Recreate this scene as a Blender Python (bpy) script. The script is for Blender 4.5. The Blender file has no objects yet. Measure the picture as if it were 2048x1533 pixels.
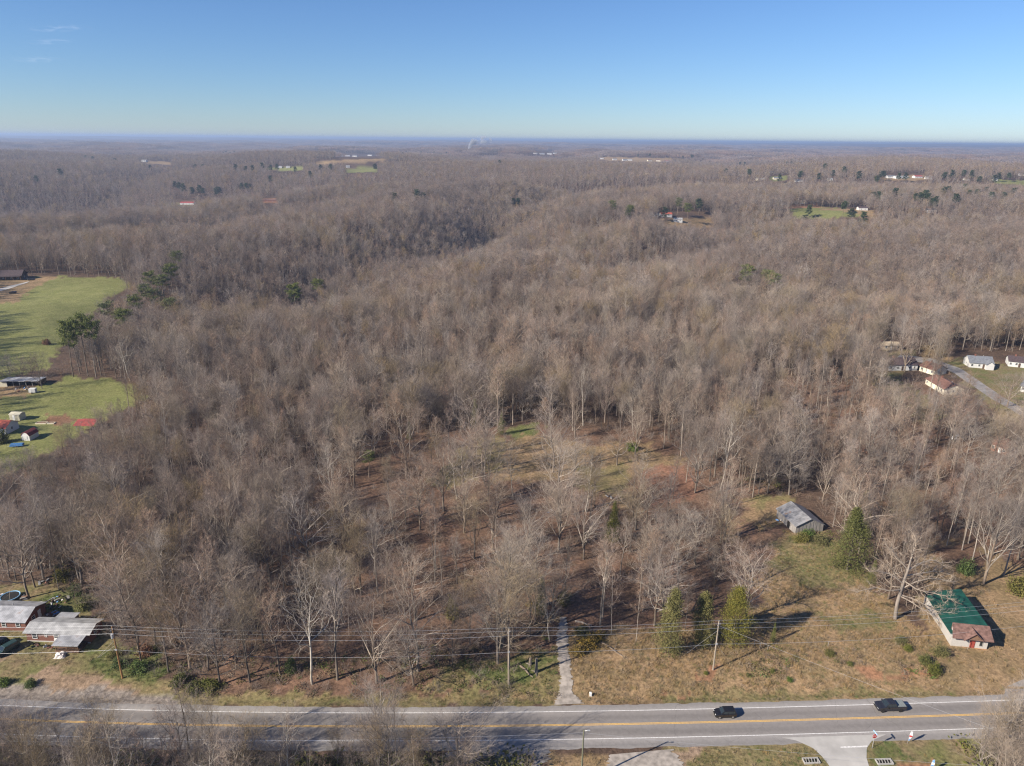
import bpy, math, random
import numpy as np

# ------------------------------------------------------------------ camera, world, sun, exposure
SC = bpy.context.scene
F, CX, CY = 1422.0, 1024.0, 766.5          # focal length and centre of the photograph, in its pixels
CAM_H, PITCH, ROLL = 105.0, math.radians(18.9), math.radians(0.57)
SUN_DIR, SUN_EL = math.radians(28.0), math.radians(31.0)   # shadows fall towards SUN_DIR (from +x)

cam_data = bpy.data.cameras.new('camera')
cam_data.sensor_fit = 'HORIZONTAL'
cam_data.angle = 2 * math.atan(1024.0 / F)
cam_data.clip_start, cam_data.clip_end = 1.0, 120000.0
cam = bpy.data.objects.new('camera', cam_data)
SC.collection.objects.link(cam)
SC.camera = cam
_f = np.array([0, math.cos(PITCH), -math.sin(PITCH)])
_u = np.array([0, math.sin(PITCH), math.cos(PITCH)])
_r = np.array([1.0, 0, 0])
_c, _s = math.cos(ROLL), math.sin(ROLL)
C_R, C_U = _c * _r + _s * _u, -_s * _r + _c * _u
from mathutils import Matrix, Vector
cam.matrix_world = Matrix(((C_R[0], C_U[0], -_f[0], 0), (C_R[1], C_U[1], -_f[1], 0),
                           (C_R[2], C_U[2], -_f[2], CAM_H), (0, 0, 0, 1)))

world = bpy.data.worlds.new('World')
SC.world = world
world.use_nodes = True
wn = world.node_tree
bg = wn.nodes['Background']
sky = wn.nodes.new('ShaderNodeTexSky')
sky.sky_type = 'NISHITA'
sky.sun_disc = False
sky.sun_elevation = SUN_EL
sun_from = np.array([-math.cos(SUN_DIR), -math.sin(SUN_DIR)])      # horizontal direction to the sun
sky.sun_rotation = math.atan2(sun_from[0], sun_from[1])
sky.altitude = 300
sky.air_density, sky.dust_density, sky.ozone_density = 1.0, 0.0, 6.0
wb = wn.nodes.new('ShaderNodeMixRGB'); wb.blend_type = 'MULTIPLY'; wb.inputs[0].default_value = 1.0
wb.inputs[2].default_value = (0.82, 0.92, 1.10, 1)            # white balance of the whole sky
wn.links.new(sky.outputs[0], wb.inputs[1]); wn.links.new(wb.outputs[0], bg.inputs[0])
bg.inputs[1].default_value = 0.063

sun_data = bpy.data.lights.new('sun', 'SUN')
sun_data.energy, sun_data.angle, sun_data.color = 5.0, math.radians(0.53), (1.0, 0.90, 0.765)
sun = bpy.data.objects.new('sun', sun_data)
SC.collection.objects.link(sun)
sun.location = (-200, -100, 300)
sv = Vector((math.cos(SUN_DIR) * math.cos(SUN_EL), math.sin(SUN_DIR) * math.cos(SUN_EL), -math.sin(SUN_EL)))
sun.rotation_euler = sv.to_track_quat('-Z', 'Y').to_euler()

SC.view_settings.view_transform = 'Standard'
SC.view_settings.look = 'None'
SC.view_settings.gamma = 1.0
SC.view_settings.exposure = 0.84
SC.cycles.max_bounces = 5
SC.cycles.diffuse_bounces = 2
SC.cycles.glossy_bounces = 2
SC.cycles.transparent_max_bounces = 8
SC.cycles.volume_bounces = 0
SC.cycles.use_denoising = True
SC.cycles.denoising_prefilter = 'NONE'
SC.cycles.denoising_input_passes = 'RGB_ALBEDO_NORMAL'
SC.cycles.filter_width = 1.2
SC.cycles.use_adaptive_sampling = False

# ------------------------------------------------------------------ noise, terrain, pixels <-> ground
def _hash(i, j, seed):
    n = (i.astype(np.int64) * 374761393 + j.astype(np.int64) * 668265263 + seed * 974711) & 0x7fffffff
    n = ((n ^ (n >> 13)) * 1274126177) & 0x7fffffff
    return ((n ^ (n >> 16)) & 0xffff) / 65535.0

def vnoise(x, y, seed=0):
    x = np.asarray(x, float); y = np.asarray(y, float)
    i, j = np.floor(x), np.floor(y)
    fx, fy = x - i, y - j
    fx, fy = fx * fx * fx * (fx * (fx * 6 - 15) + 10), fy * fy * fy * (fy * (fy * 6 - 15) + 10)
    a, b = _hash(i, j, seed), _hash(i + 1, j, seed)
    c, d = _hash(i, j + 1, seed), _hash(i + 1, j + 1, seed)
    return ((a * (1 - fx) + b * fx) * (1 - fy) + (c * (1 - fx) + d * fx) * fy) * 2 - 1

def fbm(x, y, seed=0, octs=4):
    s, a, t = 0, 1.0, 0
    for k in range(octs):
        s = s + a * vnoise(np.asarray(x) * 2 ** k, np.asarray(y) * 2 ** k, seed + k * 17); t += a; a *= 0.5
    return s / t

def sstep(a, b, x):
    t = np.clip((np.asarray(x, float) - a) / (b - a), 0, 1)
    return t * t * (3 - 2 * t)

def ray(px, py):
    return ((px - CX) / F) * C_R + ((CY - py) / F) * C_U + _f

def G(px, py, z=None):
    """ground point under a photograph pixel (z given: the point at that height)"""
    d = ray(px, py)
    if z is not None:
        t = (z - CAM_H) / d[2]
        return np.array([0, 0, CAM_H]) + t * d
    ts = np.geomspace(90, 40000, 900)
    p = ts[:, None] * d[None, :]
    below = (p[:, 2] + CAM_H) < terrain(p[:, 0], p[:, 1])
    if not below.any():
        return p[-1] + [0, 0, CAM_H]
    k = int(np.argmax(below))
    tt = np.linspace(ts[max(k - 1, 0)], ts[k], 160)
    p = tt[:, None] * d[None, :]
    q = p[int(np.argmax((p[:, 2] + CAM_H) < terrain(p[:, 0], p[:, 1])))]
    return np.array([q[0], q[1], float(terrain(q[0], q[1]))])

def proj(x, y, z):
    """pixel of world points (arrays)"""
    d = np.stack([np.asarray(x, float), np.asarray(y, float), np.asarray(z, float) - CAM_H], -1)
    zz = d @ _f
    zz = np.where(zz < 1, 1, zz)
    return CX + F * (d @ C_R) / zz, CY - F * (d @ C_U) / zz

def inpoly(px, py, poly):
    px = np.asarray(px, float); py = np.asarray(py, float)
    res = np.zeros(px.shape, bool)
    n = len(poly)
    for k in range(n):
        (x0, y0), (x1, y1) = poly[k], poly[(k + 1) % n]
        if y0 == y1: continue
        c = ((y0 > py) != (y1 > py)) & (px < (x1 - x0) * (py - y0) / (y1 - y0) + x0)
        res ^= c
    return res

def height_at(bx, by, ty):
    """base point and height of an upright thing seen from pixel (bx,by) up to row ty"""
    b = G(bx, by)
    d = ray(bx, ty)
    t = b[1] / d[1]
    return b, CAM_H + t * d[2] - b[2]

# ------------------------------------------------------------------ materials
MATS = {}
def new_mat(name):
    m = bpy.data.materials.new(name); m.use_nodes = True
    nt = m.node_tree
    return m, nt, nt.nodes['Principled BSDF']

def mat(name, col, rough=0.85, var=0.12, scale=2.0, bump=0.0, metal=0.0, col2=None, detail=4.0, rnd=0.0, stretch=None, spec=0.3, translucent=0.0):
    """procedural: colour broken up by noise (and per-object variation)"""
    if name in MATS: return MATS[name]
    m, nt, b = new_mat(name)
    N, L = nt.nodes, nt.links
    tc = N.new('ShaderNodeTexCoord')
    src = tc.outputs['Object']
    if stretch:
        mp = N.new('ShaderNodeMapping'); mp.inputs['Scale'].default_value = stretch
        L.new(src, mp.inputs[0]); src = mp.outputs[0]
    nz = N.new('ShaderNodeTexNoise'); nz.inputs['Scale'].default_value = scale; nz.inputs['Detail'].default_value = detail
    L.new(src, nz.inputs['Vector'])
    rp = N.new('ShaderNodeValToRGB')
    c = np.array(col); c2 = np.array(col2) if col2 is not None else c * (1 + var)
    lo = c * (1 - var) if col2 is None else c
    rp.color_ramp.elements[0].position, rp.color_ramp.elements[1].position = 0.33, 0.67
    rp.color_ramp.elements[0].color = (*lo, 1); rp.color_ramp.elements[1].color = (*np.minimum(c2, 0.95), 1)
    L.new(nz.outputs['Fac'], rp.inputs[0])
    out = rp.outputs[0]
    if rnd:
        oi = N.new('ShaderNodeObjectInfo')
        mr = N.new('ShaderNodeMapRange'); mr.inputs[3].default_value = 1 - rnd; mr.inputs[4].default_value = 1 + rnd
        L.new(oi.outputs['Random'], mr.inputs[0])
        hs = N.new('ShaderNodeHueSaturation')
        L.new(out, hs.inputs['Color']); L.new(mr.outputs[0], hs.inputs['Value'])
        m2 = N.new('ShaderNodeMath'); m2.operation = 'MULTIPLY'; m2.inputs[1].default_value = 7.13
        fr = N.new('ShaderNodeMath'); fr.operation = 'FRACT'
        L.new(oi.outputs['Random'], m2.inputs[0]); L.new(m2.outputs[0], fr.inputs[0])
        mh = N.new('ShaderNodeMapRange'); mh.inputs[3].default_value = 1 - rnd * 1.1; mh.inputs[4].default_value = 1 + rnd * 1.1
        L.new(fr.outputs[0], mh.inputs[0]); L.new(mh.outputs[0], hs.inputs['Saturation'])
        out = hs.outputs[0]
    L.new(out, b.inputs['Base Color'])
    b.inputs['Roughness'].default_value = rough
    b.inputs['Metallic'].default_value = metal
    b.inputs['Specular IOR Level'].default_value = spec
    if bump:
        bp = N.new('ShaderNodeBump'); bp.inputs['Strength'].default_value = 0.6; bp.inputs['Distance'].default_value = bump
        L.new(nz.outputs['Fac'], bp.inputs['Height']); L.new(bp.outputs[0], b.inputs['Normal'])
    if translucent:                     # loose sprays let light through
        tr = N.new('ShaderNodeBsdfTranslucent'); L.new(out, tr.inputs[0])
        ms = N.new('ShaderNodeMixShader'); ms.inputs[0].default_value = translucent
        L.new(b.outputs[0], ms.inputs[1]); L.new(tr.outputs[0], ms.inputs[2]); L.new(ms.outputs[0], N['Material Output'].inputs[0])
    MATS[name] = m
    return m

# ------------------------------------------------------------------ objects
COL = SC.collection
def setp(o, label=None, cat=None, group=None, kind=None):
    if label: o['label'] = label
    if cat: o['category'] = cat
    if group: o['group'] = group
    if kind: o['kind'] = kind
    return o

def empty(name, loc, rz=0.0, scale=1.0, label=None, cat=None, group=None):
    o = bpy.data.objects.new(name, None)
    COL.objects.link(o)
    o.location = tuple(float(v) for v in loc); o.rotation_euler = (0, 0, rz)
    o.scale = (scale,) * 3 if np.isscalar(scale) else scale
    o.empty_display_size = 0.5
    return setp(o, label, cat, group)

def np_mesh(name, verts, faces, mats, midx=None, smooth=False):
    """verts (n,3); faces (m,3|4) array or list of tuples"""
    me = bpy.data.meshes.new(name)
    verts = np.asarray(verts, np.float32)
    if isinstance(faces, np.ndarray):
        k = faces.shape[1]
        me.vertices.add(len(verts)); me.vertices.foreach_set('co', verts.ravel())
        me.loops.add(faces.size); me.loops.foreach_set('vertex_index', faces.astype(np.int32).ravel())
        me.polygons.add(len(faces))
        me.polygons.foreach_set('loop_start', np.arange(0, faces.size, k, dtype=np.int32))
        me.polygons.foreach_set('loop_total', np.full(len(faces), k, np.int32))
    else:
        me.from_pydata([tuple(map(float, v)) for v in verts], [], faces)
    for mm in (mats if isinstance(mats, (list, tuple)) else [mats]): me.materials.append(mm)
    if midx is not None: me.polygons.foreach_set('material_index', np.asarray(midx, np.int32))
    if smooth: me.polygons.foreach_set('use_smooth', np.ones(len(me.polygons), bool))
    me.update(calc_edges=True)
    return me

def link(name, me, parent=None, loc=(0, 0, 0), rot=(0, 0, 0), scale=(1, 1, 1)):
    o = bpy.data.objects.new(name, me)
    COL.objects.link(o)
    o.location = tuple(float(v) for v in loc); o.rotation_euler = rot; o.scale = scale
    if parent is not None: o.parent = parent
    return o

class MB:
    """collects shapes into one mesh"""
    def __init__(s): s.v, s.f = [], []
    def quad(s, *p):
        n = len(s.v); s.v += [tuple(map(float, q)) for q in p]; s.f.append(tuple(range(n, n + len(p)))); return s
    def hexa(s, b, t):
        """bottom 4 and top 4 corners, counter-clockwise seen from above"""
        n = len(s.v); s.v += [tuple(map(float, q)) for q in list(b) + list(t)]
        s.f += [(n+3, n+2, n+1, n), (n+4, n+5, n+6, n+7)] + [(n+i, n+(i+1) % 4, n+4+(i+1) % 4, n+4+i) for i in range(4)]
        return s
    def box(s, x0, y0, z0, x1, y1, z1):
        return s.hexa([(x0,y0,z0),(x1,y0,z0),(x1,y1,z0),(x0,y1,z0)], [(x0,y0,z1),(x1,y0,z1),(x1,y1,z1),(x0,y1,z1)])
    def prism(s, pts, axis, a, b):
        """closed outline pts (2D) pushed along an axis from a to b"""
        def P(p, t): return {'x': (t, p[0], p[1]), 'y': (p[0], t, p[1]), 'z': (p[0], p[1], t)}[axis]
        n, k = len(s.v), len(pts)
        s.v += [P(p, a) for p in pts] + [P(p, b) for p in pts]
        s.f += [tuple(range(n + k - 1, n - 1, -1)), tuple(range(n + k, n + 2 * k))]
        s.f += [(n+i, n+(i+1) % k, n+k+(i+1) % k, n+k+i) for i in range(k)]
        return s
    def tube(s, pts, rad, sides=6, cap=True):
        pts = [Vector(p) for p in pts]
        rads = rad if isinstance(rad, (list, tuple)) else [rad] * len(pts)
        n = len(s.v)
        for i, p in enumerate(pts):
            d = (pts[min(i+1, len(pts)-1)] - pts[max(i-1, 0)]).normalized()
            a = d.cross(Vector((0.3, 0.2, 1)) if abs(d.z) < 0.9 else Vector((1, 0, 0))).normalized(); b = d.cross(a)
            for k in range(sides):
                t = 2 * math.pi * k / sides
                s.v.append(tuple(p + (a * math.cos(t) + b * math.sin(t)) * rads[i]))
        for i in range(len(pts) - 1):
            for k in range(sides):
                q = n + i * sides
                s.f.append((q+k, q+(k+1) % sides, q+sides+(k+1) % sides, q+sides+k))
        if cap:
            s.f.append(tuple(range(n + sides - 1, n - 1, -1))); q = n + (len(pts)-1) * sides; s.f.append(tuple(range(q, q + sides)))
        return s
    def mesh(s, name, m, smooth=False):
        import bmesh
        me = bpy.data.meshes.new(name); me.from_pydata(s.v, [], s.f)
        bm = bmesh.new(); bm.from_mesh(me); bmesh.ops.recalc_face_normals(bm, faces=bm.faces); bm.to_mesh(me); bm.free()
        for mm in (m if isinstance(m, (list, tuple)) else [m]): me.materials.append(mm)
        if smooth:
            for p in me.polygons: p.use_smooth = True
        return me
    def build(s, name, m, parent=None, smooth=False, **k):
        return link(name, s.mesh(name, m, smooth), parent, **k)
# ------------------------------------------------------------------ the setting: road line
_rx = np.array([-99.0, -50, -2, 18, 47, 75, 103]); _ry = np.array([110.1, 109.25, 109.4, 110.15, 111.5, 112.9, 114.2])
_pc = np.polyfit(_rx, _ry, 3)
def road_y(x):
    """the road's north white line"""
    xc = np.clip(x, -105, 108)
    sl = np.polyval(np.polyder(_pc), xc)
    return np.polyval(_pc, xc) + sl * (np.asarray(x, float) - xc)

def _flat(px, py):
    d = ray(px, py); t = -CAM_H / d[2]; return (d * t)[:2]
# ravines seen in the photograph: pixel course, depth, half width
RAVINES = [([(400, 690), (470, 625), (560, 572), (650, 545), (740, 515), (840, 486), (930, 462), (1010, 440)], 20, 100),
           ([(620, 640), (720, 590), (820, 552), (940, 520), (1060, 500), (1180, 480)], 22, 75),
           ([(930, 500), (960, 455), (1000, 425), (1100, 405), (1250, 395)], 40, 130),
           ([(-60, 505), (120, 492), (300, 478), (420, 455), (520, 430), (640, 415)], 34, 120),
           ([(1180, 545), (1330, 515), (1480, 498), (1640, 490), (1820, 480)], 26, 95),
           ([(1400, 470), (1600, 452), (1850, 455), (2060, 470)], 30, 120)]
RAV_G = [(np.array([_flat(a, b) for a, b in pl]), dep, hw) for pl, dep, hw in RAVINES]

def terrain(x, y):
    x = np.asarray(x, float); y = np.asarray(y, float)
    r = np.hypot(x, y)
    wf = sstep(2500, 9000, r)
    h = np.zeros_like(r)
    m = r > 380
    if np.any(m):
        xm, ym, rm = x[m], y[m], r[m]
        wfm = sstep(2500, 9000, rm)
        wx = xm + 110 * vnoise(xm / 400, ym / 400, 91); wy = ym + 110 * vnoise(xm / 400, ym / 400, 92)
        ridged = (1 - np.abs(vnoise(wx / 620, wy / 620, 5))) ** 1.6
        ridged2 = (1 - np.abs(vnoise(wx / 1500, wy / 1300, 6))) ** 1.8
        hm = sstep(420, 900, rm) * (10 * fbm(xm / 500, ym / 500, 3) + 8)
        hm = hm - sstep(1000, 1700, rm) * (46 * ridged * (1 - 0.35 * wfm) + 30 * ridged2 - 38)
        for P, dep, hw in RAV_G:
            best = np.full(xm.shape, 1e9)
            for k in range(len(P) - 1):
                a, b = P[k], P[k + 1]; ab = b - a
                t = np.clip(((xm - a[0]) * ab[0] + (ym - a[1]) * ab[1]) / (ab @ ab), 0, 1)
                best = np.minimum(best, np.hypot(xm - a[0] - t * ab[0], ym - a[1] - t * ab[1]))
            best = best * (1 + 0.25 * vnoise(xm / 70, ym / 70, 44))
            hm = hm - dep * np.clip(1 - best / hw, 0, 1) ** 1.25 * sstep(380, 520, rm)
        h[m] = hm
    h = h + wf * (30 * fbm(x / 2600, y / 2600, 11)) + sstep(9000, 22000, r) * 45
    h = h - 34 * np.exp(-(((x + 760) / 330) ** 2 + ((y - 1250) / 380) ** 2))
    d = y - road_y(x)
    h = h + 0.9 * sstep(3.2, 11, d)
    h = h + 0.2 * vnoise(x / 9, y / 9, 31) * sstep(8, 14, d) * (1 - sstep(1200, 2000, r))
    h = h - 0.35 * np.exp(-((d - 3.4) / 1.0) ** 2) * (1 - sstep(200, 300, np.abs(x))) * (1 - np.exp(-((x - 13) / 4.5) ** 4))
    h = h - 0.5 * sstep(10.5, 20, -d)
    return h

# ------------------------------------------------------------------ ground cover, outlined in photograph pixels
# name: (colour a, colour b)
COVER = {
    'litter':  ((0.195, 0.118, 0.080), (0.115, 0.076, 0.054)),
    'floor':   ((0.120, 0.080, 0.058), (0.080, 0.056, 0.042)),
    'dry':     ((0.300, 0.205, 0.118), (0.205, 0.150, 0.080)),
    'olive':   ((0.225, 0.175, 0.090), (0.160, 0.140, 0.064)),
    'field':   ((0.208, 0.208, 0.080), (0.155, 0.165, 0.056)),
    'lawn':    ((0.150, 0.150, 0.060), (0.205, 0.155, 0.088)),
    'green':   ((0.105, 0.128, 0.042), (0.150, 0.140, 0.062)),
    'clay':    ((0.320, 0.170, 0.095), (0.240, 0.135, 0.080)),
    'redlit':  ((0.250, 0.135, 0.090), (0.180, 0.100, 0.066)),
    'gravel':  ((0.270, 0.235, 0.205), (0.200, 0.170, 0.145)),
    'dirt':    ((0.300, 0.215, 0.150), (0.230, 0.165, 0.110)),
    'garden':  ((0.230, 0.130, 0.080), (0.160, 0.090, 0.055)),
}
ZONES = [
    ('litter', [(430, 1400), (420, 1200), (560, 1010), (700, 880), (960, 850), (1340, 860), (1560, 1000), (1540, 1260), (1120, 1275), (1100, 1400)]),
    ('litter', [(1500, 760), (1900, 760), (2048, 860), (2048, 1160), (1840, 1100), (1700, 900)]),
    ('dry', [(1126, 1412), (1120, 1262), (1320, 1262), (1500, 1250), (1522, 1130), (1570, 1066), (1650, 1060), (1740, 1150), (1800, 1230), (1880, 1310), (2048, 1300), (2048, 1406), (1200, 1412)]),
    ('olive', [(1530, 1120), (1580, 1075), (1660, 1062), (1745, 1160), (1690, 1170), (1600, 1175)]),
    ('olive', [(1600, 1225), (1740, 1222), (1800, 1260), (1700, 1265)]),
    ('dirt', [(1985, 1290), (2060, 1262), (2060, 1400), (2010, 1350)]),
    ('dry', [(1840, 1090), (1900, 1080), (1985, 1100), (2060, 1150), (2060, 1406), (1850, 1406)]),
    ('litter', [(1860, 1096), (1930, 1096), (1990, 1120), (1960, 1140), (1880, 1130)]),
    ('clay', [(1700, 1338), (1740, 1330), (1860, 1342), (1880, 1356), (1740, 1350)]),
    ('clay', [(1395, 1338), (1450, 1336), (1440, 1352), (1400, 1352)]),
    ('clay', [(1330, 1388), (1375, 1386), (1378, 1402), (1340, 1404)]),
    ('olive', [(1330, 1398), (1500, 1384), (1900, 1374), (1900, 1392), (1500, 1406), (1330, 1412)]),
    ('dry', [(980, 1390), (1115, 1385), (1110, 1412), (980, 1412)]),
    ('olive', [(300, 1385), (1000, 1392), (1100, 1404), (1100, 1416), (300, 1416)]),
    ('olive', [(860, 1335), (1010, 1310), (1110, 1290), (1118, 1385), (1000, 1390), (860, 1378)]),
    ('green', [(930, 1340), (1010, 1322), (1095, 1310), (1100, 1350), (1000, 1368), (930, 1362)]),
    ('lawn', [(420, 1392), (620, 1396), (860, 1400), (860, 1408), (420, 1406)]),
    ('olive', [(1085, 1330), (1118, 1330), (1120, 1390), (1060, 1390)]),
    ('lawn', [(-80, 1170), (110, 1165), (190, 1205), (200, 1250), (260, 1320), (330, 1372), (400, 1410), (-80, 1412)]),
    ('green', [(190, 1310), (300, 1300), (345, 1360), (290, 1375), (215, 1340)]),
    ('green', [(70, 1200), (150, 1185), (190, 1200), (150, 1225), (90, 1222)]),
    ('dirt', [(-80, 1300), (22, 1316), (10, 1345), (-10, 1375), (-80, 1390)]),
    ('gravel', [(-80, 1380), (120, 1376), (250, 1384), (330, 1398), (360, 1420), (-80, 1416)]),
    ('dirt', [(100, 1340), (230, 1360), (260, 1384), (110, 1380), (60, 1360)]),
    ('field', [(-60, 552), (60, 553), (240, 556), (272, 572), (215, 600), (175, 640), (130, 690), (95, 735), (30, 750), (-60, 770)]),
    ('dry', [(-60, 552), (110, 555), (60, 580), (40, 600), (-60, 620)]),
    ('field', [(-60, 770), (60, 778), (130, 752), (250, 764), (300, 792), (250, 815), (190, 850), (110, 900), (60, 925), (-60, 1000)]),
    ('dry', [(-60, 770), (55, 776), (50, 795), (-60, 800)]),
    ('garden', [(70, 842), (104, 829), (150, 832), (120, 850)]),
    ('dry', [(990, 895), (1060, 855), (1110, 880), (1180, 885), (1300, 890), (1370, 920), (1330, 960), (1250, 955), (1160, 965), (1080, 960), (990, 965)]),
    ('green', [(1020, 862), (1055, 842), (1085, 850), (1078, 872), (1030, 878)]),
    ('olive', [(860, 960), (960, 870), (1020, 880), (1000, 940), (900, 980)]),
    ('olive', [(1170, 930), (1260, 925), (1250, 985), (1150, 975)]),
    ('redlit', [(1270, 960), (1340, 925), (1385, 950), (1395, 990), (1300, 1015), (1260, 1005)]),
    ('dry', [(1200, 985), (1262, 985), (1262, 1006), (1205, 1008)]),
    ('dry', [(1480, 1000), (1580, 1000), (1590, 1050), (1500, 1060)]),
    ('olive', [(1495, 996), (1580, 992), (1582, 1008), (1500, 1012)]),
    ('lawn', [(1870, 722), (1940, 716), (2060, 735), (2060, 860), (1985, 815), (1930, 765)]),
    ('dry', [(1845, 700), (1905, 702), (1900, 722), (1870, 718)]),
    ('lawn', [(1760, 700), (1840, 700), (1800, 760), (1900, 830), (1840, 850), (1730, 760)]),
    # south of the road
    ('olive', [(1340, 1478), (1560, 1470), (1990, 1466), (2300, 1800), (1340, 1800)]),
    ('olive', [(1370, 1500), (1440, 1484), (1565, 1478), (1610, 1492), (1655, 1545), (1650, 1800), (1370, 1800)]),
    ('lawn', [(1736, 1800), (1736, 1500), (1770, 1474), (2048, 1480), (2200, 1800)]),
    ('green', [(1738, 1535), (1735, 1502), (1760, 1485), (1800, 1510), (1790, 1525)]),
    ('clay', [(1775, 1530), (1800, 1522), (1850, 1515), (1880, 1560), (1780, 1570)]),
    ('dry', [(1100, 1495), (1220, 1510), (1230, 1560), (1090, 1560)]),
    ('dirt', [(1330, 1495), (1400, 1492), (1380, 1540), (1330, 1530)]),
    # far clearings and fields
    ('field', [(1575, 416), (1640, 414), (1720, 420), (1722, 432), (1640, 438), (1590, 436)]),
    ('clay', [(1560, 410), (1640, 408), (1640, 416), (1572, 418)]),
    ('dry', [(1640, 416), (1745, 420), (1748, 438), (1720, 436), (1715, 424), (1640, 420)]),
    ('field', [(520, 336), (608, 334), (606, 342), (560, 343)]),
    ('field', [(690, 336), (752, 335), (756, 344), (690, 346)]),
    ('dry', [(630, 322), (770, 318), (772, 324), (632, 329)]),
    ('dry', [(275, 321), (345, 325), (340, 331), (285, 326)]),
    ('dry', [(1195, 314), (1345, 317), (1345, 325), (1260, 325), (1200, 320)]),
    ('field', [(1980, 360), (2060, 362), (2060, 372), (1990, 368)]),
    ('field', [(1540, 354), (1575, 352), (1572, 362), (1545, 362)]),
    ('dry', [(1310, 440), (1420, 435), (1430, 455), (1330, 462)]),
    ('lawn', [(330, 406), (420, 406), (420, 414), (330, 414)]),
    ('clay', [(520, 398), (560, 398), (560, 406), (520, 407)]),
    ('dry', [(1760, 352), (1850, 350), (1850, 362), (1760, 362)]),
]
# keep-clear outlines: no tree may stand or reach into them
CLEAR = [
    [(-60, 550), (60, 551), (235, 557), (262, 572), (210, 600), (165, 640), (125, 690), (90, 730), (-60, 760)],
    [(-60, 768), (60, 770), (130, 752), (240, 762), (270, 785), (215, 812), (150, 838), (110, 885), (-60, 925)],
    [(-60, 1200), (100, 1196), (200, 1248), (330, 1376), (400, 1410), (-60, 1412)],
    [(1575, 414), (1720, 416), (1748, 424), (1745, 440), (1590, 438)],
    [(1915, 705), (2060, 705), (2060, 780), (1960, 770)],
    [(1785, 712), (1850, 712), (1880, 740), (1920, 785), (1840, 782), (1780, 740)],
    [(1880, 722), (1910, 735), (1990, 790), (2060, 830), (2060, 845), (1985, 805), (1900, 750)],
    [(520, 335), (608, 334), (606, 343), (560, 344)], [(690, 335), (756, 334), (756, 346), (690, 347)],
    [(630, 322), (770, 317), (772, 324), (632, 329)], [(1195, 314), (1345, 316), (1345, 326), (1200, 322)],
    [(1980, 360), (2060, 361), (2060, 371), (1990, 368)], [(1536, 352), (1578, 350), (1575, 363), (1545, 363)],
    [(352, 402), (392, 402), (392, 413), (352, 413)], [(522, 396), (556, 396), (556, 407), (522, 407)],
    [(1770, 349), (1850, 347), (1850, 361), (1765, 361)], [(1310, 424), (1420, 424), (1425, 450), (1330, 452)],
    [(1712, 414), (1730, 412), (1732, 424), (1712, 424)], [(1755, 682), (1802, 684), (1802, 702), (1755, 700)],
    [(670, 310), (760, 308), (760, 317), (670, 318)], [(1055, 302), (1115, 302), (1115, 312), (1055, 312)],
    [(1560, 1006), (1585, 998), (1615, 1000), (1655, 1050), (1650, 1075), (1580, 1075)],
    [(1935, 1175), (2060, 1175), (2060, 1405), (1890, 1405), (1895, 1300)],
    [(275, 321), (345, 324), (340, 331), (285, 326)],
    [(1010, 858), (1058, 838), (1092, 848), (1085, 880), (1020, 888)],
]

def cover_of(x, y):
    """colour a, colour b per ground point"""
    px, py = proj(x, y, terrain(x, y))
    r = np.hypot(x, y)
    k = np.clip(900.0 / np.maximum(r, 50), 0.7, 6)
    jx = (vnoise(x / 5, y / 5, 61) + 0.6 * vnoise(x / 1.9, y / 1.9, 62)) * 3.2 * k * 1.2
    jy = (vnoise(x / 5, y / 5, 63) + 0.6 * vnoise(x / 1.9, y / 1.9, 64)) * 1.8 * k * 1.0
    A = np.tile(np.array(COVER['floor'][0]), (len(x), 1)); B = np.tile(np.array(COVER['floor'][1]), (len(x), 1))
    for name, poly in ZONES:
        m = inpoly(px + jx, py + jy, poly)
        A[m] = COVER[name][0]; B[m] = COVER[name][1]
    return A, B

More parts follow.
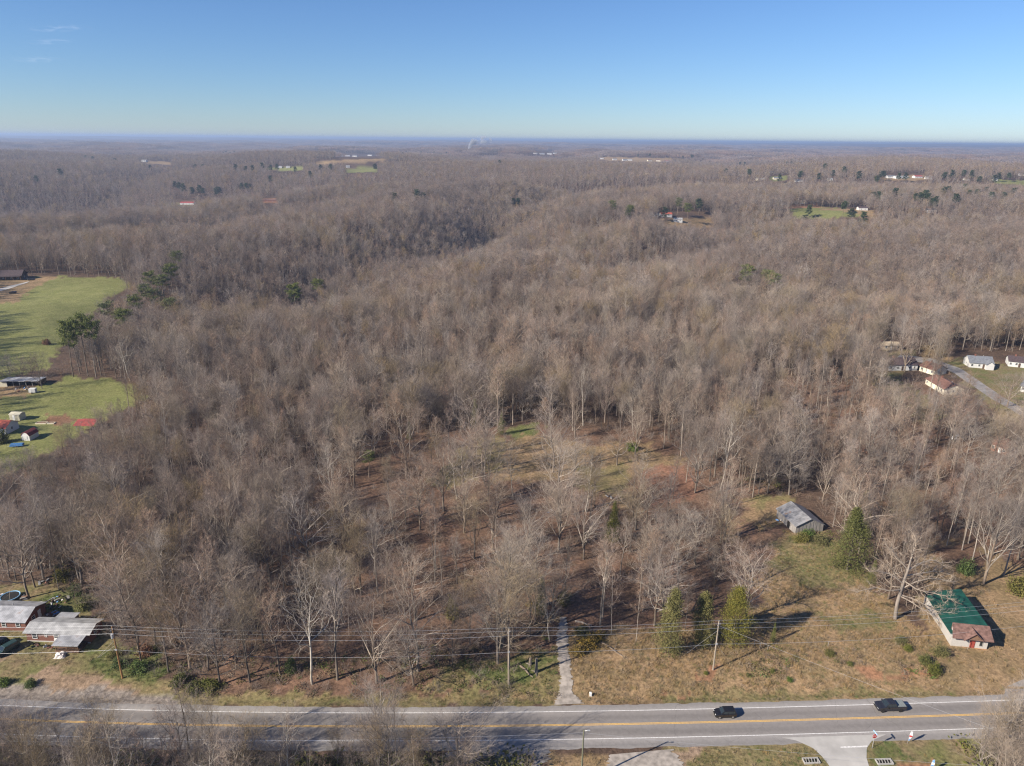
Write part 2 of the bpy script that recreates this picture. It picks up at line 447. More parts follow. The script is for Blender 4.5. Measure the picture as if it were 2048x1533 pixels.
def ground_material():
    m, nt, b = new_mat('ground_cover')
    N, L = nt.nodes, nt.links
    a1 = N.new('ShaderNodeAttribute'); a1.attribute_name = 'cover_a'
    a2 = N.new('ShaderNodeAttribute'); a2.attribute_name = 'cover_b'
    tc = N.new('ShaderNodeTexCoord')
    def noise(sc, det, rough=0.6):
        n = N.new('ShaderNodeTexNoise'); n.inputs['Scale'].default_value = sc; n.inputs['Detail'].default_value = det
        n.inputs['Roughness'].default_value = rough
        L.new(tc.outputs['Object'], n.inputs['Vector']); return n
    n1, n2, n3 = noise(0.16, 6), noise(1.3, 5, 0.7), noise(0.02, 3)
    r1 = N.new('ShaderNodeMapRange'); r1.inputs[1].default_value = 0.38; r1.inputs[2].default_value = 0.62
    L.new(n1.outputs['Fac'], r1.inputs[0])
    mx = N.new('ShaderNodeMix'); mx.data_type = 'RGBA'
    L.new(r1.outputs[0], mx.inputs[0]); L.new(a1.outputs['Color'], mx.inputs[6]); L.new(a2.outputs['Color'], mx.inputs[7])
    r2 = N.new('ShaderNodeMapRange'); r2.inputs[1].default_value = 0.3; r2.inputs[2].default_value = 0.7
    r2.inputs[3].default_value = 0.5; r2.inputs[4].default_value = 1.5
    L.new(n2.outputs['Fac'], r2.inputs[0])
    r3 = N.new('ShaderNodeMapRange'); r3.inputs[1].default_value = 0.35; r3.inputs[2].default_value = 0.65
    r3.inputs[3].default_value = 0.88; r3.inputs[4].default_value = 1.12
    L.new(n3.outputs['Fac'], r3.inputs[0])
    mu = N.new('ShaderNodeMath'); mu.operation = 'MULTIPLY'
    L.new(r2.outputs[0], mu.inputs[0]); L.new(r3.outputs[0], mu.inputs[1])
    hs = N.new('ShaderNodeHueSaturation'); L.new(mx.outputs[2], hs.inputs['Color']); L.new(mu.outputs[0], hs.inputs['Value'])
    L.new(hs.outputs[0], b.inputs['Base Color'])
    b.inputs['Roughness'].default_value = 0.95; b.inputs['Specular IOR Level'].default_value = 0.1
    bp = N.new('ShaderNodeBump'); bp.inputs['Strength'].default_value = 0.8; bp.inputs['Distance'].default_value = 0.25
    L.new(n2.outputs['Fac'], bp.inputs['Height']); L.new(bp.outputs[0], b.inputs['Normal'])
    return m

def build_ground():
    u = np.concatenate([np.linspace(-2.6, -0.92, 40, endpoint=False), np.linspace(-0.92, 0.92, 400), np.linspace(0.92, 2.6, 41)[1:]])
    v = np.concatenate([np.linspace(-60, 84, 40, endpoint=False), np.geomspace(84, 45000, 640)])
    U, V = np.meshgrid(u, v)
    X = U * np.maximum(V, 130.0); Y = V
    Z = terrain(X, Y)
    nr, nc = X.shape
    verts = np.stack([X, Y, Z], -1).reshape(-1, 3)
    i = np.arange((nr - 1) * nc).reshape(nr - 1, nc)[:, :-1].ravel()
    faces = np.stack([i, i + 1, i + nc + 1, i + nc], -1)
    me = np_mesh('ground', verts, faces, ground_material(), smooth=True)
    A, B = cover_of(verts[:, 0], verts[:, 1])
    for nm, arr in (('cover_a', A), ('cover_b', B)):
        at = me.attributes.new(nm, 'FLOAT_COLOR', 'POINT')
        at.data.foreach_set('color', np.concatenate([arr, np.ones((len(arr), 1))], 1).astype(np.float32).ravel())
    return setp(link('ground', me), 'rolling ground under the woods, lawns and fields', None, None, 'structure')
ground = build_ground()

# ------------------------------------------------------------------ roads
def asphalt_mat(name, col, streak):
    m, nt, b = new_mat(name)
    N, L = nt.nodes, nt.links
    tc = N.new('ShaderNodeTexCoord')
    mp = N.new('ShaderNodeMapping'); mp.inputs['Scale'].default_value = (0.02, streak, 1); L.new(tc.outputs['UV'], mp.inputs[0])
    n1 = N.new('ShaderNodeTexNoise'); n1.inputs['Scale'].default_value = 1.0; n1.inputs['Detail'].default_value = 5; L.new(mp.outputs[0], n1.inputs[0])
    n2 = N.new('ShaderNodeTexNoise'); n2.inputs['Scale'].default_value = 1.1; n2.inputs['Detail'].default_value = 8; n2.inputs['Roughness'].default_value = 0.75
    L.new(tc.outputs['Object'], n2.inputs[0])
    ad = N.new('ShaderNodeMath'); ad.operation = 'ADD'; L.new(n1.outputs[0], ad.inputs[0]); L.new(n2.outputs[0], ad.inputs[1])
    mr = N.new('ShaderNodeMapRange'); mr.inputs[1].default_value = 0.7; mr.inputs[2].default_value = 1.3; mr.inputs[3].default_value = 0.8; mr.inputs[4].default_value = 1.2
    L.new(ad.outputs[0], mr.inputs[0])
    # cracks: thin lines of a warped cell pattern
    vo = N.new('ShaderNodeTexVoronoi'); vo.feature = 'DISTANCE_TO_EDGE'; vo.inputs['Scale'].default_value = 0.09
    wp = N.new('ShaderNodeMixRGB'); wp.blend_type = 'ADD'; wp.inputs[0].default_value = 1.6
    n3 = N.new('ShaderNodeTexNoise'); n3.inputs['Scale'].default_value = 0.5; n3.inputs['Detail'].default_value = 4; L.new(tc.outputs['Object'], n3.inputs[0])
    L.new(tc.outputs['Object'], wp.inputs[1]); L.new(n3.outputs['Color'], wp.inputs[2]); L.new(wp.outputs[0], vo.inputs['Vector'])
    cr = N.new('ShaderNodeMapRange'); cr.inputs[1].default_value = 0.0; cr.inputs[2].default_value = 0.004; cr.inputs[3].default_value = 0.72; cr.inputs[4].default_value = 1.0
    L.new(vo.outputs['Distance'], cr.inputs[0])
    mu = N.new('ShaderNodeMath'); mu.operation = 'MULTIPLY'; L.new(mr.outputs[0], mu.inputs[0]); L.new(cr.outputs[0], mu.inputs[1])
    # darker oil track down the middle of each lane
    sp = N.new('ShaderNodeSeparateXYZ'); L.new(tc.outputs['UV'], sp.inputs[0])
    sn = N.new('ShaderNodeMath'); sn.operation = 'MULTIPLY'; sn.inputs[1].default_value = 2 * math.pi / 3.37; L.new(sp.outputs[1], sn.inputs[0])
    cs = N.new('ShaderNodeMath'); cs.operation = 'COSINE'; L.new(sn.outputs[0], cs.inputs[0])
    tm = N.new('ShaderNodeMapRange'); tm.inputs[1].default_value = -1; tm.inputs[2].default_value = 1; tm.inputs[3].default_value = 0.86; tm.inputs[4].default_value = 1.1; L.new(cs.outputs[0], tm.inputs[0])
    m2 = N.new('ShaderNodeMath'); m2.operation = 'MULTIPLY'; L.new(mu.outputs[0], m2.inputs[0]); L.new(tm.outputs[0], m2.inputs[1]); mu = m2
    hs = N.new('ShaderNodeHueSaturation'); hs.inputs['Color'].default_value = (*col, 1); L.new(mu.outputs[0], hs.inputs['Value'])
    L.new(hs.outputs[0], b.inputs['Base Color']); b.inputs['Roughness'].default_value = 0.88; b.inputs['Specular IOR Level'].default_value = 0.2
    return m

def strip(name, off0, off1, z, m, x0=-420, x1=420, step=2.0, parent=None, jag=0.0, follow=False):
    """a ribbon that runs with the road between two offsets (north positive) from its north white line"""
    xs = np.arange(x0, x1 + step, step)
    y = road_y(xs)
    ja = jag * (vnoise(xs / 2.3, xs * 0, 7) + vnoise(xs / 0.9, xs * 0, 8) * 0.6)
    jb = jag * (vnoise(xs / 2.3, xs * 0 + 5, 9) + vnoise(xs / 0.9, xs * 0 + 5, 10) * 0.6)
    k = 4
    V = []; UV = []
    for t in np.linspace(0, 1, k):
        yy = y + (off0 + ja) * (1 - t) + (off1 + jb) * t
        zz = np.full_like(xs, z) if not follow else terrain(xs, yy) + z
        V.append(np.stack([xs, yy, zz], -1)); UV.append(np.stack([xs, yy - y], -1))
    n = len(xs)
    V = np.concatenate(V); UV = np.concatenate(UV)
    i = (np.arange(k - 1)[:, None] * n + np.arange(n - 1)[None, :]).ravel()
    faces = np.stack([i, i + 1, i + n + 1, i + n], -1)
    me = np_mesh(name, V, faces, m)
    uv = me.uv_layers.new(name='UVMap')
    uv.data.foreach_set('uv', UV[faces.ravel()].astype(np.float32).ravel())
    if off1 < off0: me.flip_normals()
    return link(name, me, parent)

M_ASPH = asphalt_mat('asphalt', (0.225, 0.208, 0.196), 0.55)
M_SHOULD = asphalt_mat('shoulder_asphalt', (0.275, 0.258, 0.245), 0.2)
M_WHITE_LINE = mat('white_road_paint', (0.62, 0.61, 0.59), 0.7, 0.18, 3.0, detail=8)
M_YEL_LINE = mat('yellow_road_paint', (0.66, 0.40, 0.11), 0.7, 0.18, 3.0, detail=8)
road = strip('road', -6.95, 0.18, 0.035, M_ASPH)
setp(road, 'grey two-lane asphalt highway with yellow centre lines', None, None, 'structure')
sh1 = strip('road_shoulder', -0.4, 1.55, 0.029, M_SHOULD, jag=0.16, step=0.6)
setp(sh1, 'paved shoulder along the woods side of the highway', None, None, 'structure')
sh2 = strip('road_shoulder', -9.0, -6.4, 0.029, M_SHOULD, jag=0.16, step=0.6)
setp(sh2, 'paved shoulder along the side-street side of the highway', None, None, 'structure')
for a, b in ((-0.09, 0.09), (-6.85, -6.67)):
    strip('edge_line', a, b, 0.041, M_WHITE_LINE, parent=road)
for a, b in ((-3.56, -3.41), (-3.29, -3.14)):
    strip('centre_line', a, b, 0.041, M_YEL_LINE, parent=road)

def sheet(name, left, right, z, m, label, n=24, k=8, flat=None, jag=0.0):
    """paving between two pixel polylines"""
    def resample(pl):
        P = np.array([G(x, y)[:2] for x, y in pl]); s = np.r_[0, np.cumsum(np.linalg.norm(np.diff(P, axis=0), axis=1))]
        t = np.linspace(0, s[-1], n); return np.stack([np.interp(t, s, P[:, 0]), np.interp(t, s, P[:, 1])], -1)
    A, B = resample(left), resample(right)
    if jag:
        q = np.arange(n) * 0.37
        A[:, 0] += jag * (vnoise(q, q * 0 + 1, 13) + vnoise(q * 3, q * 0, 14)); B[:, 0] += jag * (vnoise(q, q * 0 + 7, 15) + vnoise(q * 3, q * 0 + 3, 16))
    V = []
    for t in np.linspace(0, 1, k):
        q = A * (1 - t) + B * t
        V.append(np.c_[q, terrain(q[:, 0], q[:, 1]) + z if flat is None else np.full(n, flat)])
    V = np.concatenate(V)
    i = (np.arange(k - 1)[:, None] * n + np.arange(n - 1)[None, :]).ravel()
    me = np_mesh(name, V, np.stack([i, i + n, i + n + 1, i + 1], -1), m)
    return setp(link(name, me), label, None, None, 'structure')

M_CONC = mat('concrete_paving', (0.40, 0.385, 0.36), 0.9, 0.14, 0.35, detail=8)
M_GRAVEL = mat('pale_gravel', (0.31, 0.275, 0.24), 0.95, 0.3, 0.9, bump=0.05, detail=8)
M_OLDPAVE = mat('old_paving', (0.23, 0.215, 0.205), 0.95, 0.25, 0.6, detail=8)
sheet('driveway', [(1110, 1411), (1121, 1371), (1117, 1326), (1112, 1290), (1116, 1262), (1122, 1235)],
      [(1168, 1408), (1150, 1394), (1145, 1371), (1139, 1326), (1136, 1285), (1134, 1262), (1132, 1235)], 0.10, M_GRAVEL, 'narrow pale gravel driveway climbing from the highway into the woods', n=140, k=12, jag=0.3)
sheet('side_street', [(1563, 1476), (1593, 1482), (1626, 1497), (1645, 1515), (1659, 1533), (1672, 1570), (1680, 1620)],
      [(1772, 1469.5), (1744, 1482), (1733.5, 1497), (1733, 1517), (1738, 1533), (1746, 1570), (1752, 1620)], 0.05, M_CONC, 'pale concrete side street meeting the highway', n=30)
sheet('gravel_pad', [(1222, 1510), (1218, 1533), (1210, 1600)], [(1345, 1499), (1362, 1533), (1380, 1600)], 0.07, M_GRAVEL, 'pale gravel pad beside the highway shoulder', n=40, jag=0.5)
sheet('old_pavement', [(900, 1505), (860, 1533), (820, 1590)], [(1098, 1492), (1085, 1533), (1070, 1590)], 0.07, M_OLDPAVE, 'worn grey pavement strip below the highway shoulder', n=40, jag=0.7)
sheet('parking_apron', [(2012, 1374), (2008, 1392), (1990, 1400)], [(2100, 1340), (2120, 1370), (2150, 1392)], 0.06, M_OLDPAVE, 'grey paved apron by the green-roofed building yard', n=12)
sheet('residential_street', [(1790, 718), (1850, 727), (1905, 745), (1946, 773), (1990, 803), (2048, 836), (2090, 860)],
      [(1800, 710), (1868, 718), (1922, 738), (1962, 765), (2006, 795), (2060, 826), (2100, 848)], 0.10, M_OLDPAVE, 'grey residential street running past white houses', n=40)
sheet('farm_lane', [(-40, 594), (20, 578), (55, 566)], [(-40, 586), (22, 572), (60, 563)], 0.12, M_CONC, 'pale lane leading to the dark-roofed farmhouse', n=16)
MBs = MB()
a, b_, = G(1681, 1496.5, 0.066), G(1735, 1494.5, 0.066)
c_, d_ = G(1735, 1491.5, 0.066), G(1681, 1493.5, 0.066)
stopbar = MBs.quad(a, b_, c_, d_).build('stop_line', M_WHITE_LINE)
setp(stopbar, 'white painted stop line on the concrete side street', None, None, 'structure')

# ------------------------------------------------------------------ evergreens picked out in the photograph (column, top row)
def find_base(bx, ty, h):
    """foot of a thing h metres tall whose top shows at row ty"""
    d = ray(bx, ty)
    ts = np.geomspace(100, 30000, 4000)
    p = ts[:, None] * d[None, :]
    g = terrain(p[:, 0], p[:, 1])
    k = int(np.argmax((p[:, 2] + CAM_H - g) < h))
    return np.array([p[k, 0], p[k, 1], g[k]])

def ev_height(bx): return 20 + (bx % 5) if bx != 735 else 9
WOOD_EV = ((350, 505), (338, 532), (300, 545), (320, 553), (245, 620), (270, 592), (216, 606), (290, 572), (335, 600), (310, 580), (635, 560), (588, 570), (1535, 542), (1550, 548), (1492, 532), (1228, 402), (1357, 397), (1378, 408), (1262, 412), (1255, 415),
               (735, 905))
FAR_EV = [(348, 361), (356, 366), (366, 370), (384, 374), (397, 372), (404, 375), (432, 376), (438, 377), (482, 366), (492, 368), (500, 366), (390, 329), (405, 331), (440, 328), (470, 330), (490, 331), (505, 331), (525, 328), (540, 329), (553, 330), (590, 332), (446, 304), (452, 303), (460, 304), (468, 303), (170, 310), (185, 313), (120, 340),
          (805, 305), (812, 303), (822, 305), (832, 303), (842, 304), (855, 305), (868, 303), (880, 305), (893, 304), (1000, 322), (1070, 315), (1085, 316), (1098, 315), (1012, 317), (832, 383), (845, 385), (790, 388), (1027, 395), (1036, 397), (750, 330), (1276, 308), (1300, 308), (1366, 311), (1383, 310),
          (1385, 311), (1480, 324), (1490, 325), (1575, 323), (1583, 324), (1650, 330), (1668, 340), (1765, 344), (1800, 344), (1755, 352), (1905, 343), (1960, 352), (1990, 352), (1750, 382), (1758, 384), (1790, 380), (1860, 386), (1868, 400), (1620, 408), (1705, 418), (1728, 428), (1690, 402), (1612, 432), (1835, 385), (1842, 386), (1850, 384), (1875, 392), (1915, 390), (1940, 378), (1955, 380), (1985, 388), (2010, 384), (2030, 378), (1770, 340), (1812, 346), (1600, 345), (1640, 346), (1500, 340), (1452, 336), (1420, 322), (1690, 336), (1930, 340), (1945, 342), (2020, 344), (640, 330), (660, 331), (300, 330), (230, 318), (70, 350), (540, 352), (620, 345), (1900, 372), (1930, 370), (1975, 372), (1560, 350), (1890, 378), (2000, 345), (1400, 400), (1330, 412), (1890, 345), (1720, 345), (590, 572)]
WOOD_EVP = [find_base(bx, ty, ev_height(bx)) for bx, ty in WOOD_EV]
FAR_EVP = [find_base(bx, ty, 20.0) for bx, ty in FAR_EV]
EVP = np.array(WOOD_EVP + FAR_EVP)
# ------------------------------------------------------------------ trees: growing a bare tree
UP = np.array([0, 0, 1.0])
def norm(v): return v / np.maximum(np.linalg.norm(v, axis=-1, keepdims=True), 1e-9)

def grow(rng, p0, d0, length, nseg, wob, curve_up):
    """polylines (n, nseg+1, 3) from starts and directions; curve_up bends them to the sky"""
    n = len(p0)
    pts = [p0]; d = d0.copy(); p = p0.copy()
    for k in range(nseg):
        d = norm(d + rng.normal(0, wob, (n, 3)) + UP * curve_up)
        p = p + d * (length / nseg)[:, None]
        pts.append(p)
    return np.stack(pts, 1)

def tubes(pl, r0, r1, sides):
    """tapered tubes along polylines (n,k,3): verts, quad faces"""
    n, k, _ = pl.shape
    t = np.linspace(0, 1, k)
    d = norm(np.gradient(pl, axis=1))
    ref = np.where(np.abs(d[..., 2:3]) > 0.9, np.array([1.0, 0, 0]), UP)
    a = norm(np.cross(d, ref)); b = np.cross(d, a)
    rad = r0[:, None] * (1 - t) ** 0.8 + r1[:, None] * (1 - (1 - t) ** 0.8)
    ang = 2 * np.pi * np.arange(sides) / sides
    ring = pl[:, :, None, :] + rad[:, :, None, None] * (np.cos(ang)[None, None, :, None] * a[:, :, None, :] + np.sin(ang)[None, None, :, None] * b[:, :, None, :])
    v = ring.reshape(-1, 3)
    i, j, s = np.meshgrid(np.arange(n), np.arange(k - 1), np.arange(sides), indexing='ij')
    base = (i * k + j) * sides
    f = np.stack([base + s, base + (s + 1) % sides, base + sides + (s + 1) % sides, base + sides + s], -1).reshape(-1, 4)
    return v, f

def ribbons(rng, p, d, length, w):
    """single thin quads tapering along d"""
    q = norm(np.cross(d, rng.normal(0, 1, d.shape)))
    e = p + d * length[:, None]
    w = w[:, None]
    v = np.stack([p - q * w, p + q * w, e + q * w * 0.35, e - q * w * 0.35], 1).reshape(-1, 3)
    f = np.arange(len(v)).reshape(-1, 4)
    return v, f

def sample_on(rng, pl, m, lo, hi):
    """m starts on every polyline between fractions lo and hi: points, tangents, fraction, owner"""
    n, k, _ = pl.shape
    t = lo + (hi - lo) * (np.arange(m)[None, :] + rng.random((n, m))) / m
    s = np.clip(t * (k - 1), 0, k - 1.001)
    i = s.astype(int); fr = (s - i)[..., None]
    o = np.repeat(np.arange(n), m)
    i = i.ravel(); fr = fr.reshape(-1, 1)
    p = pl[o, i] * (1 - fr) + pl[o, i + 1] * fr
    d = norm(pl[o, i + 1] - pl[o, i])
    return p, d, t.ravel(), o

def side(rng, d, ang, az=None):
    """directions leaving d at an angle"""
    n = len(d)
    ref = np.where(np.abs(d[:, 2:3]) > 0.9, np.array([1.0, 0, 0]), UP)
    a = norm(np.cross(d, ref)); b = np.cross(d, a)
    if az is None: az = rng.random(n) * 2 * np.pi
    return norm(d * np.cos(ang)[:, None] + (a * np.cos(az)[:, None] + b * np.sin(az)[:, None]) * np.sin(ang)[:, None])

def cat_mesh(parts):
    V, Fs, off = [], [], 0
    for v, f in parts:
        V.append(v); Fs.append(f + off); off += len(v)
    return np.concatenate(V), np.concatenate(Fs)

def bare_tree(seed, H=20.0, bole=0.4, spread=0.30, nl=16, up=0.10, limb_ang=(0.7, 1.1), nb=8, nt=8, nf=4, r=0.24, wob=0.05,
              lean=0.0, twig_w=0.012, fine_w=0.008, trunk_top=0.9, fork=0, detail=1.0):
    """returns (trunk mesh arrays, crown mesh arrays, twig mesh arrays); base at the origin"""
    rng = np.random.default_rng(seed)
    d0 = norm(np.array([[math.sin(lean), 0.3 * math.sin(lean), 1.0]]))
    tr = grow(rng, np.array([[0, 0, -0.4]]), d0, np.array([H * trunk_top + 0.4]), 9, wob * 0.5, 0.05)
    tv = [tubes(tr, np.array([r]), np.array([r * 0.22]), 7 if detail > 0.5 else 5)]
    # limbs
    p, d, t, o = sample_on(rng, tr, nl, bole, 0.985)
    az = np.arange(nl) * 2.4 + rng.normal(0, 0.5, nl)
    ang = limb_ang[0] + (limb_ang[1] - limb_ang[0]) * (1 - (t - bole) / (1 - bole)) + rng.normal(0, 0.12, nl)
    ld = side(rng, np.tile(UP, (nl, 1)), ang, az)
    rel = (t - bole) / (1 - bole)
    prof = np.sin(np.pi * np.clip(0.22 + 0.70 * rel, 0, 1)) ** 0.8
    ll = H * spread * (0.55 + 0.75 * prof) * (0.75 + 0.5 * rng.random(nl))
    lim = grow(rng, p, ld, ll, 5, 0.13 + wob, up)
    lr = r * (1 - 0.72 * t) * 0.60 * (0.7 + 0.5 * rng.random(nl))
    cv = [tubes(lim, lr, lr * 0.2, 4 if detail > 0.5 else 3)]
    # a few crossing secondaries
    p, d, t2, o = sample_on(rng, lim, nb, 0.18, 1.0)
    bd = side(rng, d, 0.55 + 0.45 * rng.random(len(d)))
    bl = ll[o] * (0.55 - 0.28 * t2) * (0.7 + 0.6 * rng.random(len(d)))
    br = grow(rng, p, bd, bl, 3, 0.16 + wob, up * 0.8)
    brr = np.maximum(lr[o] * (1 - 0.75 * t2) * 0.48, 0.018)
    cv.append(tubes(br, brr, brr * 0.35, 3))
    # top leaders of the trunk itself get secondaries too
    # twigs
    p, d, t3, o3 = sample_on(rng, br, nt, 0.15, 1.0)
    td = side(rng, d, 0.45 + 0.55 * rng.random(len(d)))
    td = norm(td + UP * 0.25)
    tl = np.clip(bl[o3] * (0.62 - 0.25 * t3), 0.5, 2.4) * (0.6 + 0.8 * rng.random(len(d)))
    twv = [ribbons(rng, p, td, tl, np.full(len(d), twig_w))]
    if nf:
        tws = np.stack([p, p + td * tl[:, None]], 1)
        p, d, t4, o4 = sample_on(rng, tws, nf, 0.2, 1.0)
        fd = norm(side(rng, d, 0.4 + 0.6 * rng.random(len(d))) + UP * 0.2)
        fl = tl[o4] * (0.35 + 0.4 * rng.random(len(d)))
        twv.append(ribbons(rng, p, fd, fl, np.full(len(d), fine_w)))
    return cat_mesh(tv), cat_mesh(cv), cat_mesh(twv)

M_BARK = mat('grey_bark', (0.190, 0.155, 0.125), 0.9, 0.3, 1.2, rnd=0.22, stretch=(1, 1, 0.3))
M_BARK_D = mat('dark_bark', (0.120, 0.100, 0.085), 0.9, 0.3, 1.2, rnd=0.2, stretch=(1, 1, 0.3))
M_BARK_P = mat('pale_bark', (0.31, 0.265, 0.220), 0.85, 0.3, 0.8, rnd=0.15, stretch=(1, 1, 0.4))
M_BARK_W = mat('white_bark', (0.30, 0.26, 0.21), 0.85, 0.3, 0.5, col2=(0.52, 0.48, 0.42), rnd=0.1)
M_TWIG = mat('grey_brown_twigs', (0.272, 0.205, 0.162), 0.9, 0.2, 0.7, rnd=0.36)
M_TWIG_G = mat('grey_twigs', (0.235, 0.190, 0.160), 0.9, 0.2, 0.7, rnd=0.3)
M_TWIG_P = mat('pale_twigs', (0.300, 0.245, 0.195), 0.9, 0.2, 0.7, rnd=0.18)
M_TWIG_Y = mat('budding_twigs', (0.265, 0.205, 0.125), 0.9, 0.2, 0.7, rnd=0.2)
M_TWIG_R = mat('red_brown_twigs', (0.255, 0.180, 0.142), 0.9, 0.2, 0.7, rnd=0.2)

KINDS = {
 # name: (kwargs, trunk material, limb material, twig material, description)
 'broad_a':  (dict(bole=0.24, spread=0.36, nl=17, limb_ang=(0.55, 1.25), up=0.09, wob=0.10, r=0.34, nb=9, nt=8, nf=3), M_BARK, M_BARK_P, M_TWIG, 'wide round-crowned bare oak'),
 'broad_b':  (dict(bole=0.28, spread=0.33, nl=18, limb_ang=(0.5, 1.2), up=0.13, wob=0.08, r=0.30, nb=9, nt=9, nf=3), M_BARK, M_BARK_P, M_TWIG_P, 'broad pale-branched bare tree'),
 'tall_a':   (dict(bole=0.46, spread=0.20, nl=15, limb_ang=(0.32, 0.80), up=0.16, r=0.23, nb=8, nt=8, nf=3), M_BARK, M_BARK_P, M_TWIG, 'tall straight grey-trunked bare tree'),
 'tall_b':   (dict(bole=0.50, spread=0.18, nl=13, limb_ang=(0.28, 0.7), up=0.18, r=0.20, nb=8, nt=8, nf=3), M_BARK_P, M_BARK, M_TWIG_G, 'tall pale-trunked bare tree'),
 'tall_c':   (dict(bole=0.40, spread=0.15, nl=13, limb_ang=(0.35, 0.8), up=0.14, r=0.17, nb=7, nt=8, nf=3), M_BARK_D, M_BARK, M_TWIG_R, 'slim dark-trunked bare tree'),
 'fan_a':    (dict(bole=0.20, spread=0.44, nl=12, limb_ang=(0.30, 0.65), up=0.12, r=0.30, trunk_top=0.62, nb=10, nt=9, nf=3), M_BARK, M_BARK_P, M_TWIG_G, 'vase-shaped bare tree'),
 'fan_b':    (dict(bole=0.28, spread=0.38, nl=11, limb_ang=(0.28, 0.6), up=0.14, r=0.26, trunk_top=0.66, nb=10, nt=9, nf=3), M_BARK_D, M_BARK, M_TWIG_Y, 'upswept budding yellowish-twigged tree'),
 'sycamore': (dict(bole=0.40, spread=0.29, nl=13, limb_ang=(0.38, 0.85), up=0.09, wob=0.11, r=0.20, nb=7, nt=7, nf=3), M_BARK_W, M_BARK_W, M_TWIG_P, 'crooked white-barked sycamore'),
 'dome':     (dict(bole=0.16, spread=0.36, nl=20, limb_ang=(0.45, 1.2), up=0.10, r=0.24, trunk_top=0.8, nb=9, nt=10, nf=3), M_BARK_D, M_BARK_D, M_TWIG_G, 'low dome-crowned dark grey tree'),
 'sapling':  (dict(bole=0.35, spread=0.16, nl=9, limb_ang=(0.4, 0.9), up=0.15, r=0.10, nb=6, nt=7, nf=3, twig_w=0.012), M_BARK_P, M_BARK, M_TWIG, 'slender pole-like bare sapling'),
}
KN = list(KINDS)
TREE = {}          # kind -> (trunk mesh, crown mesh, whole mesh)
def make_tree_meshes():
    for i, (k, (kw, m1, m2, m3, _)) in enumerate(KINDS.items()):
        a, b, c = bare_tree(100 + i, **kw)
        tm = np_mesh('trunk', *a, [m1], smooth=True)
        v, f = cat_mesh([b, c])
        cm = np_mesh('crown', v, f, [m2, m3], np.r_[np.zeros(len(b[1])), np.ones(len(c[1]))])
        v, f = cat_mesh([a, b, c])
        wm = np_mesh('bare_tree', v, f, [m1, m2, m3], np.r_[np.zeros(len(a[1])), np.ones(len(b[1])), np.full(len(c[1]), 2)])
        TREE[k] = (tm, cm, wm)
make_tree_meshes()

T_MATS = {}
def spray(m):
    if m.name not in T_MATS:
        c = {'grey_brown_twigs': (0.322, 0.244, 0.194), 'grey_twigs': (0.288, 0.232, 0.196), 'pale_twigs': (0.345, 0.285, 0.230), 'budding_twigs': (0.315, 0.248, 0.162), 'red_brown_twigs': (0.305, 0.222, 0.178)}[m.name]
        T_MATS[m.name] = mat(m.name + '_spray', c, 0.95, 0.18, 0.5, rnd=0.3, translucent=0.3, spec=0.0)
    return T_MATS[m.name]
def light_trees():
    """coarser trees for the middle distance, and coarsest for the far"""
    mid, far = [], []
    for i, k in enumerate(['broad_a', 'broad_b', 'tall_a', 'tall_b', 'fan_a', 'fan_b', 'dome', 'tall_c']):
        kw, m1, m2, m3, _ = KINDS[k]
        kw = dict(kw); kw.update(nl=11, nb=5, nt=7, nf=4, twig_w=0.026, fine_w=0.020, detail=0, bole=max(kw['bole'] - 0.10, 0.15))
        a, b, c = bare_tree(300 + i, **kw)
        v, f = cat_mesh([a, b, c])
        mid.append(np_mesh('bare_tree', v, f, [m1, m2, spray(m3)], np.r_[np.zeros(len(a[1])), np.ones(len(b[1])), np.full(len(c[1]), 2)]))
    for i, k in enumerate(['broad_a', 'tall_a', 'tall_b', 'fan_a', 'fan_b', 'tall_c']):
        kw, m1, m2, m3, _ = KINDS[k]
        kw = dict(kw); kw.update(nl=9, nb=4, nt=7, nf=0, twig_w=0.085, detail=0, bole=max(kw['bole'] - 0.12, 0.15))
        a, b, c = bare_tree(400 + i, **kw)
        v, f = cat_mesh([a, b, c])
        far.append(np_mesh('bare_tree', v, f, [m1, m2, spray(m3)], np.r_[np.zeros(len(a[1])), np.ones(len(b[1])), np.full(len(c[1]), 2)]))
    return mid, far
MID, FAR = light_trees()

def forest_patch(seed, size=90.0, n=110):
    """a square of far-off canopy: crowns of loose slivers"""
    rng = np.random.default_rng(seed)
    xy = (rng.random((n, 2)) - 0.5) * size
    h = rng.normal(19, 2.6, n); w = rng.normal(4.2, 0.8, n)
    m = 26
    c = rng.normal(0, 1, (n, m, 3)); c = c / np.linalg.norm(c, axis=-1, keepdims=True) * rng.random((n, m, 1)) ** 0.4
    c[..., 2] = np.abs(c[..., 2])
    p = np.stack([xy[:, None, 0] + c[..., 0] * w[:, None], xy[:, None, 1] + c[..., 1] * w[:, None], h[:, None] * (0.45 + 0.55 * c[..., 2])], -1).reshape(-1, 3)
    d = norm(np.stack([c[..., 0], c[..., 1], 0.6 + c[..., 2]], -1).reshape(-1, 3) + rng.normal(0, 0.3, (n * m, 3)))
    v, f = ribbons(rng, p - d * 1.0, d, rng.uniform(1.6, 3.0, n * m), rng.uniform(0.28, 0.5, n * m))
    tb = np.stack([np.c_[xy, np.zeros(n)], np.c_[xy, h * 0.6]], 1)
    tv, tf = ribbons(rng, np.c_[xy, np.full(n, -2.0)], np.tile(UP, (n, 1)), h * 0.7, np.full(n, 0.3))
    V, Fc = cat_mesh([(v, f), (tv, tf)])
    mi = np.r_[np.repeat(rng.integers(0, 3, n), m), np.zeros(n)]
    return np_mesh('canopy', V, Fc, [spray(M_TWIG), spray(M_TWIG_G), spray(M_TWIG_R)], mi)
PATCH = [forest_patch(500 + i) for i in range(4)]

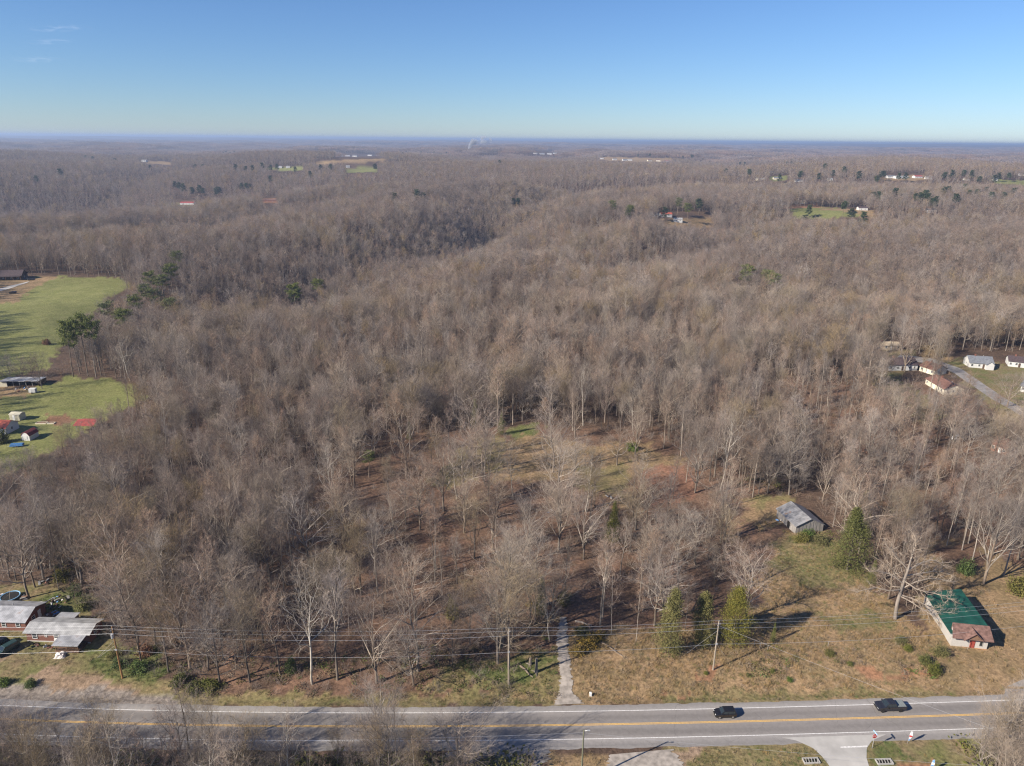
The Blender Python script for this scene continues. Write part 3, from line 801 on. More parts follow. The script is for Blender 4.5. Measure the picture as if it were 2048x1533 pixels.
def scatter_object(name, pts, rot, scl, vid, meshes, label):
    """ONE object: a cloud of points that carries mesh copies (woods too many to count)"""
    me = bpy.data.meshes.new(name)
    me.vertices.add(len(pts)); me.vertices.foreach_set('co', np.asarray(pts, np.float32).ravel())
    for nm, ty, arr in (('rz', 'FLOAT', rot), ('sc', 'FLOAT', scl)):
        at = me.attributes.new(nm, ty, 'POINT'); at.data.foreach_set('value', np.asarray(arr, np.float32))
    at = me.attributes.new('vid', 'INT', 'POINT'); at.data.foreach_set('value', np.asarray(vid, np.int32))
    o = link(name, me)
    ng = bpy.data.node_groups.new(name + '_nodes', 'GeometryNodeTree')
    ng.interface.new_socket('Geometry', in_out='INPUT', socket_type='NodeSocketGeometry')
    ng.interface.new_socket('Geometry', in_out='OUTPUT', socket_type='NodeSocketGeometry')
    N, L = ng.nodes, ng.links
    gi, go = N.new('NodeGroupInput'), N.new('NodeGroupOutput')
    jn = N.new('GeometryNodeJoinGeometry')
    def attr(nm, ty):
        n = N.new('GeometryNodeInputNamedAttribute'); n.data_type = ty; n.inputs[0].default_value = nm
        return next(s for s in n.outputs if s.enabled and s.name == 'Attribute')
    rz, sc, vi = attr('rz', 'FLOAT'), attr('sc', 'FLOAT'), attr('vid', 'INT')
    cx = N.new('ShaderNodeCombineXYZ'); L.new(rz, cx.inputs[2])
    for k, mm in enumerate(meshes):
        src = bpy.data.objects.new(name + '_source', mm)
        oi = N.new('GeometryNodeObjectInfo'); oi.inputs[0].default_value = src; oi.inputs[1].default_value = True
        cp = N.new('FunctionNodeCompare'); cp.data_type = 'INT'; cp.operation = 'EQUAL'
        ins = [s for s in cp.inputs if s.enabled and s.type == 'INT']
        L.new(vi, ins[0]); ins[1].default_value = k
        ip = N.new('GeometryNodeInstanceOnPoints')
        L.new(gi.outputs[0], ip.inputs['Points']); L.new(cp.outputs[0], ip.inputs['Selection'])
        L.new(oi.outputs['Geometry'], ip.inputs['Instance']); L.new(cx.outputs[0], ip.inputs['Rotation']); L.new(sc, ip.inputs['Scale'])
        L.new(ip.outputs[0], jn.inputs[0])
    L.new(jn.outputs[0], go.inputs[0])
    md = o.modifiers.new('scatter', 'NODES'); md.node_group = ng
    return setp(o, label, None, None, 'stuff')

# ------------------------------------------------------------------ where trees stand
def jgrid(x0, x1, y0, y1, cell, seed):
    rng = np.random.default_rng(seed)
    gx, gy = np.meshgrid(np.arange(x0, x1, cell), np.arange(y0, y1, cell))
    x = gx.ravel() + rng.random(gx.size) * cell; y = gy.ravel() + rng.random(gx.size) * cell
    return x, y, rng

NO_TREE = [  # pixel outlines where no trunk stands
    [(-200, 1185), (110, 1180), (180, 1205), (205, 1250), (275, 1325), (340, 1375), (400, 1420), (-200, 1440)],
    [(1000, 1400), (1060, 1330), (1108, 1285), (1118, 1240), (1136, 1240), (1150, 1262), (1250, 1290), (1330, 1262), (1500, 1250), (1525, 1130), (1570, 1060), (1650, 1055), (1740, 1150), (1790, 1230), (1840, 1170), (1850, 1100), (1900, 1085), (1990, 1105), (2060, 1180), (2200, 1420), (1000, 1420)],
    [(1000, 900), (1060, 850), (1110, 880), (1180, 890), (1300, 895), (1375, 930), (1390, 985), (1330, 1010), (1250, 1000), (1160, 965), (1080, 960), (1000, 960)],
    [(1470, 1000), (1580, 992), (1600, 1070), (1520, 1075), (1480, 1040)],
    [(1870, 705), (1940, 700), (2200, 735), (2200, 900), (1985, 815), (1930, 770)],
    [(-60, 768), (60, 770), (130, 752), (250, 762), (300, 790), (235, 820), (180, 860), (110, 900), (60, 925), (-60, 940)],
]
OPEN = [(540, 1380), (560, 1180), (640, 1010), (740, 900), (960, 850), (1330, 880), (1430, 990), (1570, 1070), (1530, 1260), (1130, 1270), (1100, 1390)]

def tree_ok(x, y, h, rng, keep_clear=True):
    z = terrain(x, y)
    px, py = proj(x, y, z)
    d = y - road_y(x)
    ok = (d > 6.5)
    for poly in NO_TREE: ok &= ~inpoly(px, py, poly)
    for poly in CLEAR:
        soft = rng.random(len(x)) < (0.06 if poly[0] in ((1915, 705), (1785, 712), (1880, 722)) else 0.0)
        for f in (0.0, 0.35, 0.7, 0.97):
            qx, qy = proj(x, y, z + h * f)
            ok &= ~(inpoly(qx, qy, poly) & ~soft)
    for e in EVP:                      # evergreens that show keep the view of them open
        L_ = math.hypot(e[0], e[1]); ux, uy = -e[0] / L_, -e[1] / L_
        ax = (x - e[0]) * ux + (y - e[1]) * uy; ay = np.abs((x - e[0]) * uy - (y - e[1]) * ux)
        ok &= ~((ax > -4) & (ax < min(12 + L_ * 0.02, 60)) & (ay < 4.6))
    ok &= ~(inpoly(px, py, [(1480, 760), (1900, 780), (2100, 900), (2100, 1080), (1760, 1060), (1600, 900)]) & (rng.random(len(x)) > 0.62))
    ok &= ~(inpoly(px, py, OPEN) & (rng.random(len(x)) > 0.185))
    return ok, px, py

# trees picked out in the photograph: (base x, base y, top y, kind)
HAND = [
 (673,1037,900,'sycamore'),(749,1150,1032,'broad_b'),(871,1140,996,'tall_b'),(887,1023,880,'fan_a'),(840,1046,944,'broad_a'),(969,964,858,'tall_b'),
 (826,888,815,'dome'),(749,905,829,'tall_a'),(564,1150,1029,'tall_a'),(585,1140,979,'tall_b'),(765,1146,1075,'tall_c'),(667,1125,1023,'fan_b'),
 (931,1052,958,'tall_c'),(912,1140,1076,'sapling'),(624,1368,1160,'sycamore'),(675,1360,1156,'tall_a'),(754,1366,1180,'fan_a'),(836,1343,1171,'broad_a'),
 (1003,1292,1090,'broad_b'),(756,1193,1030,'tall_b'),(771,1205,1090,'tall_a'),(870,1165,1010,'tall_c'),(914,1168,1070,'tall_a'),(568,1185,1055,'tall_b'),
 (647,1267,1123,'fan_b'),(698,1270,1162,'sapling'),(1200,1255,1085,'tall_a'),(1272,1283,1137,'sapling'),(1296,1196,1085,'tall_b'),(1356,1193,1065,'broad_b'),
 (1490,1240,1108,'broad_a'),(1099,1283,1185,'sycamore'),(1027,1000,893,'sycamore'),(1106,945,830,'broad_a'),(1150,876,790,'fan_a'),(1234,931,859,'broad_a'),
 (1270,910,822,'fan_a'),(1280,979,912,'sycamore'),(1345,999,903,'tall_c'),(1372,965,873,'tall_b'),(1390,986,875,'fan_a'),(1294,1085,975,'broad_b'),
 (1297,1187,1068,'tall_a'),(1205,1238,1068,'tall_b'),(1167,1119,979,'fan_a'),(1422,1074,965,'tall_b'),(1448,1122,1030,'fan_b'),(1489,1177,1103,'broad_a'),
 (1010,1232,1095,'broad_b'),(1893,1091,984,'tall_b'),(1804,1067,950,'tall_b'),(1924,1101,989,'tall_b'),(1966,1169,978,'fan_a'),(2007,1151,1000,'tall_b'),
 (1752,1091,1034,'broad_a'),(58,1196,1068,'broad_a'),(1850,900,778,'tall_b'),(1872,884,788,'broad_b'),(2014,814,742,'fan_a'),(1945,1120,1010,'tall_b'),
 (1985,1110,990,'fan_a'),(2035,1120,985,'broad_b'),(2025,1070,960,'tall_b'),(1080,1215,1090,'broad_b'),(1130,1195,1080,'tall_a'),(940,1290,1160,'fan_b'),
 (905,1330,1200,'dome'),(1060,1270,1150,'fan_b'),(1120,1080,975,'broad_b'),(1060,1120,990,'fan_a'),(985,1100,985,'broad_a'),(1180,1040,950,'fan_b'),
 (1240,1150,1040,'tall_a'),(1390,1130,1030,'broad_b'),(1350,1110,1010,'fan_a'),(700,1090,985,'broad_b'),(790,1080,980,'fan_a'),(620,1060,945,'tall_b'),
 (500,1365,1200,'fan_b'),(440,1370,1215,'dome'),(380,1340,1190,'broad_a'),(330,1300,1150,'fan_a'),(560,1350,1190,'tall_a'),(285,1330,1220,'dome'),
 (84,778,714,'dome'),(22,758,712,'dome'),(46,760,716,'dome'),(64,757,720,'dome'),(148,898,848,'dome'),(130,925,860,'fan_b'),(205,885,815,'fan_a'),(1870,1080,975,'tall_a'),(1700,980,880,'fan_a'),(2042,1010,900,'broad_b'),(1990,1010,895,'fan_a'),(1925,960,850,'broad_b'),(1820,985,880,'tall_b'),
]
def place_hand():
    out = []
    for bx, by, ty, k in HAND:
        b, h = height_at(bx, by, ty)
        out.append((b[0], b[1], float(np.clip(h, 6, 27)), k))
    rng = np.random.default_rng(77)
    # thicket of trees south of the road: their feet are below the picture
    for x in np.arange(-120, -6, 2.4):
        for q in range(2):
            X = x + rng.uniform(-1.6, 1.6); Y = road_y(X) - rng.uniform(10.0, 24) 
            out.append((X, Y, float(rng.uniform(8, 17)), str(rng.choice(['fan_b', 'fan_a', 'dome', 'tall_c', 'sapling', 'sapling', 'sycamore']))))
    for X, Y, h, k in ((105, 99, 13, 'fan_b'), (100, 100, 12, 'fan_a'), (92, 99.5, 11, 'tall_c'), (109, 96, 15, 'fan_b'), (97, 93, 13, 'dome'), (104, 90, 14, 'fan_b'), (86, 97, 14.5, 'fan_b'), (91, 94, 16, 'tall_b'), (96, 97.5, 14, 'fan_a'), (102, 95, 16.5, 'fan_b'), (107, 92, 17, 'fan_a'), (83, 91, 12, 'sapling'), (99, 91, 13, 'fan_b'), (112, 98, 14, 'dome'), (88, 88, 13, 'fan_b'), (94, 88, 14, 'tall_c')):
        out.append((X, Y, h, k))
    for q in range(16):
        X = rng.uniform(79, 100); out.append((X, road_y(X) - rng.uniform(13, 27), float(rng.uniform(10, 17)), str(rng.choice(['broad_b', 'fan_a', 'fan_b', 'fan_a']))))
    return out
HANDP = place_hand()

def place_trees():
    x, y, rng = jgrid(-330, 330, 112, 440, 4.5, 9)
    m = np.abs(x) < 0.86 * np.maximum(y, 130) 
    x, y = x[m], y[m]
    dens = 0.5 + 0.5 * vnoise(x / 38, y / 38, 55)
    m = rng.random(len(x)) < 0.70 + 0.3 * dens
    x, y = x[m], y[m]
    h = rng.normal(17.5, 3.0, len(x)) * (0.92 + 0.16 * vnoise(x / 30, y / 30, 56)); h = np.clip(h, 8, 25)
    ok, px, py = tree_ok(x, y, h, rng)
    hx = np.array([[a[0], a[1]] for a in HANDP])
    dd = np.min(np.hypot(x[:, None] - hx[None, :, 0], y[:, None] - hx[None, :, 1]), axis=1)
    ok &= dd > 3.2
    x, y, h, px = x[ok], y[ok], h[ok], px[ok]
    # the left of the lot is a close stand of slim young trees; species change in patches
    pr = np.array([0.07, 0.07, 0.20, 0.18, 0.16, 0.07, 0.06, 0.03, 0.06, 0.10])
    sp = vnoise(x / 45, y / 45, 71)
    k = rng.choice(len(KN), len(x), p=pr / pr.sum())
    k2 = rng.choice([2, 3, 4, 9], len(x)); k3 = rng.choice([0, 1, 5, 6, 8], len(x))
    k = np.where((sp > 0.3) & (rng.random(len(x)) < 0.6), k2, np.where((sp < -0.35) & (rng.random(len(x)) < 0.5), k3, k))
    inop = inpoly(px, proj(x, y, terrain(x, y))[1], OPEN) & (rng.random(len(x)) < 0.75)
    k = np.where(inop, rng.choice([0, 1, 5, 6, 2, 3], len(x), p=[.24, .22, .2, .12, .12, .1]), k); h = np.where(inop, h * 1.1, h)
    h = np.where(k == 8, h * 0.72, h); h = np.where(k == 9, h * 0.8, h)
    return x, y, h, k, rng
TX, TY, TH, TK, _rng = place_trees()

def where_label(px, py, x, y):
    if y < road_y(x): 
        return 'in the thicket across the road from the woods' if x < 20 else 'in the thicket beside the concrete side street'
    if px < 330 and py > 900: return 'by the brick houses'
    if px > 1700 and py > 1060: return 'around the green-roofed building'
    if px > 1600: return 'in the woods between shed and white houses'
    if inpoly(np.array([px]), np.array([py]), OPEN)[0]: return 'standing in the open leaf-strewn part of the woods'
    if py > 1260: return 'at the wood edge behind the power lines'
    return 'deep in the close stand of woods'

ORD = 'first second third fourth fifth sixth seventh eighth ninth tenth eleventh twelfth thirteenth fourteenth fifteenth sixteenth seventeenth eighteenth nineteenth twentieth'.split()
LANDMARKS = [('the brown utility pole', 245, 1357), ('the plain pale utility pole', 1017, 1370), ('the guyed utility pole', 1426, 1340), ('the old grey shed', 1612, 1060), ('the green-roofed building', 1930, 1262),
             ('the massive cedar', 1694, 1140), ('the blooming forsythia', 1178, 1290), ('the dark olive cedar', 1225, 1085), ('the small green clearing', 1055, 860), ('the brick house porch', 145, 1310), ('the trampoline', 22, 1199),
             ('the lone pole', 1163, 1563), ('the concrete side street', 1690, 1500), ('the rust-leaved young tree', 1720, 905), ('the round evergreen shrub', 1931, 1146), ('the flags', 1830, 1510), ('the ivy-green shrub', 582, 1345),
             ('the fallen dark trunk', 780, 1152), ('the red pavilion', 170, 862), ('the hidden brick house', 1995, 905), ('the short dark evergreen', 735, 945), ('the scrap heap', 112, 1206), ('the dark verge shrubs', 390, 1380), ('the green bank shrub', 905, 1235)]
LMN = [a[0] for a in LANDMARKS]; LMP = [G(a[1], a[2]) for a in LANDMARKS]
def build_trees():
    # the 300 that show largest become things of their own, the rest is one wood
    items = [(x, y, h, k, True) for x, y, h, k in HANDP] 
    d = np.hypot(TX, TY)
    order = np.argsort(d / TH * 17)
    px, py = proj(TX, TY, terrain(TX, TY))
    inside = (px > -40) & (px < 2090) & (py < 1560)
    n_ind = 300 - len(items)
    chosen = [i for i in order if inside[i]][:n_ind]
    items += [(TX[i], TY[i], TH[i], KN[TK[i]], False) for i in chosen]
    rng = np.random.default_rng(5)
    for x, y, h, k, hand in items:
        z = float(terrain(x, y))
        qx, qy = proj(np.array([x]), np.array([y]), np.array([z]))
        s = h / 20.0
        w = s * rng.uniform(0.88, 1.12)
        if k in ('broad_a', 'broad_b', 'fan_a') and h < 17: w *= 1.22
        wl = where_label(float(qx[0]), float(qy[0]), x, y)
        li = min(range(len(LMP)), key=lambda i: math.hypot(LMP[i][0] - x, LMP[i][1] - y))
        d0 = math.hypot(LMP[li][0] - x, LMP[li][1] - y)
        rank = sum(1 for q in items if q[3] == k and math.hypot(LMP[li][0] - q[0], LMP[li][1] - q[1]) < d0 - 1e-9)
        lab = KINDS[k][4] + ', ' + ('the closest' if rank == 0 else ORD[min(rank, len(ORD) - 1)] + ' closest') + ' of its kind to ' + LMN[li]
        t = empty('bare_tree', (x, y, z - 0.05), rng.uniform(0, 6.28), (w, w, s), lab, 'tree', KINDS[k][4] + 's ' + wl)
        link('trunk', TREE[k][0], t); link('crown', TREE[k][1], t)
    rest = np.ones(len(TX), bool); rest[chosen] = False
    x, y, h, k = TX[rest], TY[rest], TH[rest], TK[rest]
    z = terrain(x, y)
    scatter_object('woods', np.stack([x, y, z - 0.05], -1), rng.random(len(x)) * 6.28, h / 20.0, k, [TREE[n][2] for n in KN],
                   'close grey-brown leafless woods behind the nearest trees')
    # middle distance
    x, y, r2 = jgrid(-1250, 1250, 430, 1500, 6.0, 21)
    m = (np.abs(x) < 0.82 * y) & (np.hypot(x, y) < 1500) & (y >= 440)
    m &= r2.random(len(x)) < 0.86
    x, y = x[m], y[m]
    h = np.clip(r2.normal(17.5, 2.6, len(x)) * (1 + 0.14 * vnoise(x / 60, y / 60, 57)), 9, 25)
    ok, _, _ = tree_ok(x, y, h, r2)
    x, y, h = x[ok], y[ok], h[ok]
    sp = vnoise(x / 90, y / 90, 72)
    k = r2.integers(0, 8, len(x))
    k = np.where((sp > 0.2) & (r2.random(len(x)) < 0.8), r2.choice([3, 4, 6], len(x)), k); k = np.where((sp < -0.25) & (r2.random(len(x)) < 0.8), r2.choice([1, 5, 0], len(x)), k)
    scatter_object('woods', np.stack([x, y, terrain(x, y) - 0.1], -1), r2.random(len(x)) * 6.28, h / 20, k, MID, 'leafless woods rolling away beyond the near woods')
    print('mid trees', len(x))
    x, y, r3 = jgrid(-2600, 2600, 1200, 3200, 8.5, 22)
    rr = np.hypot(x, y)
    m = (np.abs(x) < 0.80 * y) & (rr >= 1500) & (rr < 3200)
    x, y = x[m], y[m]
    h = np.clip(r3.normal(17.5, 2.4, len(x)), 10, 24)
    ok, _, _ = tree_ok(x, y, h, r3)
    x, y, h = x[ok], y[ok], h[ok]
    scatter_object('woods', np.stack([x, y, terrain(x, y) - 0.3], -1), r3.random(len(x)) * 6.28, h / 20, r3.integers(0, 6, len(x)), FAR, 'hazy leafless woods in the distance')
    print('far trees', len(x))
    x, y, r4 = jgrid(-11000, 11000, 2500, 14000, 82.0, 23)
    rr = np.hypot(x, y)
    m = (np.abs(x) < 0.80 * y) & (rr >= 3200) & (rr < 14000)
    x, y = x[m], y[m]
    ok, _, _ = tree_ok(x, y, np.full(len(x), 16.0), r4)
    x, y = x[ok], y[ok]
    scatter_object('woods', np.stack([x, y, terrain(x, y) - 1.0], -1), r4.random(len(x)) * 6.28, r4.uniform(0.95, 1.15, len(x)), r4.integers(0, 4, len(x)), PATCH, 'bluish far woods below the horizon')
    print('patches', len(x))
build_trees()
# ------------------------------------------------------------------ evergreens, shrubs, undergrowth
def leaf_quads(rng, c, size, flat=0.35):
    n = len(c)
    d = norm(rng.normal(0, 1, (n, 3)) + UP * flat)
    a = norm(np.cross(d, rng.normal(0, 1, (n, 3)))); b = np.cross(d, a)
    s = size * rng.uniform(0.6, 1.3, (n, 1))
    v = np.stack([c - a * s, c - b * s * 0.55, c + a * s, c + b * s * 0.55], 1).reshape(-1, 3)
    return v, np.arange(len(v)).reshape(-1, 4)

def cedar(seed, H=12.0, R=2.0, n_cl=300, per=42, size=0.105, sharp=0.8):
    rng = np.random.default_rng(seed)
    t = rng.random(n_cl) ** 0.85
    az = rng.random(n_cl) * 6.283
    lump = 1 + 0.20 * np.sin(az * 3 + t * 9 + seed) + 0.14 * np.sin(az * 5 - t * 23) + rng.normal(0, 0.20, n_cl)
    prof = np.minimum(1.0, (1.03 - t) ** sharp * 1.25) * (0.72 + 0.28 * np.minimum(1, t * 5))
    rr = R * prof * lump * rng.uniform(0.55, 1.0, n_cl)
    gap = vnoise(az * 1.6 + seed, t * 7.0, seed) < 0.45
    rr = np.where(gap, rr, rr * 0.6)
    c = np.stack([np.cos(az) * rr + 0.25 * np.sin(t * 5 + seed), np.sin(az) * rr, 0.25 + t * (H - 0.3)], -1)
    sp = np.repeat(0.18 + 0.26 * prof * R / 2, per)[:, None]
    p = np.repeat(c, per, 0) + rng.normal(0, 1, (n_cl * per, 3)) * sp * np.array([1, 1, 1.25])
    p[:, 2] = np.maximum(p[:, 2], 0.1)
    fol = leaf_quads(rng, p, size)
    tr = tubes(np.stack([np.array([0, 0, -0.4]), np.array([0.05, 0, H * 0.45]), np.array([0, 0.04, H * 0.92])])[None], np.array([0.16 * H / 12]), np.array([0.03]), 6)
    return tr, fol

def pine(seed, H=20.0, crown=0.42, R=2.9, size=0.22, n_l=17):
    rng = np.random.default_rng(seed)
    tr = grow(rng, np.array([[0, 0, -0.4]]), UP[None].copy(), np.array([H * 0.97]), 8, 0.02, 0.05)
    p, d, t, o = sample_on(rng, tr, n_l, 1 - crown, 0.99)
    ang = rng.uniform(1.0, 1.45, n_l); ld = side(rng, np.tile(UP, (n_l, 1)), ang, np.arange(n_l) * 2.4)
    rel = (t - (1 - crown)) / crown
    ll = R * (0.55 + 0.75 * np.sin(np.pi * np.clip(0.25 + 0.75 * rel, 0, 1))) * rng.uniform(0.7, 1.2, n_l)
    lim = grow(rng, p, ld, ll, 3, 0.12, 0.12)
    tv = cat_mesh([tubes(tr, np.array([0.22]), np.array([0.05]), 6), tubes(lim, np.full(n_l, 0.06), np.full(n_l, 0.02), 3)])
    q, d, t2, o2 = sample_on(rng, lim, 5, 0.4, 1.05)
    per = 40
    c = np.repeat(q, per, 0) + rng.normal(0, 1, (len(q) * per, 3)) * np.array([0.55, 0.55, 0.34])
    return tv, leaf_quads(rng, c, size, 0.6)

def lump_shrub(seed, W=1.5, H=1.6, n_cl=60, per=34, size=0.11, stems=9):
    rng = np.random.default_rng(seed)
    c = rng.normal(0, 1, (n_cl, 3)); c = norm(c) * rng.uniform(0.45, 1.0, (n_cl, 1)); c[:, 2] = np.abs(c[:, 2])
    c = c * np.array([W, W, H]) * (1 + rng.normal(0, 0.12, (n_cl, 1)))
    p = np.repeat(c, per, 0) + rng.normal(0, 1, (n_cl * per, 3)) * np.array([0.17, 0.17, 0.15]) * W
    p[:, 2] = np.maximum(p[:, 2], 0.04)
    st = grow(rng, np.tile([[0, 0, -0.1]], (stems, 1)) + rng.normal(0, 0.1, (stems, 3)) * [1, 1, 0], norm(rng.normal(0, 0.5, (stems, 3)) + UP), np.full(stems, H), 3, 0.1, 0.1)
    return tubes(st, np.full(stems, 0.03), np.full(stems, 0.01), 3), leaf_quads(rng, p, size)

M_CEDAR = mat('cedar_foliage', (0.105, 0.105, 0.026), 0.8, 0.35, 0.9, col2=(0.200, 0.175, 0.048), rnd=0.12, detail=6)
M_CEDAR_D = mat('dark_cedar_foliage', (0.072, 0.084, 0.020), 0.8, 0.35, 0.9, col2=(0.150, 0.150, 0.040), rnd=0.12, detail=6)
M_PINE = mat('pine_needles', (0.075, 0.100, 0.026), 0.75, 0.3, 0.6, col2=(0.160, 0.170, 0.048), rnd=0.15)
M_PINE_D = mat('dark_pine_needles', (0.032, 0.052, 0.022), 0.75, 0.3, 0.6, col2=(0.065, 0.085, 0.033), rnd=0.15)
M_SHRUB = mat('shrub_leaves', (0.060, 0.100, 0.022), 0.7, 0.3, 1.0, col2=(0.120, 0.165, 0.040), rnd=0.12)
M_OLIVE = mat('olive_leaves', (0.095, 0.095, 0.030), 0.8, 0.3, 1.0, col2=(0.170, 0.150, 0.055), rnd=0.15)
M_FORS = mat('yellow_blossom', (0.19, 0.135, 0.05), 0.8, 0.3, 0.8, col2=(0.36, 0.245, 0.05), rnd=0.05)
M_RUST = mat('rusty_leaves', (0.24, 0.115, 0.060), 0.85, 0.3, 1.0, col2=(0.33, 0.17, 0.10), rnd=0.1)
M_BRUSH = mat('dry_brush', (0.20, 0.150, 0.100), 0.9, 0.3, 1.0, rnd=0.2)

def two_part(name, trunk_name, crown_name, arrs, m1, m2):
    return np_mesh(trunk_name, *arrs[0], m1), np_mesh(crown_name, *arrs[1], m2)

CEDARS = [two_part('cedar', 'trunk', 'foliage', cedar(600 + i, 12, r, sharp=s), M_BARK_D, M_CEDAR) for i, (r, s) in enumerate(((2.0, 0.7), (1.7, 0.6), (2.2, 0.55)))]
CEDAR_D = [two_part('cedar', 'trunk', 'foliage', cedar(620 + i, 12, r, sharp=0.95), M_BARK_D, M_CEDAR_D) for i, r in enumerate((2.3, 2.7))]
PINES = [two_part('pine', 'trunk', 'foliage', pine(640 + i, crown=c), M_BARK, M_PINE) for i, c in enumerate((0.40, 0.5, 0.34))]
PINE_D = [two_part('pine', 'trunk', 'foliage', pine(650 + i, crown=c, R=3.2, size=0.34, n_l=20), M_BARK_D, M_PINE_D) for i, c in enumerate((0.7, 0.6))]
SHRUBS = {k: two_part('shrub', 'stem', 'foliage', lump_shrub(660 + i), M_BARK_D, m) for i, (k, m) in enumerate((('green', M_SHRUB), ('olive', M_OLIVE), ('yellow', M_FORS), ('rust', M_RUST), ('dark', M_CEDAR_D)))}

def put(name, pair, names, loc, s, label, cat, group=None, rz=0.0):
    t = empty(name, loc, rz, s, label, cat, group)
    link(names[0], pair[0], t); link(names[1], pair[1], t)
    return t

TF = ('trunk', 'foliage')
for i, (bx, by, ty, w, lab) in enumerate(((1338, 1306, 1180, 1.0, 'bronze-green cedar, widest at its base, next to the yellow shrub slope'),
                                        (1402, 1288, 1188, 1.2, 'slim bronze-green cedar between two taller cedars by the power pole'),
                                        (1465, 1290, 1177, 1.05, 'tall bright green cedar beside the leaning power pole'))):
    b, h = height_at(bx, by, ty)
    put('cedar_tree', CEDARS[i], TF, b, (w * h / 12 * 1.02, w * h / 12 * 1.02, h / 12), lab, 'tree', 'roadside cedars', 0.4 + i)
b, h = height_at(1694, 1140, 1018)
put('cedar_tree', CEDAR_D[1], TF, b, (h / 12 * 1.2, h / 12 * 1.2, h / 12), 'massive dense evergreen cedar beside the old grey shed', 'tree')
for bx, by, ty, k, w, lab in ((1716, 1075, 985, 0, 1.0, 'small cedar behind the massive cedar near the grey shed'),
                              (1545, 1285, 1246, 0, 0.55, 'tiny bright young conifer in dry grass under the wires'),
                              (1225, 1085, 1005, 0, 0.85, 'dark olive cedar among bare trees in the middle of the woods'),
                              (1082, 1232, 1155, 0, 0.7, 'olive cedar half hidden by bare trees above the driveway'),
                              (950, 858, 800, 0, 0.8, 'dark green cedar beside the small green clearing'),
                              (1003, 870, 826, 0, 0.8, 'small cedar at the edge of the small green clearing'),
                              (1742, 1168, 1122, 0, 0.9, 'young cedar at the foot of the massive cedar'),
                              (820, 880, 838, 0, 0.6, 'narrow cedar next to the dome-crowned tree')):
    b, h = height_at(bx, by, ty)
    put('cedar_tree', CEDAR_D[k], TF, b, (w * h / 12, w * h / 12, h / 12), lab, 'tree')

for bx, by, ty, lab in ((147, 754, 640, 'leaning tall pine at the end of the row by the field'), (176, 752, 628, 'tall pine in the row at the field edge'), (160, 748, 634, 'tall pine in the row at the field edge'), (203, 752, 632, 'tall pine in the row at the field edge')):
    b, h = height_at(bx, by, ty)
    put('pine_tree', PINES[int(bx) % 3], TF, b, (h / 20 * 0.8, h / 20 * 0.8, h / 20), lab, 'tree', 'pines at the field edge', bx * 0.1)
for (bx, ty), b in zip(WOOD_EV, WOOD_EVP):
    h = ev_height(bx)
    put('pine_tree', PINES[bx % 3], TF, b, h / 20 * np.array([1.45, 1.45, 1.05]), 'dark green pine rising through the bare woods' if bx != 735 else 'short dark evergreen in a gap of the bare woods', 'tree', 'pines standing among the bare woods' if bx != 735 else None, bx * 0.37)
for i, b in enumerate(FAR_EVP):
    s = 1.0 + 0.25 * ((i * 7) % 5) / 4
    put('pine_tree', PINE_D[i % 2], TF, b, (0.95 * s * 1.25, 0.95 * s * 1.25, 0.92 * s), 'dark evergreen in the far woods', 'tree', 'dark evergreens dotted over the far woods', i * 1.3)

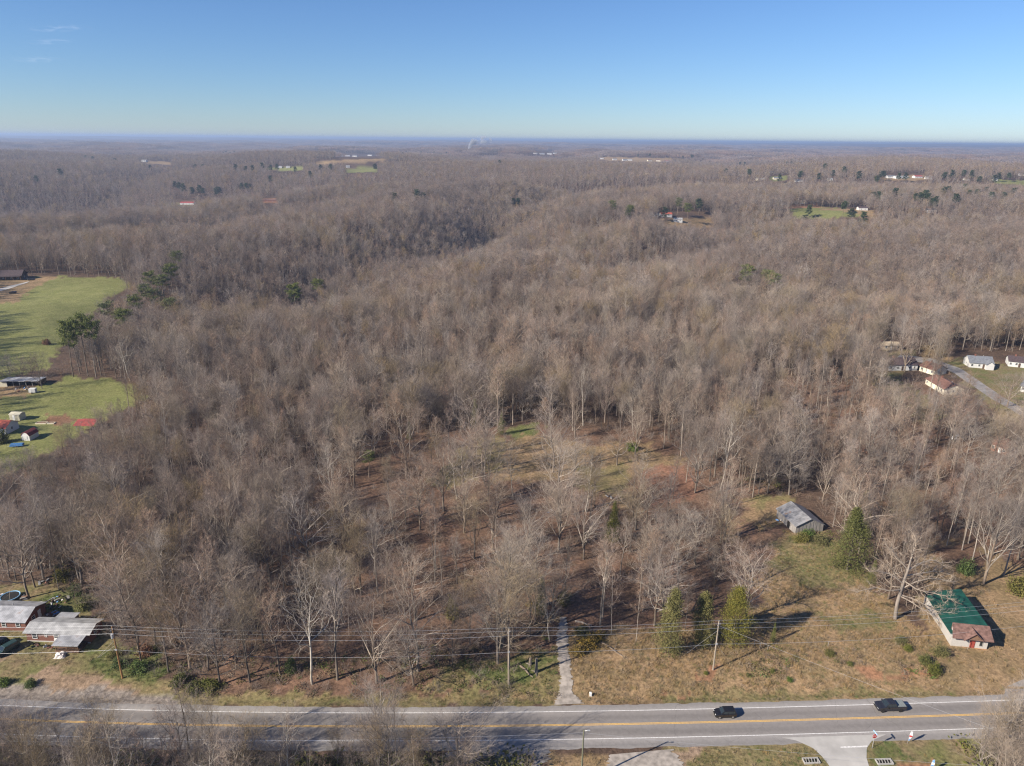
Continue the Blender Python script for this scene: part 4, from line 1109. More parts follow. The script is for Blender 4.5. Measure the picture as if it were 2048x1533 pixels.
SF = ('stem', 'foliage')
def shrub(kind, bx, by, w, h, label, group=None):
    b = G(bx, by)
    put('shrub', SHRUBS[kind], SF, b, (w / 3.2, w / 3.2, h / 1.75), label, 'shrub', group, bx * 0.7)
for a in (('green', 62, 1373, 2.3, 1.7, 'round green shrub on the lawn, the one farther from the gravel drive'),
          ('green', 6, 1370, 2.6, 1.7, 'round green shrub on the lawn next to the gravel drive'),
          ('green', 1931, 1146, 4.0, 4.4, 'rounded bright green evergreen shrub behind the green-roofed building'),
          ('olive', 2038, 1185, 6.5, 4.5, 'large olive shrub beside the bare trees behind the green-roofed building'),
          ('yellow', 1178, 1290, 5.0, 2.3, 'blooming yellow forsythia beside the driveway'),
          ('yellow', 1155, 1306, 3.6, 1.9, 'low yellow forsythia at the driveway edge'),
          ('yellow', 1196, 1276, 3.4, 1.6, 'faded yellow forsythia behind the larger blooming one'),
          ('olive', 1165, 1268, 4.0, 1.8, 'olive shrub behind the forsythia'),
          ('yellow', 1062, 1212, 2.6, 1.4, 'small yellow shrub above the driveway among bare trees'),
          ('green', 243, 1330, 3.4, 1.8, 'leafy green shrub at the foot of the brown power pole'),
          ('green', 275, 1340, 4.4, 1.9, 'wide green shrub behind the brown power pole'),
          ('olive', 230, 1312, 3.2, 1.5, 'olive shrub in front of the woods near the brick house'),
          ('dark', 390, 1380, 4.2, 2.0, 'dark shrub at the wood edge above the road'),
          ('dark', 420, 1376, 4.6, 2.2, 'dark shrub with a wide crown at the wood edge above the road'),
          ('dark', 360, 1366, 4.2, 2.4, 'dark tangled shrub beside the green shrubs'),
          ('green', 582, 1345, 2.4, 3.8, 'tall ivy-green shrub beside the leaning sycamore'),
          ('green', 150, 1190, 3.2, 3.0, 'bright green shrub behind the scrap heap'),
          ('olive', 125, 1160, 4.2, 3.0, 'olive shrub under the yard trees behind the brick houses'),
          ('dark', 175, 1215, 4.0, 3.4, 'dark shrub at the wood edge beside the brick house yard'),
          ('dark', 1868, 1345, 3.2, 2.6, 'dark green shrub in the corner left of the white block wall'),
          ('olive', 1880, 1310, 3.6, 2.2, 'olive shrub against the white block wall'),
          ('dark', 1850, 1325, 3.2, 2.0, 'low dark shrub beside the shrub at the block wall'),
          ('olive', 1800, 1285, 3.0, 1.5, 'olive shrub in dry grass below the great oak'),
          ('dark', 1815, 1300, 2.2, 1.4, 'dark low shrub in dry grass below the great oak'),
          ('olive', 1640, 1085, 5.0, 2.2, 'olive brush in front of the grey shed gable'),
          ('olive', 1602, 1082, 4.4, 2.4, 'olive brush at the corner of the grey shed'),
          ('green', 1617, 1070, 3.6, 2.0, 'green vine shrub climbing the grey shed'),
          ('rust', 1720, 905, 5.0, 5.0, 'rust-leaved young tree in the woods'),
          ('rust', 292, 1310, 3.4, 3.0, 'rust-leaved shrub under the trees beside the brown power pole'),
          ('green', 1262, 900, 4.6, 3.0, 'green thicket behind the clearing trees'),
          ('olive', 960, 850, 6.5, 2.6, 'olive thicket left of the small green clearing'),
          ('olive', 905, 1235, 3.6, 5.0, 'olive shrub in the woods above the green bank'),
          ('olive', 1128, 1205, 4.0, 3.0, 'olive shrub among bare trees at the driveway top'),
          ('olive', 1000, 850, 5.0, 2.4, 'olive thicket touching the small green clearing'),
          ('dark', 1545, 1345, 1.5, 0.9, 'small dark shrub in the roadside grass by the stakes'),
          ('dark', 1700, 1330, 1.5, 0.9, 'small dark shrub above the orange clay bank'),
          ('green', 1580, 1362, 1.3, 0.9, 'small bright shrub in the roadside grass'),
          ('dark', 1412, 1348, 1.1, 0.6, 'small dark shrub at the foot of the leaning power pole'),
          ('dark', 1496, 1352, 1.1, 0.7, 'small dark shrub between power pole and stakes'),
          ('olive', 1660, 1310, 2.6, 1.0, 'low olive shrub in the dry grass under the wires'),
          ('dark', 4, 886, 5.5, 5.5, 'dark evergreen shrub beside the red-roofed house')):
    shrub(*a)
# the brush pile in the field
shrub('rust', 93, 689, 4.2, 3.0, 'brown brush pile in the green field')

# leafless undergrowth and grass: nobody could count it
def thicket(seed, n=22, H=2.2, m=7, w=0.011):
    rng = np.random.default_rng(seed)
    p = np.c_[rng.normal(0, 0.45, (n, 2)), np.full(n, -0.1)]
    st = grow(rng, p, norm(rng.normal(0, 0.45, (n, 3)) + UP), H * rng.uniform(0.5, 1.1, n), 4, 0.16, 0.05)
    a = tubes(st, np.full(n, 0.016), np.full(n, 0.007), 3)
    q, d, t, o = sample_on(rng, st, m, 0.3, 1.0)
    b = ribbons(rng, q, norm(side(rng, d, rng.uniform(0.4, 1.0, len(d))) + UP * 0.2), rng.uniform(0.4, 0.9, len(d)), np.full(len(d), w))
    v, f = cat_mesh([a, b])
    return v, f
def tuft(seed, n=26, H=0.55, w=0.02):
    rng = np.random.default_rng(seed)
    p = np.c_[rng.normal(0, 0.28, (n, 2)), np.zeros(n)]
    d = norm(rng.normal(0, 0.5, (n, 3)) * [1, 1, 0.3] + UP)
    return ribbons(rng, p, d, H * rng.uniform(0.5, 1.2, n), np.full(n, w))
def leafy(seed, n=60, R=0.8):
    rng = np.random.default_rng(seed)
    c = rng.normal(0, 1, (n, 3)) * [R * 0.6, R * 0.6, R * 0.35]; c[:, 2] = np.abs(c[:, 2])
    return leaf_quads(rng, c, 0.13, 0.6)
UND = [np_mesh('thicket', *thicket(700), M_TWIG), np_mesh('thicket', *thicket(701, 26, 2.8), M_TWIG_G), np_mesh('thicket', *thicket(702, 20, 1.8), M_BRUSH), np_mesh('thicket', *thicket(703, 14, 5.0, 12), M_TWIG)]
TUF = [np_mesh('tuft', *tuft(710), mat('straw', (0.36, 0.255, 0.150), 0.9, 0.2, 1.0, rnd=0.2)), np_mesh('tuft', *tuft(711, 30, 0.7), mat('tan_grass', (0.29, 0.215, 0.120), 0.9, 0.2, 1.0, rnd=0.2)),
       np_mesh('tuft', *tuft(712, 30, 0.45), mat('olive_grass', (0.155, 0.150, 0.062), 0.9, 0.2, 1.0, rnd=0.2)), np_mesh('tuft', *tuft(713, 36, 0.4), mat('green_grass', (0.095, 0.140, 0.038), 0.9, 0.2, 1.0, rnd=0.2))]
LEA = [np_mesh('leafy', *leafy(720), M_SHRUB), np_mesh('leafy', *leafy(721), M_OLIVE), np_mesh('leafy', *leafy(722), M_CEDAR_D), np_mesh('leafy', *leafy(723, 80, 0.8), M_BRUSH)]

def build_undergrowth():
    x, y, r = jgrid(-320, 320, 84, 430, 3.1, 31)
    px, py = proj(x, y, terrain(x, y))
    d = y - road_y(x)
    ok = (np.abs(x) < 0.86 * np.maximum(y, 125)) & ((d > 6.8) | ((d > 4.0) & (x < 7) & (x > -78)) | ((d < -10.5) & (x < 8)) | ((d < -10.5) & (x > 82)))
    for poly in NO_TREE + CLEAR: ok &= ~inpoly(px, py, poly)
    op = inpoly(px, py, OPEN)
    patch = vnoise(x / 14, y / 14, 81)
    pr = np.where(op, 0.22 + 0.35 * (patch > 0.25), 0.62) * np.where(y > 260, 0.7, 1.0)
    pr = np.where(op, pr + 0.18, pr)
    pr = np.where((d > 3.5) & (d < 20) & (x < 8) & (x > -80), 0.92, pr)
    pr = np.where(d < -10, 0.98, pr)
    ok &= r.random(len(x)) < pr
    bank = inpoly(px, py, [(1480, 1296), (1700, 1300), (1870, 1312), (1880, 1362), (1480, 1356)]) & (patch > -0.1) & (r.random(len(x)) < 0.8)
    ok |= bank
    sb = np.where(bank, 0.55, 1.0)[ok]
    x, y = x[ok], y[ok]
    vid = r.choice([0, 0, 1, 1, 2, 2, 3], len(x)); vid[(sb < 1) & (vid == 3)] = 2
    s = r.uniform(0.5, 1.15, len(x)) * sb; s[vid == 3] *= 0.9
    scatter_object('undergrowth', np.stack([x, y, terrain(x, y)], -1), r.random(len(x)) * 6.28, s, vid, UND, 'tangled leafless undergrowth below the trees')
    # grass tufts on the verge, bank and yards
    x, y, r = jgrid(-115, 118, 88, 182, 0.62, 32)
    A, B = cover_of(x, y)
    px, py = proj(x, y, terrain(x, y))
    d = y - road_y(x)
    cid = np.full(len(x), -1)
    for i, nm in ((0, 'dry'), (2, 'olive'), (3, 'green'), (2, 'lawn')):
        cid[np.all(np.abs(A - np.array(COVER[nm][0])) < 1e-6, axis=1)] = i
    ok = (cid >= 0) & (px > -30) & (px < 2080) & (py < 1570) & ((d > 2.0) | (d < -9.4))
    drive = inpoly(px, py, [(1106, 1412), (1119, 1371), (1115, 1326), (1110, 1290), (1114, 1262), (1136, 1262), (1140, 1326), (1148, 1371), (1176, 1412)])
    street = inpoly(px, py, [(1558, 1472), (1593, 1481), (1626, 1496), (1645, 1514), (1659, 1533), (1690, 1640), (1750, 1640), (1739, 1533), (1733, 1517), (1734, 1497), (1745, 1482), (1775, 1468)])
    pad = inpoly(px, py, [(1212, 1506), (1350, 1496), (1400, 1620), (1200, 1620)])
    ok &= ~drive & ~street & ~pad
    pn = vnoise(x / 4.5, y / 4.5, 83)
    lawnish = np.all(np.abs(A - np.array(COVER['lawn'][0])) < 1e-6, axis=1)
    ok &= r.random(len(x)) < np.where(lawnish, 0.12, np.where((cid == 0) & (px > 1860), 0.2, np.clip(0.62 + 0.5 * pn, 0.1, 1)))
    x, y, cid = x[ok], y[ok], cid[ok]
    vid = np.where(cid == 0, r.choice([0, 1, 1, 2], len(x), p=[0.4, 0.25, 0.2, 0.15]), np.where(cid == 2, r.choice([1, 2, 2, 3], len(x)), r.choice([2, 3, 3], len(x))))
    scatter_object('grass', np.stack([x, y, terrain(x, y)], -1), r.random(len(x)) * 6.28, r.uniform(0.5, 1.15, len(x)) * np.where(cid == 0, 1.0, 0.75), vid, TUF, 'dry tan and green grass along the roadside bank')
    print('tufts', len(x))
    # greening ground plants at the wood edge and across the road
    x, y, r = jgrid(-118, 118, 84, 210, 1.25, 33)
    px, py = proj(x, y, terrain(x, y)); d = y - road_y(x)
    G1 = inpoly(px, py, [(300, 1320), (640, 1310), (900, 1290), (1110, 1270), (1116, 1392), (900, 1396), (420, 1398)])
    G2 = (d < -11) & ((x < 4) | (x > 84))
    G3 = inpoly(px, py, [(860, 840), (1010, 820), (1040, 880), (960, 950), (880, 960)]) | inpoly(px, py, [(1560, 1070), (1680, 1060), (1700, 1120), (1600, 1110)]) | inpoly(px, py, [(1400, 950), (1560, 940), (1570, 1010), (1430, 1010)])
    G5 = inpoly(px, py, [(1500, 1296), (1700, 1300), (1870, 1312), (1880, 1362), (1500, 1356)])
    G4 = inpoly(px, py, [(100, 1090), (200, 1100), (230, 1200), (290, 1330), (220, 1330), (190, 1210), (110, 1180)])
    pn = vnoise(x / 6, y / 6, 85)
    ok = (G1 & (r.random(len(x)) < 0.22 + 0.5 * (pn > 0.0))) | (G2 & (r.random(len(x)) < 0.75)) | ((G3 | G4) & (r.random(len(x)) < 0.5 * (pn > -0.1))) | (G5 & (r.random(len(x)) < 0.45 * (pn > -0.1)))
    x, y = x[ok], y[ok]
    vid = np.where(y < road_y(x), r.choice([1, 2, 2], len(x)), r.choice([0, 1, 2, 3, 3, 3], len(x)))
    scatter_object('ground_plants', np.stack([x, y, terrain(x, y)], -1), r.random(len(x)) * 6.28, r.uniform(0.5, 1.3, len(x)) * np.where(y < road_y(x), r.uniform(1.0, 3.0, len(x)), 1.0), vid, LEA, 'greening vines and low plants at the wood edge')
build_undergrowth()

# ------------------------------------------------------------------ the great oak leaning over the green roof
def great_oak():
    rng = np.random.default_rng(808)
    b, h = height_at(1790, 1238, 1100)
    base = np.array(b)
    def at(px, py, yy):
        d = ray(px, py); t = yy / d[1]; return np.array([0, 0, CAM_H]) + d * t - base
    y0 = base[1]
    tr = np.stack([[0, 0, -0.4], at(1795, 1205, y0), at(1806, 1168, y0 + .6), at(1816, 1140, y0 + .8), at(1822, 1118, y0 + 1)])[None]
    limbs_px = [
        [(1803, 1178, .4), (1830, 1165, 1), (1856, 1158, 2), (1885, 1160, 3), (1908, 1166, 4)],
        [(1800, 1190, .2), (1828, 1198, 0), (1856, 1214, -1), (1882, 1228, -2), (1915, 1233, -2), (1932, 1222, -1)],
        [(1799, 1192, .2), (1826, 1206, -1), (1850, 1222, -2), (1872, 1240, -3), (1880, 1252, -3)],
        [(1806, 1168, .5), (1784, 1150, 0), (1760, 1142, 0), (1738, 1146, -1)],
        [(1802, 1180, .4), (1778, 1182, -1), (1752, 1176, -1), (1728, 1180, -2), (1712, 1184, -2)],
        [(1816, 1140, .8), (1798, 1120, 1), (1785, 1102, 1), (1772, 1090, 1)],
        [(1820, 1125, 1), (1826, 1105, 1), (1832, 1088, 2), (1830, 1072, 2)],
        [(1816, 1140, .8), (1842, 1126, 2), (1866, 1120, 3), (1888, 1128, 4)],
        [(1812, 1152, .8), (1845, 1146, 3), (1872, 1142, 5), (1898, 1148, 7)],
        [(1808, 1162, .6), (1832, 1178, -1), (1862, 1186, -2), (1890, 1192, -3), (1905, 1200, -3)],
    ]
    tv = [tubes(tr, np.array([0.46]), np.array([0.16]), 8)]
    cv, tw = [], []
    for L_ in limbs_px:
        P = np.array([at(px, py, y0 + dy) for px, py, dy in L_])
        s = np.linspace(0, len(P) - 1, 9)
        Q = np.stack([np.interp(s, np.arange(len(P)), P[:, k]) for k in range(3)], -1) + rng.normal(0, 0.10, (9, 3)) * np.linspace(0, 1, 9)[:, None]
        pl = Q[None]
        cv.append(tubes(pl, np.array([0.17]), np.array([0.04]), 5))
        p, d, t, o = sample_on(rng, pl, 24, 0.12, 1.0)
        bd = norm(side(rng, d, rng.uniform(0.5, 1.2, len(d))) + UP * 0.15)
        bl = rng.uniform(1.4, 4.0, len(d)) * (1.15 - 0.5 * t)
        br = grow(rng, p, bd, bl, 4, 0.28, 0.05)
        cv.append(tubes(br, np.full(len(d), 0.06), np.full(len(d), 0.015), 3))
        p, d, t, o = sample_on(rng, br, 10, 0.2, 1.0)
        td = norm(side(rng, d, rng.uniform(0.4, 1.1, len(d))) + UP * 0.1); tl = rng.uniform(0.5, 1.3, len(d))
        tw.append(ribbons(rng, p, td, tl, np.full(len(d), 0.014)))
        ts = np.stack([p, p + td * tl[:, None]], 1)
        p, d, t, o = sample_on(rng, ts, 3, 0.3, 1.0)
        tw.append(ribbons(rng, p, norm(side(rng, d, rng.uniform(0.4, 1.0, len(d)))), rng.uniform(0.3, 0.7, len(d)), np.full(len(d), 0.009)))
    t = empty('oak_tree', base, 0, 1, 'great gnarled bare oak leaning its limbs over the green roof', 'tree')
    link('trunk', np_mesh('trunk', *cat_mesh(tv), M_BARK, smooth=True), t)
    c, w = cat_mesh(cv), cat_mesh(tw)
    v, f = cat_mesh([c, w])
    link('crown', np_mesh('crown', v, f, [M_BARK_P, M_TWIG_P], np.r_[np.zeros(len(c[1])), np.ones(len(w[1]))]), t)
great_oak()
# ------------------------------------------------------------------ buildings
def metal_roof(name, col, rib=0.4, axis=0, rust=None, rough=0.5, metal=0.1):
    if name in MATS: return MATS[name]
    m, nt, b = new_mat(name)
    N, L = nt.nodes, nt.links
    tc = N.new('ShaderNodeTexCoord'); sp = N.new('ShaderNodeSeparateXYZ'); L.new(tc.outputs['Object'], sp.inputs[0])
    mm = N.new('ShaderNodeMath'); mm.operation = 'MULTIPLY'; mm.inputs[1].default_value = 1.0 / rib; L.new(sp.outputs[axis], mm.inputs[0])
    fr = N.new('ShaderNodeMath'); fr.operation = 'FRACT'; L.new(mm.outputs[0], fr.inputs[0])
    rr = N.new('ShaderNodeMapRange'); rr.inputs[1].default_value = 0.82; rr.inputs[2].default_value = 0.9; rr.inputs[3].default_value = 1.0; rr.inputs[4].default_value = 0.74; L.new(fr.outputs[0], rr.inputs[0])
    nz = N.new('ShaderNodeTexNoise'); nz.inputs['Scale'].default_value = 0.7; nz.inputs['Detail'].default_value = 6; L.new(tc.outputs['Object'], nz.inputs[0])
    rp = N.new('ShaderNodeValToRGB'); c = np.array(col)
    rp.color_ramp.elements[0].position, rp.color_ramp.elements[1].position = 0.35, 0.65
    rp.color_ramp.elements[0].color = (*(c * 0.72), 1); rp.color_ramp.elements[1].color = (*np.minimum(c * 1.22, 0.95), 1)
    if rust is not None:
        e = rp.color_ramp.elements.new(0.74); e.color = (*rust, 1); rp.color_ramp.elements[1].position = 0.6
    L.new(nz.outputs['Fac'], rp.inputs[0])
    hs = N.new('ShaderNodeHueSaturation'); L.new(rp.outputs[0], hs.inputs['Color']); L.new(rr.outputs[0], hs.inputs['Value'])
    L.new(hs.outputs[0], b.inputs['Base Color']); b.inputs['Roughness'].default_value = rough; b.inputs['Metallic'].default_value = metal
    bp = N.new('ShaderNodeBump'); bp.inputs['Strength'].default_value = 0.5; bp.inputs['Distance'].default_value = 0.03
    L.new(rr.outputs[0], bp.inputs['Height']); L.new(bp.outputs[0], b.inputs['Normal'])
    MATS[name] = m
    return m

def brick_mat(name, c1, c2, mortar):
    if name in MATS: return MATS[name]
    m, nt, b = new_mat(name)
    N, L = nt.nodes, nt.links
    tc = N.new('ShaderNodeTexCoord'); mp = N.new('ShaderNodeMapping'); mp.inputs['Rotation'].default_value = (math.pi / 2, 0, 0)
    L.new(tc.outputs['Object'], mp.inputs[0])
    bt = N.new('ShaderNodeTexBrick'); bt.inputs['Scale'].default_value = 2.2
    bt.inputs['Color1'].default_value = (*c1, 1); bt.inputs['Color2'].default_value = (*c2, 1); bt.inputs['Mortar'].default_value = (*mortar, 1); bt.inputs['Mortar Size'].default_value = 0.02
    L.new(mp.outputs[0], bt.inputs['Vector']); L.new(bt.outputs['Color'], b.inputs['Base Color']); b.inputs['Roughness'].default_value = 0.9
    MATS[name] = m
    return m

M_ROOF_G = metal_roof('grey_metal_roof', (0.37, 0.37, 0.365))
M_ROOF_G2 = metal_roof('weathered_metal_roof', (0.34, 0.345, 0.36), rust=(0.30, 0.26, 0.24))
M_ROOF_SHED = metal_roof('rusting_tin_roof', (0.235, 0.235, 0.242), rib=0.7, axis=1, rust=(0.33, 0.20, 0.12))
M_ROOF_GREEN = metal_roof('green_metal_roof', (0.009, 0.064, 0.046), rib=0.6, axis=1, metal=0.0, rough=0.5)
M_ROOF_RED = metal_roof('red_metal_roof', (0.36, 0.07, 0.055), rib=0.5, metal=0.0)
M_ROOF_ORANGE = metal_roof('orange_red_roof', (0.48, 0.11, 0.06), rib=0.5, metal=0.0)
M_SHINGLE_B = mat('brown_shingles', (0.165, 0.098, 0.082), 0.95, 0.35, 1.6, detail=8)
M_SHINGLE_D = mat('dark_brown_shingles', (0.075, 0.055, 0.058), 0.95, 0.25, 1.2, detail=8)
M_SHINGLE_R = mat('red_brown_shingles', (0.165, 0.090, 0.072), 0.95, 0.2, 1.2, detail=8)
M_SHINGLE_G = mat('grey_shingles', (0.155, 0.165, 0.185), 0.95, 0.2, 1.2, detail=8)
M_BRICK = brick_mat('red_brick', (0.200, 0.065, 0.042), (0.150, 0.052, 0.036), (0.22, 0.16, 0.13))
M_GALV0 = mat('vent_metal', (0.4, 0.4, 0.4), 0.5, 0.1, 3)
M_BRICK2 = brick_mat('orange_brick', (0.30, 0.12, 0.07), (0.24, 0.10, 0.06), (0.30, 0.22, 0.17))
M_BLOCK = brick_mat('white_painted_block', (0.52, 0.50, 0.47), (0.45, 0.43, 0.40), (0.38, 0.36, 0.33))
M_SIDING = mat('white_siding', (0.56, 0.56, 0.545), 0.7, 0.06, 0.8, stretch=(0.2, 0.2, 6))
M_CREAM = mat('cream_siding', (0.60, 0.55, 0.44), 0.75, 0.08, 0.8, stretch=(0.2, 0.2, 6))
M_TAN = mat('tan_siding', (0.40, 0.33, 0.24), 0.8, 0.1, 0.8)
M_BEIGE = mat('beige_siding', (0.50, 0.47, 0.36), 0.8, 0.08, 0.8, stretch=(6, 6, 0.3))
M_GREYWOOD = mat('weathered_boards', (0.28, 0.262, 0.245), 0.95, 0.28, 1.3, stretch=(4, 4, 0.4), detail=6)
M_DKWOOD = mat('dark_brown_wood', (0.085, 0.055, 0.042), 0.9, 0.25, 2)
M_WOOD = mat('brown_wood', (0.19, 0.115, 0.075), 0.9, 0.25, 2)
M_GLASS = mat('window_glass', (0.025, 0.03, 0.035), 0.12, 0.1, 2, spec=0.6)
M_TRIM = mat('white_trim', (0.72, 0.72, 0.70), 0.6, 0.05, 2)
M_DOOR_R = mat('red_door', (0.30, 0.060, 0.045), 0.6, 0.12, 2)
M_DARK = mat('dark_interior', (0.02, 0.018, 0.016), 0.95, 0.2, 2)
M_ORANGEBASE = mat('clay_stained_base', (0.46, 0.25, 0.14), 0.95, 0.2, 1.5)
M_TARP = mat('white_tarp', (0.62, 0.58, 0.54), 0.8, 0.15, 2)

def window(parent, x, y, z, w, h, axis, depth=0.06, frame=None, sash=True):
    """a window standing out of a wall; axis 'x-','x+','y-','y+' is the way it looks"""
    f = frame or M_TRIM
    t = 0.09
    mb = MB()
    s = -1 if axis[1] == '-' else 1
    def bx(a0, z0, a1, z1, d0, d1):
        lo, hi = sorted((d0 * s, d1 * s))
        if axis[0] == 'y': mb.box(x + a0, y + lo, z + z0, x + a1, y + hi, z + z1)
        else: mb.box(x + lo, y + a0, z + z0, x + hi, y + a1, z + z1)
    bx(0, 0, w, t, 0.002, depth); bx(0, h - t, w, h, 0.002, depth); bx(0, t, t, h - t, 0.002, depth); bx(w - t, t, w, h - t, 0.002, depth)
    if sash: bx(t, h * 0.5 - 0.03, w - t, h * 0.5 + 0.03, 0.002, depth * 0.8)
    o = mb.build('window', f, parent)
    mb = MB(); bx(t * 0.9, t * 0.9, w - t * 0.9, h - t * 0.9, 0.001, depth * 0.4); mb.build('pane', M_GLASS, o)
    return o

def door(parent, x, y, z, w, h, axis, m, depth=0.07):
    s = -1 if axis[1] == '-' else 1
    lo, hi = sorted((0.002 * s, depth * s))
    mb = MB()
    if axis[0] == 'y': mb.box(x, y + lo, z, x + w, y + hi, z + h)
    else: mb.box(x + lo, y, z, x + hi, y + w, z + h)
    o = mb.build('door', m, parent)
    k = MB(); e = sorted((depth * s, (depth + 0.05) * s))
    if axis[0] == 'y': k.box(x + w - 0.16, y + e[0], z + h * 0.46, x + w - 0.09, y + e[1], z + h * 0.52)
    else: k.box(x + e[0], y + w - 0.16, z + h * 0.46, x + e[1], y + w - 0.09, z + h * 0.52)
    k.build('handle', M_DKWOOD, o)
    return o

def gable_body(root, L, W, wh, rise, m_wall, m_roof, ov=0.4, th=0.12, ridge='x', base=-0.6):
    """walls and gable roof in the local frame: x along the front, y away"""
    mb = MB()
    if ridge == 'x':
        mb.prism([(0, base), (W, base), (W, wh), (W / 2, wh + rise), (0, wh)], 'x', 0, L)
    else:
        mb.prism([(0, base), (L, base), (L, wh), (L / 2, wh + rise), (0, wh)], 'y', 0, W)
    mb.build('wall', m_wall, root)
    half = (W if ridge == 'x' else L) / 2
    k = rise / half
    g = 0.012
    pts = [(-ov, wh - ov * k + g), (half, wh + rise + g), (2 * half + ov, wh - ov * k + g), (2 * half + ov, wh - ov * k + th + g), (half, wh + rise + th + g), (-ov, wh - ov * k + th + g)]
    MB().prism(pts, ridge, -ov, (L if ridge == 'x' else W) + ov).build('roof', m_roof, root)
    if min(L, W) > 5.5:
        r_ = root.children[-1]
        if ridge == 'x': MB().box(L * 0.28, W * 0.5 - 0.3, wh + rise * 0.6, L * 0.28 + 0.6, W * 0.5 + 0.3, wh + rise + 0.9).build('chimney', M_BRICK, r_)
        MB().tube([(L * 0.7, W * 0.62, wh + rise * 0.5), (L * 0.7, W * 0.62, wh + rise + 0.35)], 0.09, 6).build('vent_pipe', M_GALV0, r_)

def frame_at(name, A, B, label, cat, group=None, z=None):
    """empty at ground point A with x axis towards ground point B"""
    A = np.array(A, float); B = np.array(B, float)
    rz = math.atan2(B[1] - A[1], B[0] - A[0])
    zz = z if z is not None else min(float(terrain(A[0], A[1])), float(terrain(B[0], B[1])))
    t = empty(name, (A[0], A[1], zz), rz, 1, label, cat, group)
    return t

# --- brick house by the road, low metal roof and porch
def brick_house():
    t = frame_at('brick_house', (-104.6, 127.6), (-90.6, 127.2), 'low red-brick house with grey metal roof and roofed front porch', 'house')
    L, W = 13.9, 4.7
    gable_body(t, L, W, 2.45, 0.75, M_BRICK, M_ROOF_G, ov=0.45)
    MB().box(-0.03, -0.05, -0.5, L + 0.03, 0.0, 0.28).build('foundation', M_BLOCK, t)
    for x in (1.3, 6.1):
        w = window(t, x, 0, 0.85, 1.1, 1.25, 'y-', 0.1)
    window(t, 4.1, 0, 1.3, 0.5, 0.8, 'y-', 0.08)
    MB().box(6.35, -0.55, 0.75, 7.0, -0.11, 1.2).build('window_cooler', M_TRIM, t)
    window(t, L, 1.6, 1.0, 1.0, 1.1, 'x+', 0.08)
    # porch
    MB().prism([(-3.6, 1.95), (-0.46, 2.28), (-0.46, 2.38), (-3.6, 2.05)], 'x', 7.9, 13.6).build('porch_roof', M_ROOF_G2, t)
    MB().box(8.3, -3.2, -0.3, 13.3, -0.06, 0.45).build('porch_deck', M_DKWOOD, t)
    MB().box(8.2, -3.35, 0.30, 13.35, -3.2, 0.50).build('porch_beam', M_WOOD, t)
    for x in (8.4, 10.8, 13.2):
        MB().box(x - 0.06, -3.15, 0.45, x + 0.06, -3.03, 2.0).build('porch_post', M_WOOD, t)
    MB().box(8.46, -3.12, 1.15, 13.14, -3.06, 1.25).build('railing', M_WOOD, t)
    for x in np.arange(8.7, 13.1, 0.3):
        MB().box(x - 0.02, -3.11, 0.45, x + 0.02, -3.07, 1.15).build('baluster', M_WOOD, t)
    door(t, 9.6, 0, 0.45, 0.95, 1.95, 'y-', M_TRIM)
    # lean-to behind
    MB().prism([(W + 0.02, -0.5), (W + 2.6, -0.5), (W + 2.6, 1.9), (W + 0.02, 2.15)], 'x', 3.2, 7.0).build('lean_to', M_WOOD, t)
    MB().prism([(W + 0.0, 2.18), (W + 2.9, 1.92), (W + 2.9, 2.0), (W + 0.0, 2.27)], 'x', 2.9, 7.3).build('lean_to_roof', M_ROOF_G2, t)
    return t
brick_house()

def brick_house_2():
    t = frame_at('brick_house', (-124.4, 131.6), (-107.0, 131.0), 'second red-brick house with blotched whitish metal roof', 'house')
    L, W = 17.4, 6.6
    gable_body(t, L, W, 2.6, 1.25, M_BRICK, M_ROOF_G2, ov=0.5)
    for x in (12.0, 15.2): window(t, x, 0, 0.9, 1.0, 1.2, 'y-', 0.08)
    window(t, L, 2.0, 1.0, 1.1, 1.1, 'x+', 0.08); door(t, L, 4.1, 0.2, 0.9, 2.0, 'x+', M_TRIM)
    MB().box(L + 0.02, 0.6, -0.4, L + 2.2, W - 0.6, 0.35).build('back_deck', M_WOOD, t)
    for a in (0.7, 2.9, 5.1): MB().box(L + 2.05, a, 0.35, L + 2.15, a + 0.1, 1.3).build('railing_post', M_DOOR_R, t)
brick_house_2()

